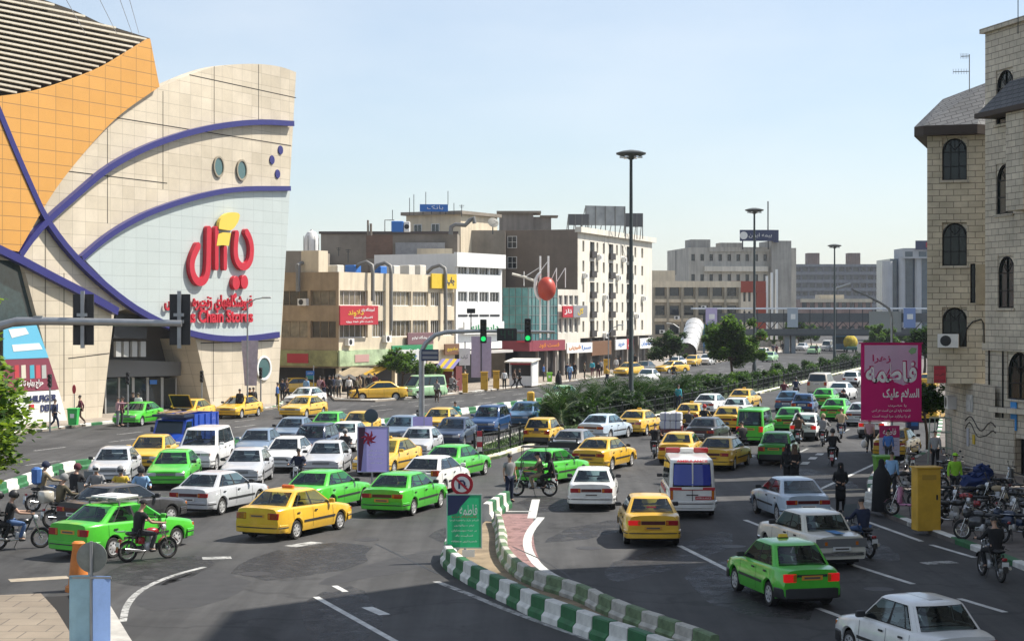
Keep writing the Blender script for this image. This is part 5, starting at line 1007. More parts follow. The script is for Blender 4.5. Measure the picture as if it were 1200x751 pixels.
def car_proto(kind,lod):
 """a set of part meshes for one body style, shared by every copy"""
 if(kind,lod)in PROTO:return PROTO[kind,lod]
 c=CT[kind];L,W=c['L'],c['W'];hl,hw=L/2,W/2;ya_f=hl-c['fo'];ya_r=ya_f-c['wb'];wr=c.get('wr_',.29);ra=wr+.055;PB_=PAINTS['white']
 hwid=lambda y:hw*(1-.125*max(0,(abs(y)-(hl-.75))/.75)**2.3)
 def zb(y):
  z=.23+.07*max(0,(abs(y)-(hl-.5))/.5)
  for ya in(ya_f,ya_r):
   if abs(y-ya)<ra:z=max(z,wr+math.sqrt(max(0,ra*ra-(y-ya)**2)))
  return z
 ys={-hl,-hl+.03,-hl+.1,hl,hl-.03,hl-.1,*[p[0]for p in c['top']]}
 for ya in(ya_f,ya_r):ys|={ya+ra*math.cos(math.pi*i/12)for i in range(13)}|{ya-ra-.002,ya+ra+.002}
 ys=sorted(y for y in ys if-hl<=y<=hl);full=[ys[0]]
 for y in ys[1:]:
  while y-full[-1]>.34:full.append(full[-1]+.28)
  if y-full[-1]>.0015:full.append(y)
 b=MB();rings=[]
 for y in full:
  w,zt,z0=hwid(y),prof(c['top'],y),zb(y);endk=max(0,1-(hl-abs(y))/.1)*.04
  zs=[z0,max(z0+.02,.36),max(z0+.04,.52),max(z0+.06,.58),zt-.10,zt-.03,zt];
  for i in range(1,7):zs[i]=max(zs[i],zs[i-1]+.004)
  xs=[w-.05,w-.015,w,w-.006,w-.03-endk,w-.065-endk,w-.14-endk];pts=list(zip(xs,zs))+[(w*.5,zt+.018),(0,zt+.026)]
  rings.append([Vector((x,y,z))for x,z in pts]+[Vector((-x,y,z))for x,z in pts[-2::-1]])
 n=len(rings[0]);b.add([v for r_ in rings for v in r_],[(i*n+k,(i+1)*n+k,(i+1)*n+k+1,i*n+k+1)for i in range(len(rings)-1)for k in range(n-1)])
 b.add(rings[0],[tuple(range(n))]);b.add(rings[-1],[tuple(range(n-1,-1,-1))])
# cabin: horizontal rings from belt to roof
 yc,yf,yr,yb,zf,zr,zt,wr_=(c[k]for k in('yc','yf','yr','yb','zf','zr','zt','wr'));wbel=hw-.085
 def ring(t,zoff=0,inset=0):
  f,r_,w=lerp(yc,yf,t)-inset,lerp(yb,yr,t)+inset,lerp(wbel,wr_,t)-inset;out=[]
  F=[(0,f+.07),(.35,f+.055),(.7,f+.015),(.93,f-.06)];Rr=[(.93,r_+.05),(.7,r_-.02),(.35,r_-.05),(0,r_-.06)];S_=[(1,lerp(f-.14,r_+.14,k/5))for k in range(6)]
  half=F+S_+Rr
  for x,y in half:out.append(Vector((x*w,y,lerp(lerp(zr,zf,(y-yb)/(yc-yb))if t<.5 else zt,zt,t if t>=.5 else 0)+zoff)))
  return out
 rs=[ring(0,-.05),ring(0,0),ring(.88),ring(1,-.02,.015),ring(1,.0,.10),ring(1,.014,.3)]
 for q in(rs[2],):
  for v,a,e in zip(q,rs[1],ring(1)):v.z=lerp(a.z,e.z,.88)
 hn=len(rs[0])
 for sx in(1,-1):
  vs=[Vector((v.x*sx,v.y,v.z))for q in rs for v in q]
  fs=[(i*hn+k,i*hn+k+1,(i+1)*hn+k+1,(i+1)*hn+k)for i in range(len(rs)-1)for k in range(hn-1)];base=(len(rs)-1)*hn
  if not lod:fs=[f for f in fs if not(hn<=f[0]<2*hn)or f[0]-hn in(3,9)]
  b.add(vs,[f[::-1]if sx>0 else f for f in fs]);b.add(vs[base:],[tuple(range(hn))if sx<0 else tuple(range(hn-1,-1,-1))])
# dark floor and wheel wells, door seams
 b.box(-hw+.24,hw-.24,-hl+.15,hl-.15,.19,.62,1)
 body_in=1
 wside=lambda y,z:hwid(y)-(.0 if z<.6 else.03)
 for y in(c['split'],yc-.16,lerp(yb,c['split'],.16)if not c.get('vanback')else yb):
  for sx in(1,-1):
   zt_=prof(c['top'],y)-.07;z0_=.30
   for z0,z1 in((.31,.55),(.56,zt_)):
    x0,x1=hwid(y)-(.012 if z0<.5 else.0),hwid(y)-(.0 if z0<.5 else.032);e=.003;pp=[(x0*sx+e*sx,y-.006,z0),(x0*sx+e*sx,y+.006,z0),(x1*sx+e*sx,y+.006,z1),(x1*sx+e*sx,y-.006,z1)]
    b.quad(*(pp if sx>0 else pp[::-1]),1)
 def seal(S,u0,u1,v0,v1,flip,wins=None):
  if lod:g=glass_patch(S,u0,u1,v0,v1,6,5);b.add(g.v,[f[::-1]for f in g.f]if flip else g.f,1);return
# pillars and rails left around the openings, with a dark rubber edge
  for e,mi in((0,0),(.014,1)):
   cut=[(a+e,k+e*2,d_-e)for a,k,d_ in[]];us=sorted({0,1,*[x for w_ in wins for x in(w_[0]-.012+e,w_[1]+.012-e)]});vs_=[0,.035+e*2,.99-e*2,1]if not mi else[.035,.063,.962,.99]
   for i in range(len(us)-1):
    for j in range(3):
     um=(us[i]+us[i+1])/2;inside=any(w_[0]-.012+e<um<w_[1]+.012-e for w_ in wins)
     if inside and j==1 or(mi and not inside and(um<wins[0][0]-.012 or um>wins[-1][1]+.012)):continue
     st=6 if(us[i+1]-us[i])>.3 else 2;off_=(lambda p:p)if not mi else(lambda p:p)
     for k in range(st):
      a,c_=lerp(us[i],us[i+1],k/st),lerp(us[i],us[i+1],(k+1)/st);q_=[S(a,vs_[j]),S(c_,vs_[j]),S(c_,vs_[j+1]),S(a,vs_[j+1])]
      if mi:q_=[v+(v-Vector((0,v.y*.97,.9))).normalized()*.003 for v in q_]
      b.quad(*(q_[::-1]if flip else q_),mi)
 us=(rs[1][4].y-c['split'])/(rs[1][4].y-rs[1][9].y);wl=[(.03,us-.025,0,0),(us+.025,.86 if not c.get('extra')else us+.42*(1-us)+.02,0,0)]
 wl.append((us+.42*(1-us)+.05,.95,0,0)if c.get('extra')else(.885,.965,0,-.03))
 if not lod:
  lr=ring(0,.02,.02);b.poly([Vector((v.x,v.y,v.z))for v in lr]+[Vector((-v.x,v.y,v.z))for v in lr[-2:0:-1]],1);zs_=zf-.08;ysf=c['split']-.12
  for x in(-.36,.36):b.box(x-.23,x+.23,ysf-.12,ysf+.02,.5,zs_+.22,1,None,.05);b.box(x-.13,x+.13,ysf-.12,ysf-.03,zs_+.24,zs_+.42,1,None,.03)
  b.box(-.6,.6,yb+.34,yb+.48,.5,zs_+.16,1,None,.05);b.box(-wbel+.05,wbel-.05,yc-.45,yc+.02,.5,zf-.02,1);b.box(-wbel+.03,wbel-.03,yb+.02,yb+.36,.6,zr-.01,1);b.tube([(-.36+.17*math.cos(a),yc-.52-.06*math.sin(a),zf-.02+.15*math.sin(a))for a in[math.pi*i/6 for i in range(13)]],.013,4,1)
 q0,q1=rs[1],rs[2];arc_=lambda q,i0:[Vector((-q[i].x,q[i].y,q[i].z))for i in i0[:0:-1]]+[q[i]for i in i0]
 def al(q,u):u=max(0,min(.9999,u))*(len(q)-1);i=int(u);return q[i].lerp(q[i+1],u-i)
 F0,F1,B0_,B1_=arc_(q0,[0,1,2,3]),arc_(q1,[0,1,2,3]),arc_(q0,[hn-1,hn-2,hn-3,hn-4]),arc_(q1,[hn-1,hn-2,hn-3,hn-4])
 seal(lambda u,v:al(F0,u).lerp(al(F1,u),v)+Vector((0,.003,.003)),.035,.965,.02,.995,1,[(.06,.94)]);seal(lambda u,v:al(B0_,u).lerp(al(B1_,u),v)+Vector((0,-.003,.003)),.045,.955,.06,.975,0,[(.07,.93)])
 for sx in(1,-1):seal(lambda u,v:Vector(((q0[4].lerp(q0[9],u).lerp(q1[4].lerp(q1[9],u),v).x+.004)*sx,*q0[4].lerp(q0[9],u).lerp(q1[4].lerp(q1[9],u),v).yz)),.015,.975 if c.get('extra')else.972,.045,.965,sx>0,[w_[:2]for w_ in wl])
 b.box(-hw*.5,hw*.5,hl-.02,hl+.04,.30,.40,1)
 parts=[('body',b.mesh('body',[PB_,SEAM],42),1,None)]
# glass
 lowr,upr=rs[1],rs[2];off=.006
 def arc(q,idx):
  pts=[q[i]for i in idx];return[Vector((-p.x,p.y,p.z))for p in pts[:0:-1]]+pts
 fl,fu=arc(lowr,range(0,4)),arc(upr,range(0,4));rl,ru=arc(lowr,range(hn-1,hn-5,-1)),arc(upr,range(hn-1,hn-5,-1))
 def along(q,u):
  u=max(0,min(.9999,u))*(len(q)-1);i=int(u);return q[i].lerp(q[i+1],u-i)
 def Sf(u,v):return along(fl,u).lerp(along(fu,u),v)+Vector((0,off,off))
 def Sr(u,v):return along(rl,u).lerp(along(ru,u),v)+Vector((0,-off,off))
 g=glass_patch(Sf,.06,.94,.06,.97,8,6);g.f=[f[::-1]for f in g.f];parts.append(('windscreen',g.mesh('windscreen',[GLASSD if lod else GLASSC],60),0,None))
 g=glass_patch(Sr,.07,.93,.10,.94,8,6);parts.append(('rear_window',g.mesh('rear_window',[GLASSD if lod else GLASSC],60),0,None))
 sl,su=[lowr[4],lowr[9]],[upr[4],upr[9]]
 def Ss(sx):
  def S(u,v):p=lowr[4].lerp(lowr[9],u).lerp(upr[4].lerp(upr[9],u),v);return Vector(((p.x+off+.002)*sx,p.y,p.z))
  return S
 GL=GLASSD if lod else GLASSC
 for sx in(1,-1):
  for a,e,t0,t1 in wl:
   g=glass_patch(Ss(sx),a,e,.08,.93,3,5,(0,0,.0,t1));
   if sx>0:g.f=[f for f in g.f]
   else:g.f=[f[::-1]for f in g.f]
   g.f=[f[::-1]for f in g.f]
   parts.append(('side_window',g.mesh('side_window',[GL],60),0,None))
# bumpers wrap the corners
 def bumper(sgn,z0,z1,wrap,proud):
  q=[]
  for i in range(4):y=hl-wrap+wrap*.8*i/3;q.append((hwid(y)+proud,y))
  q+=[(hwid(hl)*.985+proud*.5,hl-.02),(hwid(hl)*.86,hl+proud+.01),(hwid(hl)*.4,hl+proud+.03),(0,hl+proud+.035)]
  q=q+[(-x,y)for x,y in q[-2::-1]];bb=MB();m_=len(q);lv=[(z0,-.03),(z0+.02,0),(z1-.02,0),(z1,-.035)]
  vs=[Vector((x*(1+k),(y+k*(1 if y>hl-.05 else 0))*sgn,z))for z,k in lv for x,y in q]
  fs=[(j*m_+i,j*m_+i+1,(j+1)*m_+i+1,(j+1)*m_+i)for j in range(3)for i in range(m_-1)];bb.add(vs,fs if sgn<0 else[f[::-1]for f in fs]);bb.f=[f[::-1]for f in bb.f];return bb
 hb=.10 if kind in('suv','ambulance')else.0
 bz=(.27+hb,.52+hb);bm_=[TRIM]if c.get('blackbump')else[CHROME]if c.get('chrome')else[PB_]
 if c.get('chrome'):bz=(.38,.50)
 for nm,s in(('front_bumper',1),('rear_bumper',-1)):
  parts.append((nm,bumper(s,*bz,.42,.022).mesh(nm,bm_,50),0 if(c.get('blackbump')or c.get('chrome'))else 1,None))
  if not c.get('blackbump')and not c.get('chrome')and not lod:parts.append(('bumper_strip',bumper(s,bz[0]+.13,bz[0]+.19,.42,.034).mesh('bumper_strip',[TRIM],50),0,None))
# lamps
 z0,z1,tw_=c['tl'];we=hwid(-hl)-.02
 for sx in(1,-1):
  bb=MB();xa,xb=(we-(hw-tw_*hw)*.9)*sx,(we)*sx
  bb.box(min(xa,xb),max(xa,xb),-hl-.012,-hl+.05,z0,z1,0,None,.01);bb.box(min(xb,xb+.012*sx),max(xb,xb+.012*sx),-hl+.01,-hl+.18,z0+.01,z1-.01,0);bb.box(min(xa,xa+.08*sx),max(xa,xa+.08*sx),-hl-.015,-hl,z0+.02,z1-.02,1);parts.append(('tail_light',bb.mesh('tail_light',[LAMPR,LAMPO],30),0,None))
  wf=hwid(hl)-.02;zf0=.56+hb*2.2;zf1=zf0+(.17 if kind=='saloon' else.125);bb=MB();xa,xb=wf*.52*sx,wf*sx
  if kind=='saloon':[bb.lathe([(.08,0),(.075,.03),(.01,.035)],14,0,Matrix.Translation((xx*sx,hl-.01,.70))@Matrix.Rotation(R(-90),4,'X'))for xx in(.42,.60)]
  else:bb.box(min(xa,xb),max(xa,xb),hl-.12,hl+.012,zf0,zf1,0,None,.012);bb.box(min(xb,xb+.014*sx),max(xb,xb+.014*sx),hl-.2,hl-.01,zf0+.01,zf1-.01,1)
  parts.append(('headlight',bb.mesh('headlight',[LAMPC,LAMPO],30),0,None))
 zg=.57+hb*2.2;bb=MB();bb.box(-hw*.42,hw*.42,hl-.05,hl+.008,zg,zg+.10,0);[bb.box(-hw*.42,hw*.42,hl,hl+.012,zg+.02+.03*i,zg+.03+.03*i,1)for i in range(3)];parts.append(('grille',bb.mesh('grille',[TRIM,RIMM]),0,None))
 zp=(z0+z1)/2-.055;zp=zp if kind not in('p405','saloon')else.53
 for sgn,z in((-1,zp),(1,.36+hb)):bb=MB();ye=sgn*(hl+(.05 if sgn>0 or z<.6 else.012));bb.box(-.26,.26,min(ye,ye-sgn*.02),max(ye,ye-sgn*.02),z,z+.11);bb.box(-.2,.2,ye-.003,ye+.003,z+.03,z+.075,1);parts.append(('licence_plate',bb.mesh('licence_plate',[PLW,mat('plate_ink',(.1,.09,.08),.7)]),2,None))
 if not lod:
  if kind in('p405','pride','hatch'):bb=MB();bb.box(-we+(hw-tw_*hw)*.95,we-(hw-tw_*hw)*.95,-hl-.009,-hl+.02,z0+(.02 if kind=='p405' else.12),z1-.02,0);parts.append(('rear_panel',bb.mesh('rear_panel',[TRIM if kind!='p405' else mat('rear_panel_red',(.08,.012,.012),.3)]),0,None))
  for sx in(1,-1):
   bb=MB();y=yc-.32;x=hw-.06;bb.box(x*sx-.02,x*sx+.02,y-.02,y+.04,zf+.03,zf+.07);bb.box(min(x*sx,(x+.19)*sx),max(x*sx,(x+.19)*sx),y-.05,y+.06,zf+.02,zf+.15,0,None,.02);parts.append(('door_mirror',bb.mesh('door_mirror',[PB_ if c.get('bodybump')else TRIM]),1 if c.get('bodybump')else 0,None))
   bb=MB();ym=ya_f-ra-.05;yn=ya_r+ra+.05;q=[]
   bb.box(min(hw*sx,(hw+.014)*sx),max(hw*sx,(hw+.014)*sx),yn,ym,.50,.56,0);parts.append(('side_moulding',bb.mesh('side_moulding',[TRIM]),0,None))
   for yh in(c['split']+.10,yb+.42 if not c.get('extra')else c['split']-.75):
    bb=MB();xx=hwid(yh)-.012;bb.box(min(xx*sx,(xx+.02)*sx),max(xx*sx,(xx+.02)*sx),yh,yh+.15,zf-.14,zf-.10);parts.append(('door_handle',bb.mesh('door_handle',[TRIM]),0,None))
 ob=[];hub,ty,rim=wheel_meshes(wr,lod)
 for sx in(1,-1):
  for ya in(ya_f,ya_r):ob.append(('wheel',(sx*(hw-.12),ya,wr),0 if sx>0 else math.pi))
 PROTO[kind,lod]=(parts,ob,(hub,ty,rim),c,ya_f,ya_r);return PROTO[kind,lod]
CARS=[]
def car(kind,px,py,mode,th,col,label,cat=None,taxi=0,brake=0,grp=None,sign=0,plate=None,rack=0,center=None):
 p=G(px,py)if center is None else Vector(center);lod=p.y>135;parts,wh,wm,c,yf,yr=car_proto(kind,lod);bear=math.degrees(math.atan2(p.x,p.y))
 h=R(bear+th+(180 if mode=='f' else 0));hv=Vector((math.sin(h),math.cos(h),0))
 o=p-hv*(yf if mode=='f' else yr if mode=='r' else 0);pm=PAINTS[col];taxi=taxi or(col in('green','yellow','amber','dkgreen')and kind not in('truck',))
 cat=cat or('taxi' if taxi else 'car');root=thing({'ambulance':'ambulance','van':'minivan'}.get(kind,'taxi' if taxi else 'car'),label,cat,o,-h,grp or('traffic on the avenue'))
 pl=plate or(PLY if taxi else PLW)
 for nm,me,flag,_ in parts:
  ob=link(bpy.data.objects.new(nm,me),root)
  if flag==1:slot_paint(ob);ob.material_slots[0].material=pm
  elif flag==2:slot_paint(ob);ob.material_slots[0].material=pl
  if nm=='tail_light' and brake:slot_paint(ob);ob.material_slots[0].material=BRK
  if nm=='side_moulding' and taxi and kind=='samand':pass
 for nm,loc,rz in wh:
  w=link(bpy.data.objects.new('wheel',wm[0]),root);w.location=loc;w.rotation_euler=(0,0,rz)
  link(bpy.data.objects.new('tyre',wm[1]),w);link(bpy.data.objects.new('rim',wm[2]),w)
 if taxi and sign:b=roof_sign_mesh();s=link(bpy.data.objects.new('roof_sign',b),root);s.location=(0,(c['yf']+c['yr'])/2+.25,c['zt']+.012)
 if rack:
  m_=rack_mesh(c['wr']);s=link(bpy.data.objects.new('roof_rack',m_),root);s.location=(0,(c['yf']+c['yr'])/2,c['zt'])
 CARS.append((root,o,h,c['L'],c['W']));return root
_rs=[]
def roof_sign_mesh():
 if not _rs:
  b=MB();b.box(-.13,.13,-.05,.05,0,.025,1);b.add([(-.12,-.045,.025),(.12,-.045,.025),(.12,.045,.025),(-.12,.045,.025),(-.10,-.025,.10),(.10,-.025,.10),(.10,.025,.10),(-.10,.025,.10)],[(4,5,6,7),(0,1,5,4),(1,2,6,5),(2,3,7,6),(3,0,4,7)]);_rs.append(b.mesh('roof_sign',[SIGNY,BLACK]))
 return _rs[0]
_rk={}
def rack_mesh(w):
 if w not in _rk:
  b=MB()
  for y in(-.45,.0,.45):b.box(-w-.02,w+.02,y-.02,y+.02,.10,.13)
  for x in(-w,-w*.33,w*.33,w):b.tube([(x,-.55,.14),(x,.55,.14)],.018,5);
  for x in(-w,w):
   for y in(-.4,.4):b.box(x-.02,x+.02,y-.02,y+.02,-.05,.12)
  _rk[w]=b.mesh('roof_rack',[DUCT])
 return _rk[w]
# right carriageway, heading away
V=[
('pride',1,1,'c',-29,'white','white saloon with a grey roof streak, cut off at the bottom edge',dict(center=(7.88,35.2,0))),
('pride',936,708,'r',-22,'green','green taxi hatch saloon braking below the cream old saloon',dict(brake=1,sign=1)),
('saloon',968,662,'r',-24,'cream','old cream boxy saloon with a blue stripe on its grey boot lid',{}),
('p405',938,611,'r',-17,'paleblue','pale blue saloon ahead of the old cream saloon',{}),
('p405',763,637,'r',-4,'yellow','yellow taxi braking behind the ambulance',dict(brake=0,sign=0)),
('ambulance',808,603,'r',-4,'white','white ambulance van with red stripes and a red light bar',dict(cat='ambulance')),
('p405',694,596,'r',2,'white','white saloon alone behind the green taxi with a motorcycle alongside',{}),
('p405',628,568,'r',27,'green','green taxi half hidden by the canopied motorcycle',{}),
('p405',697,551,'r',20,'yellow','yellow taxi behind the grey saloon, angled toward the lamp mast',dict(sign=0)),
('p405',667,539,'r',15,'grey','grey saloon with a black boot spoiler between two yellow taxis',{}),
('hatch',631,523,'r',14,'yellow','small yellow hatch taxi beside the railing end',{}),
('p405',699,516,'r',22,'paleblue','light blue saloon next to the palms',{}),
('p405',742,510,'r',18,'yellow','yellow taxi under the palms beside the lamp mast foot',dict(sign=1)),
('p405',794,543,'r',8,'yellow','yellow taxi on the inner side of a pair ahead of the ambulance',{}),
('p405',840,550,'r',14,'amber','yellow taxi on the outer side of a pair ahead of the ambulance',{}),
('p405',824,521,'r',12,'darkgrey','dark grey saloon just ahead of the pair of yellow taxis',{}),
('p405',807,500,'r',10,'yellow','yellow taxi by the motorcycle with white bales',dict(sign=1)),
('p405',828,486,'r',16,'white','white saloon near the hedge, first of the two white ones',{}),
('p405',868,479,'r',13,'yellow','yellow taxi next to the hedge kerb ahead of the white saloons',dict(sign=1)),
('p405',861,492,'r',8,'white','white saloon squeezed between yellow taxis ahead of the green van',{}),
('p405',852,505,'r',6,'amber','yellow taxi partly covered by the green van',{}),
('van',882,520,'r',9,'green','green minivan taxi with a large rear window, braking',dict(brake=1,sign=0)),
('pride',909,544,'r',7,'dkgreen','green small taxi with orange plate at the shadow edge',{}),
('p405',923,482,'r',8,'ltblue','steel blue saloon between the hedge kerb and a bright blue car',{}),
('pride',941,487,'r',6,'blue','bright blue small car between green taxis',{}),
('p405',925,506,'r',5,'dkgreen','green taxi behind the steel blue saloon',dict(sign=0)),
('pride',943,516,'r',6,'white','white small car with lit brake lamps beside motorcyclists',dict(brake=1)),
('p405',978,493,'r',10,'green','green taxi beside the tan jacketed motorcyclist',{}),
('p405',965,478,'r',9,'green','green taxi ahead of the bright blue car',{}),
('p405',983,469,'r',12,'white','white saloon ahead of the green taxis near the white van',{}),
('suv',960,463,'r',10,'beige','beige high roofed van beside the hedge kerb far up the road',dict(cat='van')),
('hatch',997,453.5,'r',10,'white','white hatchback farthest ahead on the near carriageway',{}),
('p405',1008,499,'r',8,'silver','silver saloon partly behind the magenta banner',{}),
('pride',1023,513,'r',6,'white','white small car below the magenta banner beside the man with a bag',dict(brake=1)),
('p405',1046,537,'r',10,'amber','yellow taxi parked behind the small magenta poster',{}),
('p405',1086,494,'r',8,'yellow','yellow taxi parked past the banner beside the brick house',{}),
('p405',1087,456,'r',6,'yellow','yellow taxi far up the road seen between banner and brick house',dict(sign=0)),
# crossing toward the right road
('samand',321,630,'r',32,'yellow','large yellow taxi turning at the front of the crossing traffic',dict(sign=0)),
('samand',108,651,'r',44,'green','green taxi with a loaded roof rack beside the black clad motorcyclist',dict(rack=1,sign=0)),
('p405',110,621,'r',46,'darkgrey','dark grey saloon behind the green taxi with the roof rack',{}),
('p405',236,602,'r',30,'silver','silver saloon seen from its tail behind the large yellow taxi',{}),
('p405',364,600,'r',26,'green','green taxi overlapped by the large yellow taxi',dict(sign=0)),
('p405',459,603,'r',22,'green','green taxi with a dark tail panel beside the no turn sign',dict(sign=0)),
('round',498,580,'r',20,'white','white rounded hatchback behind the no turn sign',{}),
('p405',521,562,'r',22,'green','green taxi passing the tip of the railing',dict(sign=0)),
# waiting cluster, facing the viewer
('suv',230,553,'f',14,'white','white off road car in the waiting crowd of traffic',{}),
('samand',170,551,'f',13,'yellow','yellow taxi in front of the blue truck',{}),
('p405',129,567,'f',9,'silver','silver saloon behind the helmeted motorcyclists',{}),
('p405',198,572,'f',9,'green','green taxi facing out of the waiting traffic ahead of the white off road car',dict(sign=0)),
('p405',284,569,'f',9,'silver','silver saloon facing out between the white off road car and a white hatchback',{}),
('round',297,540,'f',12,'greyblue','grey blue hatchback beside the white off road car',{}),
('round',331,552.5,'f',12,'white','white hatchback with a motorcyclist at its bumper',{}),
('p405',337,522,'f',13,'greyblue','dusky blue saloon at the back next to the empty carriageway',{}),
('wagon',360,538,'f',15,'navy','dark navy estate car in the middle of the waiting traffic',{}),
('p405',379,514,'f',14,'green','green taxi at the back of the waiting traffic',{}),
('p405',399,529,'f',13,'white','white saloon behind the dark navy estate',{}),
('samand',416,515,'f',12,'yellow','yellow taxi at the back beside a green one',{}),
('p405',379,558,'f',8,'silver','silver saloon with a dark scuttle near the lilac poster',{}),
('samand',441,556,'f',22,'yellow','yellow taxi standing behind the lilac poster',dict(sign=1)),
('samand',465,521,'f',13,'greyblue','grey blue saloon between lilac poster and curved signal post',{}),
('p405',486,537,'f',11,'silver','pale silver saloon behind the second lilac poster',{}),
('p405',510,508,'f',13,'yellow','yellow taxi beyond the curved signal post',{}),
('samand',526,524,'f',13,'navy','dark blue saloon at the tip of the railing',{}),
('wagon',568,509,'f',14,'blue','dark blue estate car behind the railing',{}),
('samand',609,500,'f',14,'ltblue','steel blue saloon at the end of the queue by the palms',{}),
('p405',651,474,'f',18,'mint','pale green car on the far carriageway half hidden by palms',dict(cat='taxi')),
# far carriageway
('p405',152,499,'f',24,'green','green taxi parked by the shopping centre entrance',{}),
('samand',212,496,'f',25,'yellow','yellow taxi with its bonnet up at the shopping centre kerb',{}),
('p405',270,490,'f',25,'yellow','yellow taxi parked below the round porthole',dict(sign=0)),
('p405',346,490,'f',25,'yellow','yellow taxi parked beyond the painted kerb end',{}),
('p405',349,477,'f',25,'white','white car tucked behind the parked yellow taxi',{}),
('samand',443,468.5,'c',260,'yellow','yellow taxi side on in front of the market crowd',dict(sign=1)),
('p405',341,462,'c',240,'amber','yellow taxi in the side street behind the crowd',{}),
('p405',369,459,'c',245,'yellow','yellow taxi deeper in the side street under the awnings',dict(sign=0)),
('van',497,466,'c',228,'mint','pale green minivan beside the striped awning kiosk',{}),
('p405',755,449.5,'f',14,'white','white car driving alone toward the viewer on the far carriageway',{}),
('p405',751,438,'f',16,'darkgrey','dark car parked behind the lamp mast',{}),
('samand',730,440.5,'f',28,'yellow','yellow taxi parked at the hotel corner half behind the lamp mast',{}),
('p405',778,437.5,'f',42,'yellow','yellow taxi turning out near the escalator tube',{}),
('p405',787,431,'f',20,'white','white car behind the turning yellow taxi',{}),
('p405',809,429,'f',12,'amber','yellow taxi at the mouth of the escalator tube',{}),
('p405',826,427.5,'f',12,'white','white car between the escalator tube and the round tree',{}),
('p405',900,424,'f',12,'mint','pale green car beyond the round tree',{}),
('p405',952,415,'f',10,'mint','mint car beneath the footbridge',{}),
('van',968,411,'f',10,'white','white minivan beneath the footbridge',{}),
('p405',938,411,'f',12,'silver','silver car beyond the footbridge pier',{}),
('hatch',892,419,'f',14,'white','white hatchback seen above the hedge by the footbridge',{}),
]
CARBY={}
for kind,px,py,mode,th,col,lab,kw in V:CARBY[lab]=car(kind,px,py,mode,th,col,lab,**kw)
def addpart(lab,name,b,mats,smooth=None):return b.build(name,mats,CARBY[lab],smooth)
# individual touches
k='white ambulance van with red stripes and a red light bar';r=CARBY[k];c=CT['ambulance'];hl=c['L']/2;hw=c['W']/2
RED=mat('ambulance_red',(.42,.02,.03),.4);BLUEG=mat('ambulance_blue_glass',(.015,.03,.30),.08,spec=.7)
b=MB();b.box(-.75,-.24,0,.22,.02,.2,0,None,.03);b.box(.24,.75,0,.22,.02,.2,0,None,.03);b.box(-.24,.24,.0,.22,.02,.2,1,None,.03);o=addpart(k,'light_bar',b,[mat('beacon_red',(.34,.01,.012),.2,coat=.6),WHITE]);o.location=(0,.3,2.01)
b=MB();b.box(-.76,.76,-hl-.016,-hl-.006,.98,1.08);b.box(.1,.66,-hl-.018,-hl-.006,.66,.78);addpart(k,'stripe',b,[RED])
for sx in(1,-1):b=MB();b.box(min(hw*sx-.03*sx,(hw+.006)*sx),max(hw*sx-.03*sx,(hw+.006)*sx),-1.3,1.2,.8,.94);addpart(k,'stripe',b,[RED])
b=MB();b.box(-.01,.01,-hl-.02,-hl,.4,1.0);addpart(k,'door_gap',b,[SEAM])
for ch in[x for x in r.children if x.name.startswith('rear_window')]:ch.material_slots[0].link='OBJECT';ch.material_slots[0].material=BLUEG
b=MB();b.box(-.012,.03,-hl-.02,-hl+.12,1.06,1.9);addpart(k,'window_pillar',b,[PAINTS['white']])
o=text('AMBULANCE',RED,(0,-2.2,2.022),(1,0,0),(0,.85,.52),width=1.05,parent=r,ext=.004,bold=.03)
o.location=(0,-hl+.095,1.955);o=text('AMBULANCE',WHITE,(.38,-hl-.02,.72),(1,0,0),(0,0,1),width=.5,parent=r,ext=.004)
k='old cream boxy saloon with a blue stripe on its grey boot lid';b=MB();b.box(-.13,.13,-2.1,-1.36,.984,.992);addpart(k,'blue_stripe',b,[mat('stripe_blue',(.05,.22,.50),.4)]);b=MB();b.box(-.74,.74,-2.163,-2.14,.62,.86);addpart(k,'rear_panel',b,[mat('saloon_tail_grey',(.16,.16,.16),.5)])
k='grey saloon with a black boot spoiler between two yellow taxis';b=MB();b.box(-.72,.72,-2.26,-2.0,1.06,1.10,0,None,.015);[b.box(x-.03,x+.03,-2.2,-2.08,.93,1.07)for x in(-.6,.6)];addpart(k,'spoiler',b,[BLACK]);b=MB();b.box(-.83,.83,-2.222,-2.2,.56,.9);addpart(k,'rear_panel',b,[BLACK])
k='green taxi with a loaded roof rack beside the black clad motorcyclist';b=MB();b.box(-.5,.5,-.42,.5,.0,.05,0,None,.01);b.box(-.35,.42,-.30,.3,.05,.085,0,None,.01);o=addpart(k,'roof_board',b,[WHITE]);o.location=(0,-.4,1.61)
k='yellow taxi with its bonnet up at the shopping centre kerb';b=MB();M=Matrix.Translation((0,1.08,.97))@Matrix.Rotation(R(52),4,'X');b.box(-.70,.70,0,1.05,0,.035,0,M,.01);b.box(-.62,.62,.06,.98,-.012,-.002,1,M);addpart(k,'bonnet',b,[PAINTS['yellow'],SEAM]);b=MB();b.box(-.62,.62,1.15,2.1,.90,.93);addpart(k,'engine_bay',b,[SEAM])
k='white saloon with a grey roof streak, cut off at the bottom edge';b=MB();b.box(-.10,.20,-.8,.1,1.468,1.474);addpart(k,'roof_patch',b,[PAINTS['silver']])
k='small yellow hatch taxi beside the railing end';b=MB();b.box(-.12,.12,-1.80,-1.78,.84,.97);addpart(k,'boot_badge',b,[NAVY])
k='yellow taxi braking behind the ambulance';b=MB();b.box(-.14,.14,-1.46,-1.40,1.10,1.15);o=addpart(k,'brake_lamp',b,[BRK]);rr_=[x for x in CARBY[k].children if x.name.startswith('tail_light')];rr_[1].material_slots[0].link='OBJECT';rr_[1].material_slots[0].material=BRK
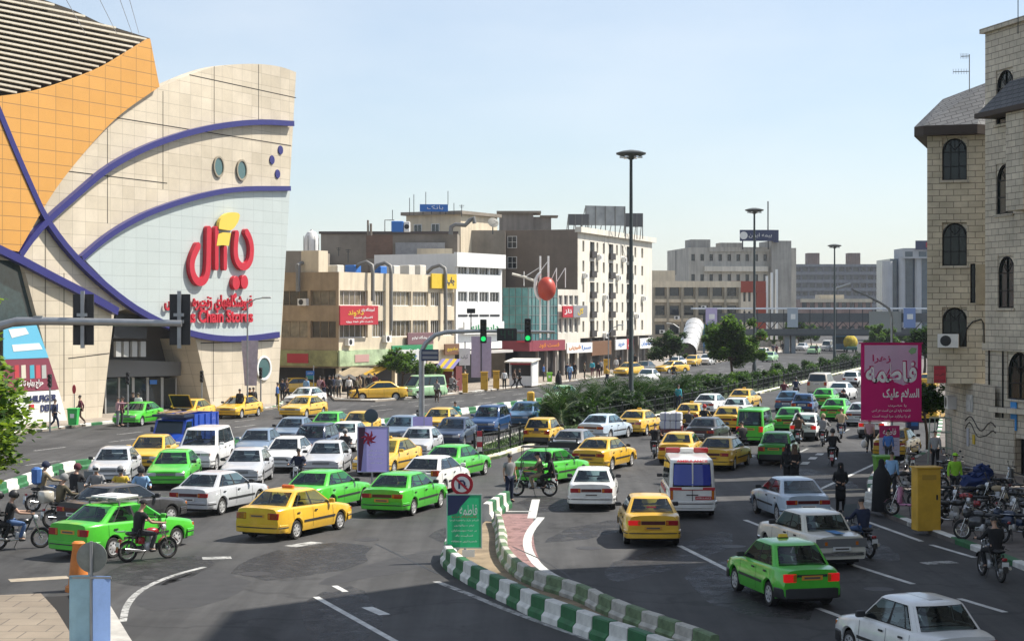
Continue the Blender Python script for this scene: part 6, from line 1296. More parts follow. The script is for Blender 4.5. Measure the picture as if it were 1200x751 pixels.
k='large yellow taxi turning at the front of the crossing traffic';b=MB();b.box(-.2,.2,-.07,.07,.0,.10,0,None,.02);o=addpart(k,'roof_lamp',b,[SIGNO]);o.location=(0,-.45,1.473)
# blue open truck
tr=thing('pickup_truck','bright blue high sided pickup truck with planks on its cab rack','truck',(0,0,0),0,'traffic on the avenue');tb_=PAINTS['truckblue']
b=MB();pf=[(-.1,.45),(1.15,.45),(1.75,.50),(1.80,.95),(1.35,1.05),(.95,1.12),(.62,1.78),(-.1,1.82)]
b.slab([(-.80,y,z)for y,z in pf],Vector((1.6,0,0)));me=b.mesh('cab',[tb_]);bm=bmesh.new();bm.from_mesh(me);bmesh.ops.recalc_face_normals(bm,faces=bm.faces);bm.to_mesh(me);bm.free();link(bpy.data.objects.new('cab',me),tr)
b=MB();b.quad((-.70,.952,1.16),(.70,.952,1.16),(.66,.65,1.73),(-.66,.65,1.73));b.v=[(x,y+.012,z+.006)for x,y,z in b.v];b.f=[f[::-1]for f in b.f];b.build('windscreen',[GLASSD],tr)
for sx in(1,-1):b=MB();q=[(.806*sx,.86,1.16),(.806*sx,.02,1.16),(.806*sx,.02,1.70),(.806*sx,.6,1.70)];b.poly(q if sx>0 else q[::-1]);b.build('side_window',[GLASSD],tr)
b=MB();b.box(-.86,.86,-2.9,-.12,.72,.80);
for x0,x1,y0,y1 in((-.88,-.84,-2.9,-.12),(.84,.88,-2.9,-.12),(-.84,.84,-.16,-.12),(-.84,.84,-2.9,-2.86)):b.box(x0,x1,y0,y1,.8,2.02)
[b.box(x-.03,x+.03,y-.04,y+.04,.75,2.0)for x in(-.9,.9)for y in(-2.7,-2.0,-1.3,-.6)];b.build('cargo_bed',[tb_],tr)
b=MB();b.box(-.85,.85,-.15,.95,1.93,2.05);b.build('cab_rack',[PAINTS['navy']],tr);WOOD=mat('plank_wood',(.30,.20,.11),.8,noise=.4,nscale=5)
for i,(x,a)in enumerate(((-.6,.1),(-.45,.2),(-.3,.05),(.5,-.1),(.62,.1))):b=MB();M=Matrix.Translation((x,.0,2.09+.02*(i%2)))@Matrix.Rotation(a,4,'Z');b.box(-.05,.05,-1.2,.9,0,.05,0,M);o=b.build('plank',[WOOD],tr)
b=MB();b.box(-.82,.82,1.70,1.86,.38,.52,0,None,.02);b.build('front_bumper',[TRIM],tr);b=MB();b.box(-.45,.45,1.78,1.815,.62,.82);b.build('grille',[TRIM],tr)
for sx in(1,-1):b=MB();b.lathe([(.1,0),(.095,.04),(.01,.05)],14,0,Matrix.Translation((.62*sx,1.78,.74))@Matrix.Rotation(R(-90),4,'X'));b.build('headlight',[LAMPC],tr);b=MB();b.box(sx*.92-.08,sx*.92+.08,.78,.84,1.2,1.45,0,None,.02);b.build('door_mirror',[BLACK],tr)
wm=wheel_meshes(.33,0)
for sx in(1,-1):
 for y in(1.05,-1.75):w=link(bpy.data.objects.new('wheel',wm[0]),tr);w.location=(sx*.68,y,.33);w.rotation_euler=(0,0,0 if sx>0 else math.pi);link(bpy.data.objects.new('tyre',wm[1]),w);link(bpy.data.objects.new('rim',wm[2]),w)
p=G(196,536);hh=R(math.degrees(math.atan2(p.x,p.y))+180+26);tr.location=p-Vector((math.sin(hh),math.cos(hh),0))*1.05;tr.rotation_euler=(0,0,-hh);CARS.append((tr,tr.location.copy()-Vector((math.sin(hh),math.cos(hh),0))*.55,hh,4.7,1.76))
# far bus and market truck under the bridge
bs=thing('city_bus','blue and white city bus beneath the footbridge','bus',G(985,411.5),R(-12),'traffic on the avenue');b=MB();b.box(-1.25,1.25,-5,5,.4,2.9,0,None,.1);b.build('body',[PAINTS['ltblue']],bs);b=MB();b.box(-1.1,1.1,-5.02,-5.003,1.4,2.6);b.build('rear_window',[GLASSD],bs)
for sx in(1,-1):b=MB();b.box(min(1.253*sx,1.27*sx),max(1.253*sx,1.27*sx),-4.6,4.6,1.4,2.4);b.build('side_window',[GLASSD],bs);[setattr(link(bpy.data.objects.new('wheel',wheel_meshes(.45,1)[1]),bs),'location',(sx*1.1,y,.45))for y in(-3,3)]
fl=thing('flower_truck','small truck piled with a round yellow load beside the blue bus','truck',G(996,412.5),0,'traffic on the avenue');b=MB();b.box(-.9,.9,-2,1.8,.4,1.0,0,None,.06);b.box(-.85,.85,1.0,1.9,1.0,1.9,0,None,.08);b.build('body',[PAINTS['teal']],fl);b=MB();b.ball((0,-.5,1.7),1.25,0,10);b.build('load',[mat('yellow_load',(.55,.42,.04),.9,noise=.5,nscale=2)],fl);[setattr(link(bpy.data.objects.new('wheel',wheel_meshes(.29,1)[1]),fl),'location',(x,y,.29))for x in(-.75,.75)for y in(-1.3,1.2)]
def obb_report():
 import itertools
 def corners(o,h,L,W):
  f=Vector((math.sin(h),math.cos(h),0));s=Vector((f.y,-f.x,0));return[o+f*a*L/2+s*c*W/2 for a in(1,-1)for c in(1,-1)],f,s
 for(r1,o1,h1,L1,W1),(r2,o2,h2,L2,W2)in itertools.combinations(CARS,2):
  if(o1-o2).length>6:continue
  c1,f1,s1=corners(o1,h1,L1,W1);c2,f2,s2=corners(o2,h2,L2,W2);gap=-9
  for ax in(f1,s1,f2,s2):
   a=[p.dot(ax)for p in c1];b_=[p.dot(ax)for p in c2];gap=max(gap,max(min(a)-max(b_),min(b_)-max(a)))
  if gap<-.02:print('OVERLAP %.2f | %s | %s'%(gap,r1['label'],r2['label']))
obb_report()
# people and motorcycles
def skin_mesh(name,V_,E_,rad,root=0,sub=1):
 me=bpy.data.meshes.new(name);me.from_pydata(V_,E_,[]);o=bpy.data.objects.new(name,me);COL.objects.link(o)
 md=o.modifiers.new('skin','SKIN');md.use_smooth_shade=True
 for i,r in enumerate(rad):me.skin_vertices[0].data[i].radius=r if isinstance(r,tuple)else(r,r)
 me.skin_vertices[0].data[root].use_root=True
 if sub:s=o.modifiers.new('sub','SUBSURF');s.levels=s.render_levels=sub
 dg=bpy.context.evaluated_depsgraph_get();out=bpy.data.meshes.new_from_object(o.evaluated_get(dg));bpy.data.objects.remove(o);out.name=name
 for p in out.polygons:p.use_smooth=True
 return out
SKINM=mat('skin',(.42,.25,.17),.6);HAIRM=mat('dark_hair',(.012,.010,.009),.6);SHOEM=mat('shoe_leather',(.02,.018,.016),.5);EYEM=mat('eye_dark',(.01,.008,.008),.3);LIPM=mat('lip',(.30,.12,.10),.5)
CL={k:mat('cloth_'+k,c,.9,noise=.15,nscale=4)for k,c in dict(black=(.012,.012,.013),charcoal=(.04,.04,.043),navy=(.02,.028,.06),jeans=(.07,.13,.27),blue=(.06,.16,.42),sky=(.25,.42,.62),teal=(.05,.34,.42),white=(.66,.66,.65),grey=(.25,.25,.25),tan=(.38,.30,.19),brown=(.09,.055,.035),olive=(.10,.085,.05),maroon=(.10,.02,.03),red=(.38,.03,.03),pink=(.50,.30,.32),yellow=(.62,.44,.05),hivis=(.30,.62,.04),khaki=(.27,.22,.14),amber=(.50,.30,.03)).items()}
LB=dict(pelvis=(0,0,.95),spine=(0,-.01,1.12),chest=(0,0,1.32),neck0=(0,-.01,1.46),neck1=(0,.01,1.53),head0=(0,.025,1.585),head1=(0,.025,1.665),top=(0,.005,1.735))
def joints(pose):
 J=dict(LB)
 def side(n,sx,hip,knee,ank,toe,sh,el,wr):J.update({'hip'+n:(sx*hip[0],*hip[1:]),'knee'+n:(sx*knee[0],*knee[1:]),'ank'+n:(sx*ank[0],*ank[1:]),'toe'+n:(sx*toe[0],*toe[1:]),'sh'+n:(sx*sh[0],*sh[1:]),'el'+n:(sx*el[0],*el[1:]),'wr'+n:(sx*wr[0],*wr[1:])})
 hp,sh=(.09,0,.90),(.185,0,1.41)
 if pose in('stand','hold'):
  side('R',1,hp,(.10,.02,.50),(.105,-.03,.085),(.125,.13,.04),sh,(.235,-.03,1.14),(.25,.05,.90)if pose=='stand' else(.10,.24,1.12));side('L',-1,hp,(.10,.0,.50),(.11,-.04,.085),(.13,.12,.04),sh,(.235,-.04,1.14),(.245,.06,.90)if pose=='stand' else(.12,.22,1.08))
 elif pose=='walk':
  side('R',1,hp,(.09,.17,.53),(.09,.22,.10),(.10,.38,.07),sh,(.23,-.16,1.15),(.24,-.14,.91));side('L',-1,hp,(.09,-.02,.49),(.09,-.33,.16),(.095,-.22,.05),sh,(.23,.06,1.14),(.22,.25,.98))
 elif pose=='point':
  side('R',1,hp,(.10,.02,.50),(.105,-.03,.085),(.125,.13,.04),sh,(.30,.22,1.40),(.32,.46,1.42));side('L',-1,hp,(.10,0,.50),(.11,-.04,.085),(.13,.12,.04),sh,(.235,-.03,1.14),(.25,.05,.90))
 else:
  J={k:(x,y-.02+(z-.95)*.16,z)for k,(x,y,z)in LB.items()};J['head0']=(0,.13,1.575);J['head1']=(0,.135,1.655);J['top']=(0,.12,1.725)
  sh=(.185,.055,1.41);ha=(.33,.50,1.16)if pose=='ride' else(.14,.34,1.16);el=(.29,.22,1.18)if pose=='ride' else(.26,.12,1.14)
  for n,sx in(('R',1),('L',-1)):side(n,sx,(.10,.02,.91),(.21,.40,.86),(.17,.26,.46),(.18,.42,.42),sh,el,ha)
 return J
def lim(a,b,t):return tuple(lerp(x,y,t)for x,y in zip(a,b))
HUM={}
def human(pose):
 if pose in HUM:return HUM[pose]
 J=joints(pose);V_,E_,R_=[],[],[];ix={}
 def v(n,p,r,frm=None):V_.append(p);R_.append(r);ix[n]=len(V_)-1;(E_.append((ix[frm],ix[n]))if frm else None)
 v('pelvis',J['pelvis'],(.145,.11));v('spine',J['spine'],(.13,.10),'pelvis');v('chest',J['chest'],(.155,.11),'spine');v('neck0',J['neck0'],(.07,.065),'chest');v('neck1',J['neck1'],.054,'neck0');v('head0',J['head0'],(.066,.08),'neck1');v('head1',J['head1'],(.077,.098),'head0');v('top',J['top'],(.05,.06),'head1')
 for n in 'RL':
  sx=1 if n=='R' else-1
  v('sh'+n,J['sh'+n],.058,'chest');v('el'+n,J['el'+n],.042,'sh'+n);v('wr'+n,J['wr'+n],.028,'el'+n)
  w,e=Vector(J['wr'+n]),Vector(J['el'+n]);d=(w-e).normalized();s=Vector((-sx,0,0));up=Vector((0,0,1));f=s-d*s.dot(d);f.normalize();b_=d.cross(f)
  curl=-b_*.02 if pose!='stand' else Vector((0,.01,0));v('pa'+n,tuple(w+d*.055),(.036,.020),'wr'+n)
  for k,l in((-1.5,.062),(-.5,.074),(.5,.078),(1.5,.066)):
   a=w+d*.085+b_*k*.016;v('f%s%d'%(n,int(k*2)),tuple(a),.009,'pa'+n);v('g%s%d'%(n,int(k*2)),tuple(a+d*l*.5+f*.012),.008,'f%s%d'%(n,int(k*2)));v('h%s%d'%(n,int(k*2)),tuple(a+d*l*.85+f*.035),.007,'g%s%d'%(n,int(k*2)))
  v('t'+n,tuple(w+d*.04+f*.034+b_*-.02),.010,'pa'+n);v('u'+n,tuple(w+d*.085+f*.05+b_*-.03),.008,'t'+n)
  v('hip'+n,J['hip'+n],.092,'pelvis');v('knee'+n,J['knee'+n],.058,'hip'+n);v('cf'+n,lim(J['knee'+n],J['ank'+n],.35),.052,'knee'+n);v('ank'+n,J['ank'+n],.038,'cf'+n);v('toe'+n,J['toe'+n],(.042,.032),'ank'+n)
 bm_=skin_mesh('person',V_,E_,R_,0,1);h=Vector(J['head1']);m=MB();m.v=[tuple(x.co)for x in bm_.vertices];m.f=[list(p.vertices)for p in bm_.polygons];m.m=[0]*len(m.f)
 for sx in(1,-1):m.ball(h+Vector((sx*.031,.088,.005)),.012,1,6);m.ball(h+Vector((sx*.082,-.005,-.01)),.02,0,6,(.5,1,1.5))
 m.add([h+Vector(q)for q in((-.012,.088,.01),(.012,.088,.01),(0,.118,-.03),(-.018,.09,-.038),(.018,.09,-.038))],[(0,2,1),(0,3,2),(1,2,4),(3,4,2)]);m.box(h.x-.024,h.x+.024,h.y+.075,h.y+.094,h.z-.066,h.z-.056,2)
 body=m.mesh('person',[SKINM,EYEM,LIPM]);[setattr(p,'use_smooth',True)for p in body.polygons]
 def chain(name,spec,root=0,m=None):
  vs,es,rs,id_=[],[],[],{}
  for n,p,r,fr in spec:vs.append(p);rs.append(r);id_[n]=len(vs)-1;(es.append((id_[fr],id_[n]))if fr else None)
  me=skin_mesh(name,vs,es,rs,root,1);me.materials.clear();me.materials.append(m or CL['white']);return me
 lo=Vector(J['pelvis'])+Vector((0,0,-.16));sg=1.0 if pose in('stand','walk','hold','point')else 1.13
 def shirt(name,sleeve,hem=0):
  sp=[('a',J['spine'],(.155*sg,.126*sg),None),('b',tuple(lo-Vector((0,0,hem))),(.176+hem*.12,.142+hem*.1),'a'),('c',J['chest'],(.176*sg,.134*sg*sg),'a'),('d',lim(J['chest'],J['neck0'],.8),(.118,.105),'c')]
  for n in 'RL':sp+=[('s'+n,J['sh'+n],.072,'c'),('e'+n,lim(J['sh'+n],J['el'+n],.6 if sleeve<1 else 1),.060 if sleeve<1 else.055,'s'+n)]+([('w'+n,lim(J['el'+n],J['wr'+n],.92),.040,'e'+n)]if sleeve>=1 else[])
  return chain(name,sp)
 tro=[('p',tuple(Vector(J['pelvis'])+Vector((0,0,.02))),(.152,.12),None)]
 for n in 'RL':tro+=[('h'+n,J['hip'+n],.104,'p'),('k'+n,J['knee'+n],.074,'h'+n),('c'+n,lim(J['knee'+n],J['ank'+n],.5),.066,'k'+n),('a'+n,lim(J['knee'+n],J['ank'+n],.97),.056,'c'+n)]
 hair=MB();hair.lathe([(.094*math.sin(t),.105*-math.cos(t))for t in[R(80)+R(100)*i/7 for i in range(8)]],14,0,Matrix.Translation(h+Vector((0,-.012,.012)))@Matrix.Rotation(R(-14),4,'X')@Matrix.Diagonal((.93,1.12,1,1)))
 hel=MB();hel.lathe([(.128*math.sin(t),.142*-math.cos(t))for t in[R(55)+R(125)*i/9 for i in range(10)]],18,0,Matrix.Translation(h+Vector((0,-.005,.015)))@Matrix.Rotation(R(-10),4,'X')@Matrix.Diagonal((.95,1.1,1,1)));hel.box(-.09,.09,.118,.135,-.03,.05,1,Matrix.Translation(h),.012)
 sc=MB();sc.lathe([(.17,-.28),(.125,-.16),(.105,-.06),(.112,.02),(.098,.085),(.05,.118),(.01,.125)],16,0,Matrix.Translation(h+Vector((0,-.028,0)))@Matrix.Diagonal((.95,1.02,1,1)))
 cap=MB();cap.lathe([(.102,0),(.10,.05),(.06,.09),(.01,.1)],14,0,Matrix.Translation(h+Vector((0,0,.02)))@Matrix.Diagonal((.9,1.1,1,1)));cap.box(-.07,.07,.07,.19,.02,.035,0,Matrix.Translation(h+Vector((0,.01,0))),.006)
 ck=MB();f_=Vector((0,0,0));ck.lathe([(.37,.04),(.36,.35),(.34,.75),(.33,1.1),(.28,1.34),(.17,1.47),(.12,1.56),(.118,1.66),(.10,1.74),(.05,1.785),(.01,1.79)],20,0,Matrix.Translation((0,-.035,0))@Matrix.Diagonal((1,.86,1,1)))
 shoe=[]
 for n in 'RL':
  a,t=Vector(J['ank'+n]),Vector(J['toe'+n]);shoe.append(skin_mesh('shoe',[tuple(a+Vector((0,-.03,-.035))),tuple(a.lerp(t,.55)+Vector((0,0,-.015))),tuple(t+Vector((0,.01,0)))],[(0,1),(1,2)],[.048,(.05,.045),(.046,.034)],0,1));shoe[-1].materials.append(SHOEM)
 HUM[pose]=dict(body=body,short=shirt('shirt',.5),long=shirt('shirt',1),coat=shirt('coat',1,.38 if pose in('stand','walk','hold')else.02),trousers=chain('trousers',tro),hair=hair.mesh('hair',[HAIRM],60),helmet=hel.mesh('helmet',[BLACK,mat('visor',(.03,.035,.04),.08,spec=.8)],60),scarf=sc.mesh('headscarf',[CL['black']],60),cap=cap.mesh('cap',[CL['black']],60),chador=ck.mesh('chador',[CL['black']],60),shoes=shoe)
 return HUM[pose]
def person(label,loc,rz,pose='stand',top='white',low='charcoal',head='hair',sleeve='long',group=None,s=1.,hcol=None,cover=None):
 H=human(pose);o=link(bpy.data.objects.new('person',H['body']));o.location=loc;o.rotation_euler=(0,0,rz);o.scale=(s,s,s);tag(o,label,'person',group)
 def put(name,me,m=None):
  c=link(bpy.data.objects.new(name,me),o)
  if m is not None:slot_paint(c);c.material_slots[0].material=m
  return c
 if cover=='chador':put('chador',H['chador'],CL[top])
 else:
  put('coat' if sleeve=='coat' else 'shirt',H[sleeve],CL[top])
  if head=='scarf':put('headscarf',H['scarf'],CL[hcol or 'black'])
  elif head=='helmet':put('helmet',H['helmet'],CL[hcol]if hcol else BLACK)
  elif head=='cap':put('hair',H['hair']);put('cap',H['cap'],CL[hcol or 'black'])
  else:put('hair',H['hair'])
 put('trousers',H['trousers'],CL[low])
 for sh in H['shoes']:put('shoe',sh)
 return o
def view_rz(p,th):return-(math.atan2(p.x,p.y)+R(th))
def walker(px,py,th,label,z=None,**kw):
 p=G(px,py,z or 0);return person(label,p,view_rz(p,th),**kw)
# motorcycles
BK={}
def bike_proto(kind):
 if kind in BK:return BK[kind]
 P_=[];TK='tank'
 def add(name,b,m,sm=50):P_.append((name,b.mesh(name,m if isinstance(m,list)else[m],sm),(0,0,0),[]))
 r=.30 if kind!='scooter' else.27;yr,yf=-.62,.64;Mx=Matrix.Rotation(R(90),4,'Y')
 ty=MB();ty.tube([(0,(r-.035)*math.cos(a),(r-.035)*math.sin(a))for a in[2*math.pi*i/24 for i in range(25)]],.042,8,cap=False)
 rim=MB();rim.tube([(0,(r-.085)*math.cos(a),(r-.085)*math.sin(a))for a in[2*math.pi*i/24 for i in range(25)]],.017,6,cap=False);[rim.tube([(.025*(1 if i%2 else-1),0,0),(0,(r-.09)*math.cos(i*math.pi/8),(r-.09)*math.sin(i*math.pi/8))],.004,4)for i in range(16)]
 hub=MB();hub.lathe([(.05,-.05),(.06,-.02),(.06,.02),(.05,.05)],12,0,Mx)
 tm,rm,hm=ty.mesh('tyre',[RUBBER],60),rim.mesh('rim',[CHROME],60),hub.mesh('wheel',[RIMM],40)
 for y in(yr,yf):P_.append(('wheel',hm,(0,y,r),[('tyre',tm),('rim',rm)]))
 b=MB();b.tube([(0,.42,.98),(0,.34,.80),(0,.18,.45),(0,-.12,.38),(0,-.28,.62),(0,-.62,.70)],.024,6);b.tube([(0,.38,.88),(0,-.25,.70)],.022,6)
 for sx in(1,-1):b.tube([(sx*.07,-.15,.40),(sx*.07,yr,r)],.02,6);b.tube([(sx*.10,yr,r+.02),(sx*.11,-.50,.70)],.026,8);b.tube([(sx*.09,.02,.40),(sx*.22,.08,.36)],.018,6)
 add('frame',b,DKSTEEL)
 b=MB();[b.tube([(sx*.075,.40,1.0),(sx*.075,.46,.82),(sx*.075,yf,r)],.022,8)for sx in(1,-1)];add('fork',b,CHROME)
 b=MB();b.tube([(-.36,.32,1.03),(-.22,.42,1.06),(-.08,.43,1.01),(.08,.43,1.01),(.22,.42,1.06),(.36,.32,1.03)],.013,6);[b.tube([(sx*.24,.30+.06,1.05),(sx*.37,.315,1.03)],.02,6)for sx in(1,-1)];add('handlebar',b,BLACK)
 for sx in(1,-1):b=MB();b.tube([(sx*.25,.4,1.06),(sx*.33,.41,1.2)],.008,4);b.ball((sx*.35,.41,1.23),.055,0,8,(1,.3,.8));add('mirror',b,BLACK)
 if kind=='scooter':
  b=MB();b.box(-.17,.17,.28,.42,.40,.98,0,None,.05);b.box(-.16,.16,-.1,.34,.34,.42,0,None,.03);b.box(-.15,.15,-.75,-.1,.42,.72,0,None,.07);add('body_panel',b,PAINTS['white']);P_[-1]=('body_panel',P_[-1][1],P_[-1][2],'paint')
  b=MB();b.box(-.10,.10,.38,.50,.90,1.04,0,None,.03);add('headlight',b,LAMPC)
 else:
  b=MB();b.ball((0,.12,.81),.17,0,12,(.72,1.35,.62));add('fuel_tank',b,PAINTS['white']);P_[-1]=('fuel_tank',P_[-1][1],P_[-1][2],'paint')
  b=MB();b.lathe([(.095,-.09),(.10,0),(.085,.04)],14,0,Matrix.Translation((0,.50,.90))@Matrix.Rotation(R(-90),4,'X'));add('headlight',b,[LAMPC])
  b=MB();b.box(-.13,.13,-.12,.18,.30,.52,0,None,.03);[b.box(-.11,.11,.0,.16,.53+.035*i,.55+.035*i)for i in range(5)];b.box(-.07,.07,.02,.14,.5,.70);add('engine',b,RIMM)
  for sx in(1,-1):b=MB();b.box(sx*.09-.015,sx*.09+.015,-.34,-.14,.48,.68,0,None,.012);add('side_panel',b,PAINTS['white']);P_[-1]=('side_panel',P_[-1][1],P_[-1][2],'paint')
 b=MB();b.box(-.13,.13,-.66,-.10,.74,.84,0,None,.04);add('seat',b,mat('seat_vinyl',(.02,.02,.021),.55))
 b=MB();b.tube([(.13,.1,.42),(.15,.02,.30),(.16,-.25,.29),(.17,-.38,.32),(.18,-.80,.38)],[.02,.022,.028,.05,.045],10);add('exhaust',b,CHROME)
 for y,a0,a1 in((yf,30,150),(yr,50,190)):b=MB();q=[(y+(r+.045)*math.cos(R(a)),r+(r+.045)*math.sin(R(a)))for a in range(a0,a1+1,12)];b.add([Vector((x,yy,z))for yy,z in q for x in(-.065,.065)],[(2*i,2*i+1,2*i+3,2*i+2)for i in range(len(q)-1)]);add('mudguard',b,PAINTS['white']);P_[-1]=('mudguard',P_[-1][1],P_[-1][2],'paint')
 b=MB();b.box(-.07,.07,-.90,-.84,.58,.66,0,None,.015);add('tail_light',b,LAMPR);b=MB();b.box(-.09,.09,-.93,-.915,.42,.56);add('licence_plate',b,PLW)
 if kind=='sport':b=MB();b.box(-.20,.20,.36,.62,.66,.98,0,None,.08);b.box(-.17,.17,-.05,.4,.40,.74,0,None,.06);add('fairing',b,PAINTS['white']);P_[-1]=('fairing',P_[-1][1],P_[-1][2],'paint')
 if kind in('courier','shield'):b=MB();q=[(-.24,.50,1.02),(.24,.50,1.02),(.20,.44,1.42),(-.20,.44,1.42)];b.quad(*q);b.quad(*[(x,y-.006,z)for x,y,z in q[::-1]]);add('windshield',b,mat('windshield_grey',(.20,.23,.24),.1,spec=.7))
 if kind=='courier':b=MB();b.box(-.22,.22,-.98,-.60,.86,1.22,0,None,.03);add('top_box',b,PAINTS['beige'])
 b=MB();b.tube([(-.12,-.62,.86),(-.12,-.95,.86),(.12,-.95,.86),(.12,-.62,.86)],.011,5);add('rear_rack',b,CHROME)
 b=MB();b.tube([(-.06,.0,.32),(-.20,-.10,.02)],.012,5);add('kick_stand',b,BLACK)
 BK[kind]=P_;return P_
def bike(kind,px,py,th,col,label,z=0,lean=0,group=None):
 p=G(px,py,z);rz=view_rz(p,th);root=thing('scooter' if kind=='scooter' else 'motorcycle',label,'scooter' if kind=='scooter' else 'motorcycle',p,rz,group or 'motorcycles');root.rotation_euler=(0,lean,rz)
 for nm,me,loc,ex in bike_proto(kind):
  o=link(bpy.data.objects.new(nm,me),root);o.location=loc
  if ex=='paint':slot_paint(o);o.material_slots[0].material=PAINTS.get(col)or CL[col]
  elif ex:[link(bpy.data.objects.new(n_,m_),o)for n_,m_ in ex]
 return root
PAINTS['pinkp']=paint('paint_pink',(.55,.22,.36));PAINTS['redp']=paint('paint_red',(.35,.015,.02));PAINTS['black']=paint('paint_black',(.012,.012,.013))
def rider(bk,label,fwd=-.28,pose='ride',s=1.,**kw):
 rz=bk.rotation_euler.z;p=Vector(bk.location)+Vector((-math.sin(rz)*fwd,math.cos(rz)*fwd,-.105*s+(1-s)*.8));return person(label,p,rz,pose=pose,s=s,**kw)
RG='motorcyclists in the traffic'
for kind,px,py,th,col,lab,riders in(
 ('street',173,656,62,'redp','red and chrome motorcycle passing beside the roof rack taxi',(('man in a black T-shirt and black cap riding the red motorcycle',dict(top='black',low='charcoal',head='cap',sleeve='short')),)),
 ('street',22,643,80,'black','black motorcycle under the branches at the picture edge',(('helmeted man in black shirt and blue jeans riding under the branches',dict(top='black',low='jeans',head='helmet',sleeve='short')),('pillion in black behind the rider in blue jeans',dict(top='black',low='black',head='helmet',pose='pillion',fwd=-.72)))),
 ('courier',80,617,62,'black','motorcycle with a tan top box behind the dark grey saloon',(('rider in a brown jacket and grey helmet beside the tan top box',dict(top='olive',low='charcoal',head='helmet',hcol='grey')),)),
 ('shield',58,598,66,'blue','blue motorcycle with a windshield by the painted divider',(('rider in a pale shirt with a blue pack and dark helmet',dict(top='khaki',low='grey',head='helmet',hcol='navy')),)),
 ('shield',94,601,40,'black','motorcycle with a clear windshield among the waiting riders',(('rider in black with a maroon helmet among the waiting riders',dict(top='black',low='black',head='helmet',hcol='maroon')),)),
 ('street',112,604,186,'black','motorcycle facing out in front of the waiting silver saloon',(('rider in grey with a white helmet facing the viewer',dict(top='grey',low='charcoal',head='helmet',hcol='white')),)),
 ('street',141,606,184,'black','motorcycle facing out with a rider in yellow',(('rider in a yellow vest and silver helmet facing the viewer',dict(top='yellow',low='black',head='helmet',hcol='grey',sleeve='short')),)),
 ('street',165,606,184,'black','motorcycle facing out next to the waiting green taxi',(('rider in a pale blue shirt and helmet facing the viewer',dict(top='sky',low='charcoal',head='helmet',hcol='charcoal')),)),
 ('street',349,575,190,'black','black motorcycle at the bumper of the white hatchback',(('rider in a dark blue jacket at the white hatchback bumper',dict(top='navy',low='black',head='hair')),)),
 ('street',404,546,186,'darkgrey','motorcycle in front of the white saloon behind the lilac poster',(('rider in charcoal with a grey helmet before the white saloon',dict(top='charcoal',low='black',head='helmet',hcol='grey')),)),
 ('street',533,503,188,'ltblue','motorcycle between the yellow taxi and the dark blue estate car',(('rider in a teal jacket by the painted divider',dict(top='teal',low='black',head='hair')),)),
 ('shield',625,581,-84,'darkgrey','motorcycle with a dark canopy carrying two people beside the white barrier',(('man in olive riding under the dark canopy',dict(top='olive',low='khaki',head='hair')),('passenger in black seated behind the man in olive',dict(top='black',low='black',head='scarf',pose='pillion',fwd=-.70)))),
 ('street',768,536,4,'black','motorcycle between two yellow taxis ahead of the ambulance',(('rider in a black T-shirt seen from behind by the yellow taxis',dict(top='black',low='charcoal',head='hair',sleeve='short')),)),
 ('street',808,513,10,'black','motorcycle beside the white bales',(('rider in dark grey beside the white bales',dict(top='charcoal',low='black')),)),
 ('street',826,508,8,'redp','motorcycle behind the hedge side white saloon',(('rider in a black coat with a red scarf',dict(top='black',low='black',head='helmet',hcol='red')),)),
 ('street',868,533,-20,'darkgrey','motorcycle leaning beside the green minivan',(('rider in charcoal beside the green minivan',dict(top='charcoal',low='black')),)),
 ('street',976,545,3,'redp','red tailed motorcycle in the shade on the open lane',(('rider in a black jacket on the red tailed motorcycle',dict(top='black',low='black',head='helmet')),)),
 ('street',965,522,4,'black','motorcycle between the white small car and the open lane',(('rider in a grey jacket and pale helmet',dict(top='grey',low='black',head='helmet',hcol='tan')),)),
 ('street',986,513,2,'greyblue','motorcycle behind the green taxi',(('rider in a tan jacket behind the green taxi',dict(top='tan',low='navy',head='hair')),)),
 ('street',936,521,4,'black','motorcycle at the tail of the white small car',(('rider in dark brown at the tail of the white small car',dict(top='brown',low='black',head='helmet')),)),
 ('street',919,470,4,'black','motorcycle by the hedge kerb',(('rider in maroon by the hedge kerb',dict(top='maroon',low='black')),)),
 ('street',933,466,4,'navy','motorcycle leading along the hedge kerb',(('rider in navy leading along the hedge kerb',dict(top='navy',low='black',head='helmet')),)),
 ('street',989,484,4,'black','motorcycle between green taxi and white saloon',(('rider in black between green taxi and white saloon',dict(top='black',low='black',head='helmet')),)),
 ('shield',1006,650,-30,'black','motorcycle with a scratched windshield by the pavement corner',(('bareheaded rider in a blue jacket by the pavement corner',dict(top='navy',low='jeans',head='hair')),)),
 ('street',1162,678,-22,'black','black motorcycle passing the white painted kerb end',(('bareheaded rider all in black by the white painted kerb end',dict(top='black',low='black',head='hair')),)),
 ('street',531,461,30,'grey','motorcycle at the far pavement by the awning kiosk',(('rider in grey by the awning kiosk',dict(top='grey',low='charcoal')),)),
 ('street',790,445,8,'black','motorcycle on the far carriageway near the escalator tube',(('rider in black near the escalator tube',dict(top='black',low='black')),)),
 ):
 bk_=bike(kind,px,py,th,col,lab)
 for lb_,kw in riders:rider(bk_,lb_,group=RG,s=1.06 if px<200 else 1.,**kw)
 if 'canopy' in lab:b=MB();b.box(-.34,.34,-.55,.45,1.86,1.90,0,None,.015);[b.tube([(sx*.3,y,1.87),(sx*.28,y*.9+.06,.9)],.012,5)for sx in(1,-1)for y in(-.5,.42)];b.build('canopy',[CL['black']],bk_)
 if 'white bales' in lab:BALE=bk_
 if 'blue motorcycle with a windshield' in lab:b=MB();b.box(-.2,.2,-.62,-.34,.95,1.55,0,None,.07);o=b.build('backpack',[CL['blue']]);tag(o,'tall blue backpack on the rider by the painted divider','backpack');o.location=bk_.location;o.rotation_euler=bk_.rotation_euler
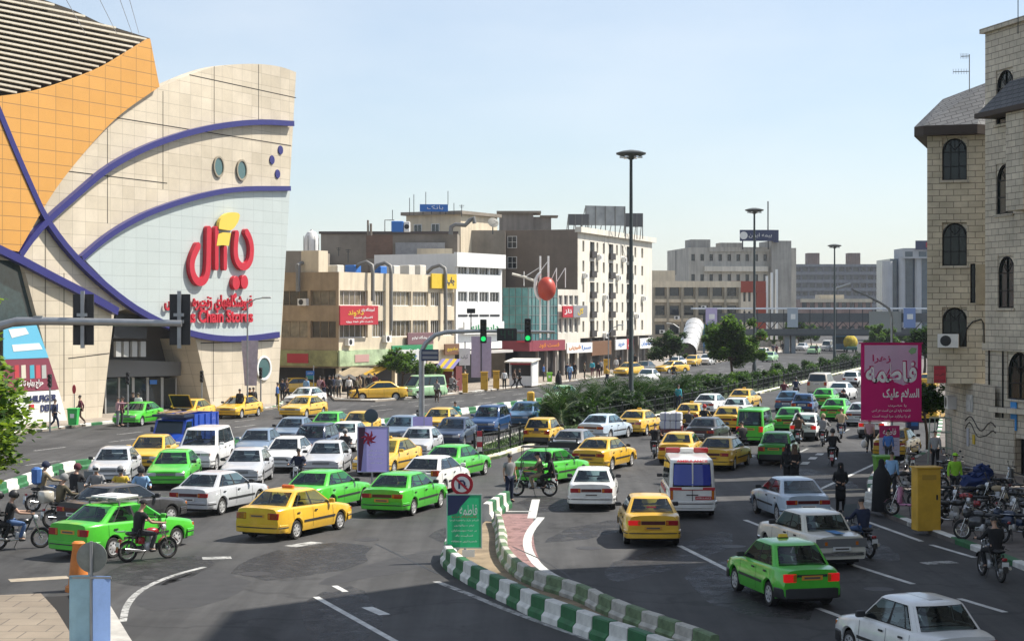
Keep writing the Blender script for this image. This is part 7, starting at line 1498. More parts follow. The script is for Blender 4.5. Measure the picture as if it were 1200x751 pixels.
# cargo tricycle with bales
p=G(787,514);t=thing('cargo_tricycle','three wheeled cargo motorcycle seen from behind its load','tricycle',p,view_rz(p,6));b=MB();b.box(-.62,.62,-.7,.5,.45,.55);[b.box(x-.02,x+.02,-.7,.5,.55,.75)for x in(-.6,.6)];b.box(-.55,.55,-.72,-.68,.38,.5);b.build('load_bed',[mat('bed_red',(.16,.03,.03),.6)],t)
for sx in(1,-1):w=link(bpy.data.objects.new('wheel',wheel_meshes(.26,1)[1]),t);w.location=(sx*.52,-.3,.26)
for i,(x,y,z)in enumerate(((-.3,-.35,.56),(.3,-.33,.56),(-.29,-.3,1.02),(.31,-.32,1.03))):b=MB();b.box(-.3,.3,-.3,.3,0,.45,0,None,.05);b.box(-.02,.02,-.304,.304,-.004,.454,1);o=b.build('bale',[mat('bale_wrap',(.60,.60,.62),.8,noise=.15),mat('bale_strap',(.08,.1,.3),.6)]);tag(o,'white wrapped bale on the cargo motorcycle','bale','white bales on the tricycle');o.matrix_basis=Matrix.Translation(p)@Matrix.Rotation(view_rz(p,6),4,'Z')@Matrix.Translation((x,y,z))
# parked on the near right pavement
PG='motorcycles parked on the brick house pavement'
for kind,px,py,th,col,lab in(
 ('scooter',1066,605,-68,'pinkp','pink scooter parked at the kerb by the yellow cabinet'),('street',1062,580,-120,'darkgrey','dark motorcycle parked behind the pink scooter'),
 ('street',1118,618,105,'black','black motorcycle parked just past the yellow cabinet'),('street',1094,597,-75,'black','motorcycle partly covered by the yellow cabinet'),('sport',1146,598,60,'black','motorcycle half under a blue cover'),
 ('sport',1150,634,-62,'darkgrey','dark grey faired motorcycle at the painted kerb'),('street',1172,600,-70,'tan','tan tanked motorcycle against the brick wall'),('sport',1186,634,-64,'navy','navy motorcycle beside the dark grey faired one'),
 ('street',1190,606,-60,'black','black motorcycle beside the tan tanked one'),('street',1122,572,-30,'black','motorcycle parked close to the corner wall'),('street',1064,552,-10,'black','motorcycle parked in the gloom beside the small magenta poster'),('street',1084,577,-100,'black','black motorcycle nose to the yellow cabinet back'),('street',1136,610,-80,'redp','red tanked motorcycle wedged among the parked ones'),('sport',1160,586,-50,'black','black faired motorcycle close under the ledge wall'),('street',1108,563,20,'darkgrey','motorcycle beside the pale green metal frame'),('street',1205,622,-66,'black','motorcycle cut by the picture edge on the pavement'),('scooter',1196,580,-75,'darkgrey','dark scooter under the ledge of the brick house')):
 bike(kind,px,py,th,col,lab,z=.14,lean=.1,group=PG)
b=MB();pts=[G(1141,592,.14)+Vector(v)for v in((-.5,-.3,0),(.5,-.3,0),(.5,.3,0),(-.5,.3,0))];c=G(1143,592,.14);b.ball(c+Vector((0,0,.82)),.45,0,12,(1.2,.75,.72));b.ball(c+Vector((.3,.1,1.15)),.26,0,12,(1.3,.8,1.1));b.v=[tuple(Vector(v)+Vector((.07*math.sin(v[0]*31+v[2]*17),.07*math.sin(v[1]*29+v[2]*13),.08*math.sin(v[0]*23+v[1]*19))))for v in b.v];o=b.build('motorcycle_cover',[mat('cover_blue',(.012,.032,.13),.7,noise=.2,bump=.5)],smooth=60);tag(o,'crumpled blue cover thrown over a parked motorcycle','cover')
# pedestrians
W_=walker;PD='people on the far pavement'
W_(597,588,150,'man in a white and grey shirt standing by the barrier end',top='grey',low='navy',sleeve='short')
W_(923,572,200,'woman in black with a pale face scarf beside the pale blue saloon',top='black',low='black',head='scarf',sleeve='coat');W_(931,573,170,'woman in black holding a paper beside the pale blue saloon',top='black',low='black',head='scarf',sleeve='coat',pose='hold',hcol='brown')
W_(985,602,178,'woman in a long black coat waiting alone on the shaded lane',top='black',low='black',head='scarf',sleeve='coat',pose='hold')
W_(1034,600,60,'woman in a full black chador at the pavement corner',top='black',low='black',cover='chador',z=.14,s=1.02);W_(1045,586,20,'man in a light blue shirt beyond the woman in the chador',top='sky',low='charcoal',z=.14)
W_(1019,531,5,'man in a pink shirt carrying a white bag along the parked cars',top='pink',low='charcoal',sleeve='short',pose='walk');W_(1041,545,10,'dark haired boy in blue in front of the small magenta poster',top='blue',low='charcoal',z=.14,s=.9)
W_(1119,588,160,'street worker in a bright green jacket and cap behind the yellow cabinet',top='hivis',low='charcoal',head='cap',hcol='hivis',z=.14);W_(1096,552,20,'man in grey stooping by the metal rack',top='grey',low='black',z=.14)
W_(64,503,85,'man in a dark suit walking below the clothing hoarding',top='navy',low='navy',pose='walk',z=.14);W_(94,497,-80,'man in maroon walking by the green bin',top='maroon',low='brown',pose='walk',z=.14);W_(138,500,80,'man in pale pink pointing by the green taxi',top='pink',low='grey',pose='point',z=.14);W_(143,499,100,'man in dark red beside the man pointing',top='maroon',low='charcoal',z=.14)
W_(156,492,170,'man in black at the shopping centre doors',top='black',low='black',z=.14);W_(162,493,200,'man in white at the shopping centre doors',top='white',low='black',z=.14);W_(281,487,190,'person in black behind the parked yellow taxi, lower head',top='black',low='black',z=.14);W_(293,485,200,'person in black with raised arms under the street lamp',top='black',low='black',pose='hold',z=.14);W_(297,484.5,170,'person in dark grey next to the street lamp pole',top='charcoal',low='black',z=.14);W_(325,477,90,'man in a blue top at the end of the stone wall',top='blue',low='charcoal',z=.14)
for px,py,th,tp,lw,wh in((359,468,30,'sky','charcoal','pale blue shirt on the side street corner'),(336,470,60,'brown','black','brown near the side street taxi'),(331,471,200,'navy','black','navy at the mouth of the side street'),(375,467,200,'pink','grey','faded pink in front of the market fascia'),(379,468.5,100,'maroon','navy','maroon on the crossing to the market'),(386,466,190,'black','black','black at the market corner'),(390,465.5,160,'navy','charcoal','navy at the market corner pillar'),(397,466,180,'grey','charcoal','grey under the market awning'),(409,466.5,170,'white','black','white with black trousers under the awning'),(418,467.5,110,'olive','black','olive walking past the awning'),(422,465,250,'tan','charcoal','tan next to the side on taxi'),(432,463,180,'black','black','black in the awning shadow'),(439,462,200,'maroon','black','maroon in the awning shadow')):
 W_(px,py,th,'person in '+wh,top=tp,low=lw,pose='walk' if th in(100,110,60)else 'stand',z=.14,group='crowd at the market corner')
for px,py,th,tp,lw,ps,wh in((512,471,20,'grey','brown','stand','grey standing beside the pale green minivan'),(545,455,100,'tan','charcoal','stand','tan behind a yellow cabinet'),(591,456,170,'white','black','stand','white shirt in front of the white kiosk'),(603,455.5,100,'brown','charcoal','walk','brown at the kiosk window'),(609,455,250,'black','black','walk','black at the kiosk side'),(626,449,180,'charcoal','black','stand','charcoal by the green bin'),(637,447,90,'blue','charcoal','stand','blue under the red sign band'),(655,457.5,70,'black','black','walk','a black cloak crossing the far carriageway'),(665,445,180,'navy','black','stand','navy under the violet edged sign'),(668,447,170,'sky','jeans','walk','pale blue shirt stepping off the far kerb'),(673,444,200,'black','black','stand','black near a white pillar'),(685,444,100,'olive','black','stand','olive near the round board'),(694,441.5,180,'teal','maroon','walk','teal with maroon trousers'),(701,443.5,190,'black','maroon','walk','black with maroon trousers'),(704,440,160,'grey','black','stand','grey outside the hotel shops'),(711.5,450,-80,'amber','navy','walk','amber striding across the far carriageway'),(722,437,180,'white','grey','stand','white outside the blue lettered shop'),(727,436,150,'charcoal','black','stand','charcoal next to the parked yellow taxi'),(744,431,180,'black','black','stand','black beyond the lamp mast'),(906,416,150,'navy','black','walk','navy crossing near the footbridge pier'),(910,417,170,'maroon','black','walk','maroon crossing near the footbridge pier'),(917,413,150,'black','black','stand','black beyond the hedge by the pier'),(957,416,10,'charcoal','black','stand','charcoal beside the mint car')):
 W_(px,py,th,'person in '+wh,top=tp,low=lw,pose=ps,z=.14 if px not in(655,711.5,512)else 0,group=PD,**(dict(cover='chador')if 'cloak' in wh else{}))
W_(795,480,30,'man in a bright teal shirt standing in the planted median',top='teal',low='navy',z=.12)
b=MB();q=G(1015,533);b.ball(q+Vector((-.1,0,.55)),.16,0,10,(1,.7,1.3));b.tube([q+Vector((-.1,0,.72)),q+Vector((-.02,0,.86))],.02,5);o=b.build('carrier_bag',[WHITE]);tag(o,'white plastic bag held by the man in the pink shirt','bag')
# street furniture
POLE=mat('green_black_pole',(.018,.030,.028),.5,noise=.2)
def mast(px,pyb,ytop,label,disc_r=1.0):
 p=G(px,pyb);h=ZY(ytop,p.y);t=thing('lamp_mast',label,'lamp mast',p,0,'tall lamp masts in the median')
 b=MB();b.tube([(0,0,0),(0,0,1.2),(0,0,1.3),(0,0,h-.3)],[.24,.23,.17,.10],14);b.build('pole',[POLE],t,50);b=MB();b.lathe([(.12,h-.55),(.35,h-.4),(disc_r,h-.18),(disc_r*1.02,h-.08),(disc_r*.6,h+.05),(.15,h+.12)],28);b.build('lamp_head',[mat('mast_head',(.06,.065,.06),.5)],t,40)
 for i in range(6):b=MB();a=i*math.pi/3;b.box(-.16,.16,-.1,.1,-.14,.0,0,Matrix.Translation((.62*disc_r*math.cos(a),.62*disc_r*math.sin(a),h-.30))@Matrix.Rotation(a,4,'Z'),.02);b.build('floodlight',[LAMPC],t)
mast(739.5,486,178,'tall dark lamp mast rising through the palms, thickest of the three');mast(884,441,245,'dark lamp mast standing behind the round tree');mast(978,421,287,'dark lamp mast in front of the footbridge, slimmest of the three')
# curved signal post in the middle
p=G(494,522);ps=thing('signal_post','tall galvanised signal post curving over to carry two green lights','traffic light',p);Yp=p.y;rel=lambda px,py,k=0:P(px,py,Yp)-p+Vector((0,k,0))
b=MB();b.tube([(0,0,0),rel(494,440),rel(494,412),rel(499,402),rel(510,392.5),rel(524,388.8),rel(560,388),rel(650,389)],[.17,.15,.14,.13,.12,.11,.09,.07],12);b.build('post',[STEEL],ps,50);b=MB();b.box(-.25,.25,-.25,.25,0,.08);b.build('base_plate',[STEEL],ps)
GRN=mat('signal_green',(.01,.55,.12),.3,emis=.9);LENSOFF=mat('signal_lens_off',(.02,.015,.012),.25)
def signal(parent,c,s=1.,face=-1,lit=2,name='signal_head'):
 b=MB();b.box(c[0]-.17*s,c[0]+.17*s,c[1]-.1,c[1]+.1,c[2]-.62*s,c[2]+.62*s,0,None,.03);o=b.build(name,[BLACK],parent)
 for i,z in enumerate((.4,0,-.4)):
  l=MB();l.lathe([(.13*s,0),(.12*s,.02),(.01,.035)],16,0,Matrix.Translation((c[0],c[1]+face*.1,c[2]+z*s))@Matrix.Rotation(R(90 if face<0 else-90),4,'X'));l.build('lens',[GRN if i==lit else LENSOFF],o)
  v=MB();v.tube([(c[0]+.15*s*math.cos(a),c[1]+face*.2,c[2]+z*s+.15*s*math.sin(a))for a in[R(-10)+R(200)*k/8 for k in range(9)]],.012,4);v.add([Vector((c[0]+.15*s*math.cos(a),c[1]+face*y,c[2]+z*s+.15*s*math.sin(a)))for a in[R(-10)+R(200)*k/8 for k in range(9)]for y in(.1,.3)],[(2*k,2*k+1,2*k+3,2*k+2)for k in range(8)]);v.build('visor',[BLACK],o)
 return o
signal(ps,rel(566.5,388));signal(ps,rel(618.5,387));b=MB();c=rel(594,392);b.box(c.x-.52,c.x+.52,c.y-.1,c.y+.1,c.z-.33,c.z+.33,0,None,.02);o=b.build('countdown_display',[BLACK],ps);b=MB()
for k in(-.2,.2):[b.box(c.x+k+a-.02,c.x+k+a2+.02,c.y-.108,c.y-.102,c.z+z0-.015,c.z+z1+.015)for a,a2,z0,z1 in((-.1,.1,0,0),(.1,.1,0,.2),(.1,.1,-.2,0),(-.1,-.1,0,.2))]
b.build('segment',[mat('segment_dim',(.02,.10,.05),.5)],o)
for px,y0,y1 in((552,380,370),):b=MB();q0,q1=rel(px,388),rel(px,366);b.tube([q0,q1],.03,5);b.box(q1.x-.22,q1.x+.22,q1.y-.05,q1.y+.05,q1.z-.05,q1.z+.2);b.build('camera_unit',[BLACK],ps)
b=MB();c=rel(502,416,-.2);b.box(c.x-.35,c.x+.55,c.y-.04,c.y,c.z-.3,c.z+.3);o=b.build('street_sign',[SR['navy']],ps);b=MB();b.box(c.x-.3,c.x+.5,c.y-.046,c.y-.042,c.z+.05,c.z+.2);b.box(c.x-.3,c.x+.5,c.y-.046,c.y-.042,c.z-.2,c.z-.05);b.build('lettering',[SR['grey']],o)
# signals carried over the near left corner, seen from the back
Ya=45.;pl=Vector((XY(-40,Ya),Ya,.15));la=thing('signal_gantry','grey overhead arm carrying two signal heads seen from the back','traffic light',pl);rl=lambda px,py,k=0:P(px,py,Ya)-pl+Vector((0,k,0))
b=MB();b.tube([(0,0,0),(0,0,5.2),rl(-18,392),rl(0,382),rl(20,376.5),rl(60,376.3),rl(213,379)],[.15,.14,.125,.115,.105,.10,.085],14);b.build('arm',[STEEL],la,50)
for px in(96,209.5):
 c=rl(px,374.5,.12);b=MB();b.box(c.x-.26,c.x+.26,c.y+.02,c.y+.07,c.z-.64,c.z+.64,0);b.box(c.x-.17,c.x+.17,c.y+.07,c.y+.3,c.z-.6,c.z+.6,0,None,.03);o=b.build('signal_head',[mat('signal_back',(.028,.028,.03),.6,noise=.2)],la);b=MB();b.box(c.x-.05,c.x+.04,c.y-.07,c.y+.02,c.z-.72,c.z+.72);[b.box(c.x-.14,c.x+.12,c.y-.09,c.y-.06,c.z+z-.04,c.z+z+.04)for z in(-.05,.12)];b.build('bracket',[STEEL],o)
b=MB();b.box(*(rl(40,372).x,rl(50,372).x),-.05,.05,rl(0,374).z,rl(0,370).z);b.build('camera_unit',[STEEL],la)
def sign_post(label,px,pyb,ytop,r=.035,name='sign_post',cat='sign'):
 p=G(px,pyb);t=thing(name,label,cat,p);b=MB();b.tube([(0,0,0),(0,0,ZY(ytop,p.y))],r,8);b.build('post',[STEEL],t);return t,p,(lambda qx,qy,k=0:P(qx,qy,p.y)-p+Vector((0,k,0)))
def discpart(t,c,r,m,name='disc',y=-1,rim=None):
 b=MB();b.lathe([(r,-.01),(r,.01),(r*.97,.014)],30,0,Matrix.Translation(c)@Matrix.Rotation(R(90 if y<0 else-90),4,'X'));return b.build(name,[m],t,30)
def sheet(name,col,tr=.55,nz=.12):
# printed cloth or thin board: daylight from behind glows through
 m=mat(name,col,.6,noise=nz,nscale=1.5);n=m.node_tree;b=n.nodes['Principled BSDF'];x=n.nodes.new('ShaderNodeBsdfTranslucent');x.inputs[0].default_value=(*col,1);s=n.nodes.new('ShaderNodeMixShader');s.inputs[0].default_value=tr
 n.links.new(b.outputs[0],s.inputs[1]);n.links.new(x.outputs[0],s.inputs[2]);n.links.new(s.outputs[0],n.nodes['Material Output'].inputs[0]);return m
def thinpart(t,c,w,h,m,name='panel',yaw=0):
 b=MB();M=Matrix.Translation(c)@Matrix.Rotation(yaw,4,'Z');b.quad(*[M@Vector((x*w/2,-.02,z*h/2))for x,z in((-1,-1),(1,-1),(1,1),(-1,1))]);return b.build(name,[m],t)
def rimpart(t,c,w,h,m,name='border'):
 b=MB();e=.03;[b.box(c.x+x0,c.x+x1,c.y-.03,c.y,c.z+z0,c.z+z1)for x0,x1,z0,z1 in((-w/2-e,-w/2,-h/2,h/2),(w/2,w/2+e,-h/2,h/2),(-w/2-e,w/2+e,h/2,h/2+e),(-w/2-e,w/2+e,-h/2-e,-h/2))];return b.build(name,[m],t)
def boardpart(t,c,w,h,m,name='panel',th=.03,yaw=0):
 b=MB();b.box(-w/2,w/2,-th,0,-h/2,h/2,0,Matrix.Translation(c)@Matrix.Rotation(yaw,4,'Z'));return b.build(name,[m],t)
def words(t,s,c,w,h,m,bold=.012):return text(s,m,c,(1,0,0),(0,0,1),height=h,width=w,parent=t,ext=.004,bold=bold)
WM=mat('print_white',(.75,.75,.73),.6);REDS=mat('sign_ring_red',(.42,.015,.03),.5)
# no turn sign over the green poster
t,p,r_=sign_post('round red ringed no turn sign over a green and navy poster on the dirt island',545,658,556)
c=r_(541.5,567,-.05);discpart(t,c,.31,REDS);discpart(t,c+Vector((0,-.012,0)),.22,WM,'face');b=MB();b.tube([c+Vector((x,-.03,z))for x,z in((-.08,-.12),(-.08,.04),(-.04,.10),(.03,.10),(.07,.04),(.07,-.03))],.028,6);b.add([c+Vector(v)for v in((.0,-.04,-.03),(.14,-.04,-.03),(.07,-.04,-.12))],[(0,1,2)]);b.build('arrow',[NAVY],t);b=MB();b.box(-.27,.27,-.012,0,-.03,.03,0,Matrix.Translation(c+Vector((0,-.05,0)))@Matrix.Rotation(R(43),4,'Y'));b.build('slash',[REDS],t)
c=r_(544,610,-.06);thinpart(t,c,.94,1.46,sheet('poster_green',(.03,.40,.18)));rimpart(t,c,.94,1.46,mat('poster_edge',(.45,.55,.50),.6));b=MB();b.poly([c+Vector(v)for v in((-.46,-.036,.72),(.18,-.036,.72),(-.1,-.036,.40),(-.2,-.036,.22),(-.46,-.036,.15))][::-1]);b.build('dark_corner',[NAVY],t)
words(t,'فاطمه',c+Vector((.12,-.04,.32)),.5,.3,WM);[words(t,s,c+Vector((0,-.04,z)),w,.07,WM)for s,z,w in(('السلام علیک یا فاطمه الزهرا',.02,.8),('ایام سوگواری',-.12,.55),('بر همه دوستداران',-.26,.7),('تسلیت باد',-.40,.5),('شهرداری منطقه',-.56,.72))];words(t,'شهادت',c+Vector((0,-.04,.13)),.7,.1,mat('print_red',(.4,.06,.04),.6));boardpart(t,c+Vector((.12,-.0,-.9)),.35,.2,WM,'leaflet')
# blue disc and lilac poster among the waiting traffic
t,p,r_=sign_post('dark blue round sign back over a lilac poster with a red emblem among waiting cars',436,577,480);discpart(t,r_(435,487,-.05),.27,mat('disc_navy',(.05,.07,.10),.6))
c=r_(437.5,526,-.08);LIL=sheet('poster_lilac',(.36,.33,.66));thinpart(t,c,1.18,1.72,LIL);rimpart(t,c,1.18,1.72,mat('poster_edge_pale',(.5,.5,.56),.6));b=MB();b.poly([c+Vector(v)for v in((-.58,-.036,.84),(-.30,-.036,.84),(-.36,-.036,.2),(-.42,-.036,-.4),(-.46,-.036,-.84),(-.58,-.036,-.84))][::-1]);b.build('dark_edge',[mat('poster_plum',(.06,.012,.05),.6)],t)
b=MB()
for i in range(7):a=i*.9;b.tube([c+Vector((-.16+.04*math.cos(a),-.045,.42)),c+Vector((-.16+.17*math.cos(a),-.05,.42+.17*math.sin(a))),c+Vector((-.16+.3*math.cos(a+.35),-.045,.42+.3*math.sin(a+.35)))],[.045,.05,.012],6)
b.build('red_emblem',[mat('print_crimson',(.36,.01,.05),.6)],t);[words(t,s,c+Vector((.12,-.04,z)),w,.07,WM)for s,z,w in(('هفته فرهنگی',-.05,.55),('برنامه های ویژه',-.2,.6),('همراه با شما',-.35,.5),('ورود آزاد',-.52,.45))]
[tag(o,None)for o in()]
t,p,r_=sign_post('second lilac poster fixed behind the curved signal post',497,523,488,.02);c=r_(495,510,.25);thinpart(t,c,1.02,1.9,LIL);words(t,'هفته فرهنگی',c+Vector((0,-.04,.3)),.7,.16,mat('print_violet',(.2,.1,.35),.6));words(t,'برنامه ها',c+Vector((0,-.04,-.1)),.6,.12,mat('print_violet',(.2,.1,.35),.6))
for px in(417,490):q=G(px,507 if px<450 else 505);t=thing('marker_post','dark slotted marker post standing %s'%('by the painted divider behind the yellow taxi' if px<450 else 'beside the curved signal post'),'post',q);b=MB();b.box(-.11,.11,-.1,.1,0,1.25,0,None,.02);b.build('post',[BLACK],t);b=MB();[b.box(-.13,.13,-.12,-.1,z,z+.12)for z in(.7,1.0)];b.build('reflector',[STEEL],t)
# near left corner: grey disc back and pale blue posters
t,p,r_=sign_post('grey back of a round sign above two pale blue poster panels at the tiled corner',107,766,634,.035);b=MB();discpart(t,r_(107,653,.05),.315,mat('sign_back',(.22,.235,.21),.6,noise=.3,nscale=3));b=MB();[b.box(-.2,.2,-.02,.02,z,z+.03)for z in(0,.25)]
c=r_(94.5,716,-.02);thinpart(t,c,.44,1.5,sheet('poster_aqua',(.36,.56,.64),nz=.45),yaw=.25);c=r_(119.5,717,-.02);thinpart(t,c,.40,1.5,sheet('poster_azure',(.26,.40,.72),nz=.5),yaw=-.2);boardpart(t,r_(107,676,-.05),.86,.04,STEEL,'cross_bar')
q=G(92,692);t=thing('barrier_drum','orange tapered road barrier behind the grey round sign','barrier',q);b=MB();b.lathe([(.34,0),(.33,.12),(.26,.16),(.21,.7),(.15,1.12),(.17,1.2),(.12,1.24)],14);b.build('body',[mat('barrier_orange',(.60,.19,.03),.6,noise=.25,nscale=3)],t,35);b=MB();b.lathe([(.245,.32),(.225,.52)],14);b.build('band',[mat('barrier_band',(.5,.32,.2),.6)],t)
# magenta banner on a lamp post
t,p,r_=sign_post('street lamp carrying a large magenta banner with white calligraphy and a small poster',1045,545,372,.06,'street_lamp','street lamp');MAG=mat('banner_magenta',(.42,.012,.115),.6,noise=.08);b=MB();b.tube([r_(1045,372),r_(1042,362),r_(1032,355),r_(1015,346),r_(997,338)],[.06,.055,.05,.045,.04],8);b.build('arm',[STEEL],t,50);b=MB();M=Matrix.Translation(r_(989,335.5))@Matrix.Rotation(R(-18),4,'Y');b.box(-.36,.32,-.12,.12,-.04,.07,0,M,.03);b.build('lamp_head',[mat('lamp_grey',(.5,.5,.48),.5)],t)
c=r_(1043.5,447.5,-.14);bw_,bh_=71*p.y/FPX,90*p.y/FPX;thinpart(t,c,bw_,bh_,sheet('banner_cloth_magenta',(.52,.012,.14)),'banner');b=MB();L_=lambda x,z:c+Vector((x*bw_,-.026,z*bh_));e_=[L_(-.44,.48),L_(.44,.48),L_(.43,.1),L_(.36,-.0),L_(.2,-.04),L_(.05,.0),L_(-.02,.10),L_(-.2,.05),L_(-.38,.02),L_(-.44,.06)];b.poly(e_[::-1]);b.build('pale_field',[sheet('banner_pale',(.80,.74,.90),.5)],t)
b=MB();b.poly([L_(.28,.40)+Vector((0,-.004,0)),L_(.34,.45)+Vector((0,-.004,0)),L_(.42,.44)+Vector((0,-.004,0)),L_(.40,.38)+Vector((0,-.004,0)),L_(.33,.36)+Vector((0,-.004,0))]);b.build('green_leaf',[mat('leaf_print',(.25,.42,.2),.6)],t)
words(t,'فاطمه',L_(0,.13)+Vector((0,-.006,0)),bw_*.90,1.06,MAG,.06);words(t,'فاطمه',L_(0,.13)+Vector((0,-.02,0)),bw_*.84,.95,WM,.025);words(t,'زهرا',L_(-.16,.30)+Vector((0,-.01,0)),bw_*.3,.4,MAG,.02);words(t,'السلام علیک',L_(.16,-.17)+Vector((0,-.01,0)),bw_*.6,.62,WM,.03);words(t,'یا حضرت',L_(.1,-.305)+Vector((0,-.01,0)),bw_*.3,.13,WM);words(t,'فاطمه پاره تن من است هر کس',L_(.0,-.37)+Vector((0,-.01,0)),bw_*.64,.16,WM,.008);words(t,'او را بیازارد مرا آزرده است',L_(.0,-.44)+Vector((0,-.01,0)),bw_*.62,.16,WM,.008)
b=MB();b.tube([r_(1006,402,-.1),r_(1081,402,-.1)],.03,6);b.tube([r_(1006,493.5,-.1),r_(1081,493.5,-.1)],.03,6);b.build('banner_rail',[MAG],t)
c=r_(1041.5,516,-.12);boardpart(t,c,.92,1.38,mat('poster_pale_lilac',(.46,.44,.56),.6),'poster');boardpart(t,c+Vector((0,-.01,.42)),.92,.54,MAG,'poster_top');words(t,'فاطمه',c+Vector((0,-.05,.42)),.6,.3,WM);[words(t,s,c+Vector((0,-.04,z)),.7,.08,NAVY,.004)for s,z in(('سوگواره',.0),('مراسم عزاداری',-.2),('مسجد محله',-.4))]
# yellow utility cabinets
def cabinet(px,pyb,w,h,d,label,z=.14,grp=None,yaw=0,lid=1):
 q=G(px,pyb,z);t=thing('utility_cabinet',label,'cabinet',q,yaw,grp);b=MB();b.box(-w/2,w/2,0,d,0,h,0,None,.015);b.build('case',[mat('cabinet_yellow',(.60,.35,.03),.55,noise=.18,nscale=2)],t)
 if lid:b=MB();b.box(-w/2-.05,w/2+.05,-.05,d+.05,h,h+.05,0,None,.01);b.build('lid',[mat('cabinet_yellow',(.60,.35,.03),.55)],t);b=MB();b.box(-w*.3,w*.3,-.012,-.002,h*.82,h*.9);b.build('label_plate',[mat('cabinet_ochre',(.42,.25,.03),.6)],t);b=MB();b.box(w*.3,w*.36,-.03,-.002,h*.5,h*.58);b.build('handle',[BLACK],t)
cabinet(1089,622,.76,1.95,.55,'tall yellow utility cabinet on the painted kerb by the pink scooter',yaw=.15)
for i,(px,py,w,lb)in enumerate(((545,460,.45,'yellow cabinet seen on its narrow side by the awning kiosk'),(567.5,457,.62,'broad yellow cabinet under the hanging lilac banner'),(581.5,455.5,.55,'yellow cabinet next to the white kiosk'),(711,438,.65,'yellow cabinet outside the hotel shops'))):cabinet(px,py,w,1.55,.5,lb,grp='yellow cabinets on the far pavement')
q=G(622,475);t=thing('crash_cushion','yellow arched bollard at the end of the painted divider','bollard',q);b=MB();b.box(-.28,.28,-.2,.2,0,1.05,0,None,.1);b.build('body',[mat('cabinet_yellow',(.6,.35,.03),.55)],t);b=MB();b.box(-.17,.17,-.21,-.19,.15,.75);b.build('panel',[mat('cabinet_ochre',(.42,.25,.03),.6)],t)
# bins, kiosk, awnings
def wheelie(px,py,m,label,z=.14,s=1.,th=0):
 q=G(px,py,z);t=thing('waste_bin',label,'bin',q,th);b=MB();b.add([Vector(v)*s for v in((-.24,-.26,.08),(.24,-.26,.08),(.24,.26,.08),(-.24,.26,.08),(-.30,-.33,1.0),(.30,-.33,1.0),(.30,.33,1.0),(-.30,.33,1.0))],[(0,3,2,1),(0,1,5,4),(1,2,6,5),(2,3,7,6),(3,0,4,7)]);b.build('body',[m],t);b=MB();b.box(-.33*s,.33*s,-.38*s,.36*s,1.0*s,1.07*s,0,None,.02);b.build('lid',[m],t);b=MB();b.box(-.12*s,.12*s,-.335*s,-.30*s,.5*s,.75*s);b.build('emblem',[WM],t)
GBIN=mat('bin_green',(.10,.30,.03),.5);wheelie(1035,570,GBIN,'lime green bin below the small magenta poster',s=1.15);wheelie(86,499,mat('bin_bright_green',(.03,.42,.08),.5),'bright green bin by the man in maroon');wheelie(627,450,GBIN,'green bin near the red sign band');wheelie(644,448,mat('bin_lime',(.22,.55,.04),.5),'narrow lime green bin beside a white cabinet',s=.9)
q=G(610,452,.14);t=thing('kiosk','white newspaper kiosk with a pale slanted roof on the far pavement','kiosk',q,-.35);b=MB();b.box(-1.1,1.1,.0,1.8,0,.9);b.box(-1.1,-1.0,0,1.8,.9,2.2);b.box(1.0,1.1,0,1.8,.9,2.2);b.box(-1.1,1.1,1.7,1.8,.9,2.2);b.build('wall',[WHT],t);b=MB();b.box(-1.35,1.35,-.5,2,2.2,2.32,0,Matrix.Rotation(R(6),4,'X'));b.build('roof',[OFFW],t);b=MB();b.box(-1.0,1.0,-.08,-.01,1.95,2.18);b.build('sign_band',[SR['red']],t);b=MB();b.box(-.95,.95,.3,.35,.9,2.2);b.build('window',[SHOPD],t)
b=MB();b.box(1.102,1.12,.2,1.6,.3,1.9);b.build('notice',[SR['white']],t)
q=G(524,458,.14);t=thing('awning_kiosk','small red stall under a yellow and violet slanted awning','stall',q,-.4);b=MB();b.box(-.9,.7,.3,1.6,0,2.1);b.build('wall',[mat('stall_red',(.14,.03,.03),.7)],t);b=MB();[b.quad((-.9+.36*i,.9,2.75),(-.9+.36*(i+1),.9,2.75),(-.9+.36*(i+1),-.7,1.95),(-.9+.36*i,-.7,1.95),i%2)for i in range(5)];b.quad((-.9,-.7,1.95),(.9,-.7,1.95),(.9,-.7,1.72),(-.9,-.7,1.72),1);b.build('awning',[mat('awning_violet',(.22,.20,.40),.8),SR['yellow']],t);b=MB();[b.tube([(x,-.66,0),(x,-.66,1.95)],.03,6)for x in(-.85,.85)];b.build('post',[WHITE],t)
for px,py,w,lb,m in((413,461,3.4,'sagging tan awning with a pale fringe over the market stalls','tan'),(437,459.5,2.2,'orange tan awning beside the tree at the market','amber')):
 q=G(px,py,.14);t=thing('market_awning',lb,'awning',q,-.9);b=MB();n_=12;[b.quad((-w/2+w*i/n_,1.0,2.15),(-w/2+w*(i+1)/n_,1.0,2.15),(-w/2+w*(i+1)/n_,-.6,1.55+.1*math.sin(i+1)),(-w/2+w*i/n_,-.6,1.55+.1*math.sin(i)))for i in range(n_)];b.build('canvas',[CL[m]],t);b=MB();[b.quad((-w/2+w*i/n_,-.6,1.55+.1*math.sin(i)),(-w/2+w*(i+1)/n_,-.6,1.55+.1*math.sin(i+1)),(-w/2+w*(i+1)/n_,-.62,1.28+.1*math.sin(i+1)),(-w/2+w*i/n_,-.62,1.28+.1*math.sin(i)))for i in range(n_)];b.build('fringe',[CL['white']],t);b=MB();[b.tube([(x,-.55,0),(x,-.55,1.5)],.03,5)for x in(-w/2+.1,w/2-.1)];b.build('post',[DKSTEEL],t)
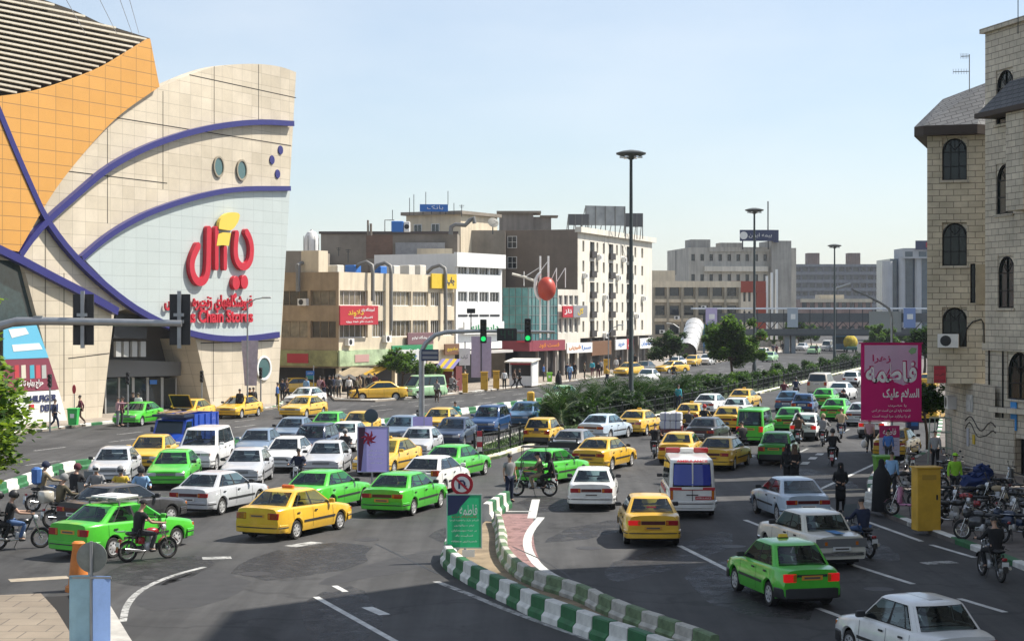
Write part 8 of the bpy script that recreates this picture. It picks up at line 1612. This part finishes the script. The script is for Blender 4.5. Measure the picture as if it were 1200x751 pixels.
q=G(478,456.5,.14);t=thing('tilted_hoarding','white tilted hoarding with blue script above the pale green minivan','hoarding',q,-.35);b=MB();b.quad((-1.6,.9,3.5),(1.5,.9,3.5),(1.9,-.7,1.95),(-1.2,-.7,1.95));b.quad((-1.2,-.68,1.93),(1.9,-.68,1.93),(1.5,.92,3.48),(-1.6,.92,3.48));b.build('panel',[WHT],t);text('آبادان',SR['blue'],(-.1,.08,2.74),(1,0,0),Vector((0,1.6,1.55)),height=.8,width=1.7,parent=t,ext=.01,bold=.02);b=MB();[b.tube([(x,.5,0),(x,.5,3)],.05,5)for x in(-1.2,1.3)];b.build('post',[DKSTEEL],t)
q=G(564,454,.14);t=thing('hanging_banner','pale lilac cloth banner hanging from a pole behind the yellow cabinets','banner',q,-.3);b=MB();b.quad((-.95,0,.9),(.95,0,.9),(.95,0,4.6),(-.95,0,4.6));b.quad((.95,.01,.9),(-.95,.01,.9),(-.95,.01,4.6),(.95,.01,4.6));b.build('cloth',[mat('banner_lilac_cloth',(.42,.36,.50),.8,noise=.12)],t);b=MB();b.tube([(0,-.05,0),(0,-.05,4.8)],.05,6);b.build('pole',[DKSTEEL],t)
t,p,r_=sign_post('shop pillar sign with grey script beside the lilac cloth banner',545,455,400,.06,'pillar_sign');boardpart(t,r_(544.5,418,-.1),1.0,1.55,SR['white']);words(t,'کیف',r_(544.5,418,-.15),.6,.5,SR['grey'])
t,p,r_=sign_post('small blue and green street name sign at the market corner',367.5,468,428,.035);boardpart(t,r_(363.5,437,-.05),.66,.35,SR['blue']);boardpart(t,r_(363,442,-.05),.6,.3,SR['teal']);words(t,'خیابان',r_(363.5,437,-.09),.45,.14,WM)
# street lamps and signal heads near the shopping centre
def street_lamp(label,px,pyb,ytop,xh,yh,z=0):
 t,p,r_=sign_post(label,px,pyb,ytop,.055,'street_lamp','street lamp');b=MB();b.tube([r_(px,ytop),r_((px+xh)/2,(ytop+yh)/2-2),r_(xh,yh)],.04,6);b.build('arm',[STEEL],t);b=MB();c=r_(xh,yh);b.box(c.x-.1,c.x+.5,-.12,.12,c.z-.05,c.z+.08,0,None,.03);b.build('lamp_head',[mat('lamp_grey',(.5,.5,.48),.5)],t);return t,p,r_
t,p,r_=street_lamp('slim street lamp with a pale pink banner before the stone wall',290,489,356,309,349);b=MB();c0,c1=r_(282,399,.3),r_(302,399,.3);b.quad(c0,c1,r_(300,452,.35),r_(286,452,.25));b.quad(c1,c0,r_(286,452,.25),r_(300,452,.35));b.build('banner',[mat('banner_pink_pale',(.50,.42,.46),.8,noise=.2)],t)
street_lamp('slim street lamp leaning over the far kerb at the hotel corner',713,447,391,725,381);street_lamp('short street lamp by the escalator tube with a pale head',796,432,384,782,379)
for px,pyb,yt,lb in((150,500,436,'grey pedestrian signal at the shopping centre entrance'),(236.5,489,434,'black pedestrian signal beside the slanted entrance wall'),(305.5,484,430,'black pedestrian signal below the round porthole'),(58.5,506,439,'black pedestrian signal in front of the clothing hoarding')):
 t,p,r_=sign_post(lb,px,pyb,yt+14,.05,'pedestrian_signal','traffic light');signal(t,r_(px,yt+7),.62,lit=9)
t,p,r_=sign_post('small red round sign near the green bin',87,500,452,.03);c=r_(87,456,-.04);b=MB();b.ball(c,.2,0,12,(.6,.15,1.4));b.build('disc',[SR['red']],t)
t,p,r_=sign_post('short yellow post at the end of the painted kerb',326.5,481,461,.05,'bollard','bollard');t.children[0].data.materials[0]=SR['yellow']
# railing along the median
IR=mat('railing_iron',(.02,.024,.022),.5,noise=.2)
def railing(pts,step,label):
 pts=resample(smoothline(pts),step);t=thing('railing',label,'railing',pts[0]);o0=pts[0];bars=MB();post_m=None
 pm=MB();pm.box(-.05,.05,-.05,.05,0,1.12,0);pm.ball((0,0,1.16),.07,0,6);pmesh=pm.mesh('post',[IR])
 for i,(a,c)in enumerate(zip(pts[:-1],pts[1:])):
  po=link(bpy.data.objects.new('post',pmesh),t);po.location=a-o0;d=(c-a);l=d.length;d.normalize();M=frame_M(a-o0,d)
  for z in(.18,.98):bars.box(.05,l-.05,-.02,.02,z,z+.05,0,M)
  bars.box(.05,l-.05,-.015,.015,.60,.63,0,M)
  for k in range(4):u=l*(k+.5)/4;bars.tube([M@Vector((u+.16*math.cos(q_),0,.40+.19*math.sin(q_)))for q_ in[2*math.pi*j/10 for j in range(11)]],.012,4,cap=False);bars.tube([M@Vector((u-.16,0,.63)),M@Vector((u,0,.97)),M@Vector((u+.16,0,.63))],.012,4)
 bars.build('panel',[IR],t)
inset=lambda a,b_,f:[x.lerp(y,f)for x,y in zip(a,b_)]
Rl=[G(*p_,.1)for p_ in((556,537),(563,533),(585,530),(611,522),(640,514))];railing(Rl,2.0,'black ornamental railing round the tip of the median')
railing([G(*p_,.1)for p_ in((700,499),(760,487),(820,474.5),(880,460.5),(947,445),(1005,431),(1050,421))],2.6,'black ornamental railing along the hedge beside the kerb')
q=G(562,536,.1);t=thing('marker_post','red and white striped marker at the tip of the railing','post',q);b=MB();[b.box(-.12,.12,-.04,.04,.25*i,.25*(i+1),i%2)for i in range(5)];b.build('board',[SR['red'],WHITE],t)
# metal rack and clutter beneath the brick overhang
q=G(1105,545,.14);t=thing('metal_rack','pale green metal frame standing below the brick overhang','rack',q,.1);b=MB();FRM=mat('rack_green',(.30,.36,.28),.5)
for x in(-.45,.45):
 for y in(0,.7):b.tube([(x,y,0),(x*.8,y,2.1)],.025,6)
for z in(.75,1.45,2.1):k=1-.2*z/2.1;[b.tube([(-.45*k,y,z),(.45*k,y,z)],.022,6)for y in(0,.7)];[b.tube([(x*k,0,z),(x*k,.7,z)],.022,6)for x in(-.45,.45)]
b.build('frame',[FRM],t);b=MB();b.box(-.5,-.2,.1,.5,1.0,1.4,0,None,.02);o=b.build('orange_crate',[SR['orange']]);o.matrix_basis=Matrix.Translation(q)@Matrix.Translation((0,0,-.24));tag(o,'orange box on the pale green metal frame','crate')
q=G(1069,527,.14);t=thing('mailbox','dark blue box on a post in the gloom beside the shrub','box',q);b=MB();b.box(-.3,.3,-.2,.2,1.0,1.8,0,None,.03);b.build('case',[mat('box_navy',(.02,.04,.12),.5)],t);b=MB();b.box(-.06,.06,-.06,.06,0,1.0);b.build('post',[BLACK],t);b=MB();b.box(-.1,.25,-.21,-.2,1.2,1.45);b.build('plate',[SR['blue']],t)
for i,(px,py)in enumerate(((1028,578),(1022,586),(1020,597))):q=G(px,py,.14);o=link(bpy.data.objects.new('kerb_stone',block_proto('kerb_stone',WHITEK,.6,.3,.3,.24)));o.location=q;o.rotation_euler=(0,0,.3);tag(o,'short white painted stone at the rim of the pavement corner','kerb block','white stones at the pavement corner')
# overhead wires at the top left
for k,(x0,x1)in enumerate(((72,100),(112,137),(137,155),(149,163))):b=MB();b.tube([P(x0,-10,60),P(x1,40,90)],.012,4);o=b.build('overhead_wire',[STEEL]);tag(o,'thin wire slanting across the sky above the louvred roof','wire','wires above the louvred roof')
# planting
def leafmat(name,c,var=.5):
 m=mat(name,c,.55,noise=var,nscale=.9,spec=.3);b=m.node_tree.nodes['Principled BSDF'];b.inputs['Subsurface Weight'].default_value=0
 n=m.node_tree;tr=n.nodes.new('ShaderNodeBsdfTranslucent');mx=n.nodes.new('ShaderNodeMixShader');mx.inputs[0].default_value=.35;tr.inputs[0].default_value=(c[0]*1.9,c[1]*1.8,c[2]*.9,1)
 out=n.nodes['Material Output'];n.links.new(b.outputs[0],mx.inputs[1]);n.links.new(tr.outputs[0],mx.inputs[2]);n.links.new(mx.outputs[0],out.inputs[0]);return m
BARK=mat('bark',(.09,.065,.045),.9,noise=.4,nscale=4,bump=.5)
L1,L2,L3,L4=leafmat('leaf_bright',(.085,.165,.022)),leafmat('leaf_mid',(.035,.085,.014)),leafmat('leaf_dark',(.014,.038,.009)),leafmat('palm_leaf',(.017,.046,.011))
def leaf(b,p,s,rng,mi=0,flat=.5):
 a=Vector((rng.uniform(-1,1),rng.uniform(-1,1),rng.uniform(-flat,flat))).normalized();c=a.cross(Vector((rng.uniform(-.6,.6),rng.uniform(-.6,.6),1))).normalized();l=s*rng.uniform(.7,1.3);w=l*.42
 b.add([p,p+a*l*.5+c*w,p+a*l,p+a*l*.5-c*w],[(0,1,2,3)],mi)
def crown(rng,clumps,per,ls,mats):
 b=MB()
 for c,r in clumps:
  n=int(per*r*r*5.5)
  for _ in range(n):
   d=Vector((rng.gauss(0,1),rng.gauss(0,1),rng.gauss(0,.8))).normalized()*r*(rng.random()**.45);leaf(b,c+d,ls,rng,0 if rng.random()<.55 else 1)
 return b.mesh('crown',mats)
def tree_mesh(seed,h,r,ls,per,mats,nl=7,trunk_h=.35):
 rng=random.Random(seed);cl=[];tb=MB();base=Vector((0,0,0));top=Vector((rng.uniform(-.2,.2),rng.uniform(-.2,.2),h*trunk_h));tb.tube([base,base.lerp(top,.5)+Vector((.05,.03,0)),top],[h*.028,h*.022,h*.018],8)
 for i in range(nl):
  a=i*2.4+rng.uniform(-.4,.4);e=rng.uniform(.02,1.25);l=r*rng.uniform(.5,1.2);q=top+Vector((math.cos(a)*math.cos(e),math.sin(a)*math.cos(e),math.sin(e)*1.1))*l;q.z=min(q.z,h-r*.25);m_=top.lerp(q,.5)+Vector((0,0,.15*l));tb.tube([top,m_,q],[h*.014,h*.009,h*.003],6);cl.append((q,r*rng.uniform(.22,.40)));cl.append((m_+Vector((rng.uniform(-.3,.3),rng.uniform(-.3,.3),.2))*r*.4,r*rng.uniform(.16,.3)))
  for _ in range(5):s=q+Vector((rng.uniform(-1,1),rng.uniform(-1,1),rng.uniform(-.6,.8)))*r*.5;tb.tube([m_.lerp(q,.5),s],[h*.006,h*.002],4);cl.append((s,r*rng.uniform(.12,.24)))
 return tb.mesh('trunk',[BARK],60),crown(rng,cl,per,ls,mats)
def tree(label,loc,meshes,s=1.,rz=0,group=None,name='tree'):
 t=thing(name,label,'tree',loc,rz,group);t.scale=(s,s,s);link(bpy.data.objects.new('trunk',meshes[0]),t);link(bpy.data.objects.new('crown',meshes[1]),t);return t
TA=tree_mesh(3,5.2,2.5,.24,210,[L1,L2],9);TB=tree_mesh(8,5,2.1,.26,150,[L2,L3],8);TC=tree_mesh(15,4.4,2.0,.2,190,[L1,L2],8)
tree('round bright green tree rising from the hedge before the lamp mast',G(858,448,.1),TA,1.12)
tree('dark green tree in front of the beige office block',G(786,433,.14),TB,.95);tree('leafy tree over the market awning beside the tilted hoarding',G(470,458.5,.14),TC,.95)
for i,(px,py,s,lb)in enumerate(((936,409,1.0,'bright tree under the footbridge left of its centre'),(951,405,.9,'tree under the footbridge behind the mint car'),(915,408,.8,'tree beside the footbridge pier'),(1032,417,.85,'bushy tree over the top of the magenta banner'),(1083,440,1.2,'tree between the magenta banner and the brick house'),(1060,412,.9,'dark tree beyond the banner under the footbridge'))):tree(lb,G(px,py,.1),(TA,TB,TC)[i%3],s,i*1.3,'trees around the footbridge')
q=G(1087,527,.14);tree('small dark tree in the gloom beneath the brick overhang',q,tree_mesh(21,3.4,1.2,.16,300,[L3,L2],7,.5),1.0)
# palms: short trunk and a fountain of feathered fronds
def palm_mesh(seed,nf=24,L=2.7):
 rng=random.Random(seed);tr=MB();tr.tube([(0,0,0),(0,0,.3),(0,0,.45)],[.22,.26,.18],9);b=MB()
 for i in range(nf):
  a=i*2.399+rng.uniform(-.2,.2);e0=rng.uniform(.3,1.45);l=L*rng.uniform(.75,1.1);prev=Vector((0,0,.42));pts=[prev];n=9
  for k in range(n):e=e0-1.5*(k/n)**1.4;prev=prev+Vector((math.cos(a)*math.cos(e),math.sin(a)*math.cos(e),math.sin(e)))*l/n;pts.append(prev)
  b.tube(pts,[.022*(1-k/12)for k in range(n+1)],4,1);sd=Vector((-math.sin(a),math.cos(a),0))
  for k in range(1,n):
   for f in(.25,.75):
    p=pts[k].lerp(pts[k+1],f);d=(pts[k+1]-pts[k]).normalized();ll=.56*math.sin(math.pi*min(.97,(k+f+1.2)/(n+1.2)))+.06
    for sx in(1,-1):tip=p+(sd*sx*.8+d*.75+Vector((0,0,rng.uniform(-.15,.3)))).normalized()*ll;w=d*.045;b.add([p-w,p+w,tip],[(0,1,2)],0)
 return tr.mesh('trunk',[BARK],60),b.mesh('crown',[L4,mat('frond_stem',(.12,.14,.05),.7)])
PM=[palm_mesh(s)for s in(1,2,3)]
PL_=[(655,500,1.15),(672,491,1.1),(690,494,1.1),(705,488,1.2),(733,481,1.15),(752,481,1.15),(768,477,1.05),(783,472,1.05),(798,471,.95),(710,481,1.05),(812,466,1.0)]
for i,(px,py,s)in enumerate(PL_):t=tree(('short feathery palm in the median near the railing tip','short feathery palm in the median around the tallest lamp mast','short feathery palm in the median beyond the tallest lamp mast')[0 if px<700 else 1 if px<750 else 2],G(px,py,.1),PM[i%3],s,i*1.1,('palms near the railing tip','palms round the tallest mast','palms past the tallest mast')[0 if px<700 else 1 if px<750 else 2],'palm_tree')
def shrub_mesh(seed,mats,r=.95,n=1500,ls=.17):
 rng=random.Random(seed);b=MB();cl=[(Vector((rng.uniform(-.55,.55),rng.uniform(-.55,.55),rng.uniform(.35,1.0)))*r,r*rng.uniform(.3,.55))for _ in range(9)]
 for _ in range(n):c,q=rng.choice(cl);d=Vector((rng.gauss(0,1),rng.gauss(0,1),rng.gauss(0,1))).normalized()*q*rng.random()**.4;p=c+d;(leaf(b,p,ls,rng,0 if rng.random()<.5 else 1,.8)if p.z>.02 else None)
 st=MB();[st.tube([(0,0,0),c*.6,c],[.03,.02,.006],4)for c,_ in cl];return b.mesh('foliage',mats),st.mesh('stem',[BARK])
SM=[shrub_mesh(31,[L2,L3]),shrub_mesh(32,[L3,L3]),shrub_mesh(33,[L2,L4]),shrub_mesh(34,[L1,L2])]
ri=random.Random(5)
for i in range(78):
 f=.36+.62*(i/77)**1.0;k=f*(len(ML)-1);j=min(int(k),len(ML)-2);a=ML[j].lerp(ML[j+1],k-j)
 y_=a.y;m_=None
 for r0,r1 in zip(MR[:-1],MR[1:]):
  if r0.y<=y_<=r1.y:m_=r0.lerp(r1,(y_-r0.y)/(r1.y-r0.y))
 if m_ is None:continue
 w=(.14,.42,.68)[i%3]+ri.uniform(-.06,.06);p=a.lerp(m_,w);p.z=.1;px=600+p.x*FPX/p.y
 seg=0 if px<800 else 1 if px<880 else 2 if px<950 else 3;t=thing('shrub',('dark leafy shrub among the palms','leafy shrub in the hedge between the palms and the round tree','leafy shrub in the hedge before the footbridge pier','leafy shrub in the far hedge under the footbridge')[seg],'shrub',p,ri.uniform(0,6),'hedge shrubs %s'%('among palms','by the round tree','by the pier','under the bridge')[seg]);sc_=ri.uniform(.9,1.35);t.scale=(sc_,sc_,sc_*ri.uniform(.8,1.1));me=SM[ri.choice((0,0,1,1,2,3))];link(bpy.data.objects.new('foliage',me[0]),t);link(bpy.data.objects.new('stem',me[1]),t)
# leaning branches of the tree at the near left
rng=random.Random(77);Yt=29.;o0=Vector((XY(-95,Yt),Yt,.15));tt=thing('street_tree','bright leaved street tree reaching in over the near left corner','tree',o0);tr=MB();cl=[]
fk=Vector((.2,0,2.9));tr.tube([(0,0,0),(.05,0,1.5),fk],[.16,.13,.11],10)
ends=[(8,395),(20,430),(34,452),(44,470),(30,500),(12,520),(2,545),(-10,470),(-30,420),(-40,360),(2,352),(-70,400),(-110,380),(-140,450),(-100,500),(16,478),(-5,530),(26,500),(-150,520),(-20,325)]
for px,py in ends:
 px-=26 if px>-60 else 0
 q=P(px,py,Yt+rng.uniform(-1.5,1.5))-o0;m_=fk.lerp(q,.5)+Vector((rng.uniform(-.15,.15),rng.uniform(-.3,.3),.25));tr.tube([fk,m_,q],[.045,.026,.008],6);s=.34
 for _ in range(6):e=m_.lerp(q,rng.uniform(.2,1))+Vector((rng.uniform(-.5,.5),rng.uniform(-.6,.6),rng.uniform(-.4,.4)));tr.tube([m_.lerp(q,.6),e],[.012,.004],4);cl.append((e,rng.uniform(.12,.28)))
 cl.append((q,rng.uniform(.16,.3)))
tr.build('trunk',[BARK],tt,60);b=MB()
for c,r in cl:
 for _ in range(int(230*r)):d=Vector((rng.gauss(0,1),rng.gauss(0,1),rng.gauss(0,.8))).normalized()*r*rng.random()**.4;leaf(b,c+d,.125,rng,0 if rng.random()<.7 else 1)
b.build('crown',[leafmat('leaf_sunlit',(.15,.24,.03)),L2],tt)
# thin summer haze in one closed box
b=MB();b.box(-900,900,-80,1400,-1,60);hm=bpy.data.materials.new('haze_air');hm.use_nodes=True;n=hm.node_tree;n.nodes.clear()
pv=n.nodes.new('ShaderNodeVolumePrincipled');pv.inputs['Color'].default_value=(.86,.92,1,1);pv.inputs['Density'].default_value=.00014;ho=n.nodes.new('ShaderNodeOutputMaterial');n.links.new(pv.outputs[0],ho.inputs['Volume'])
tag(b.build('haze',[hm]),kind='stuff')
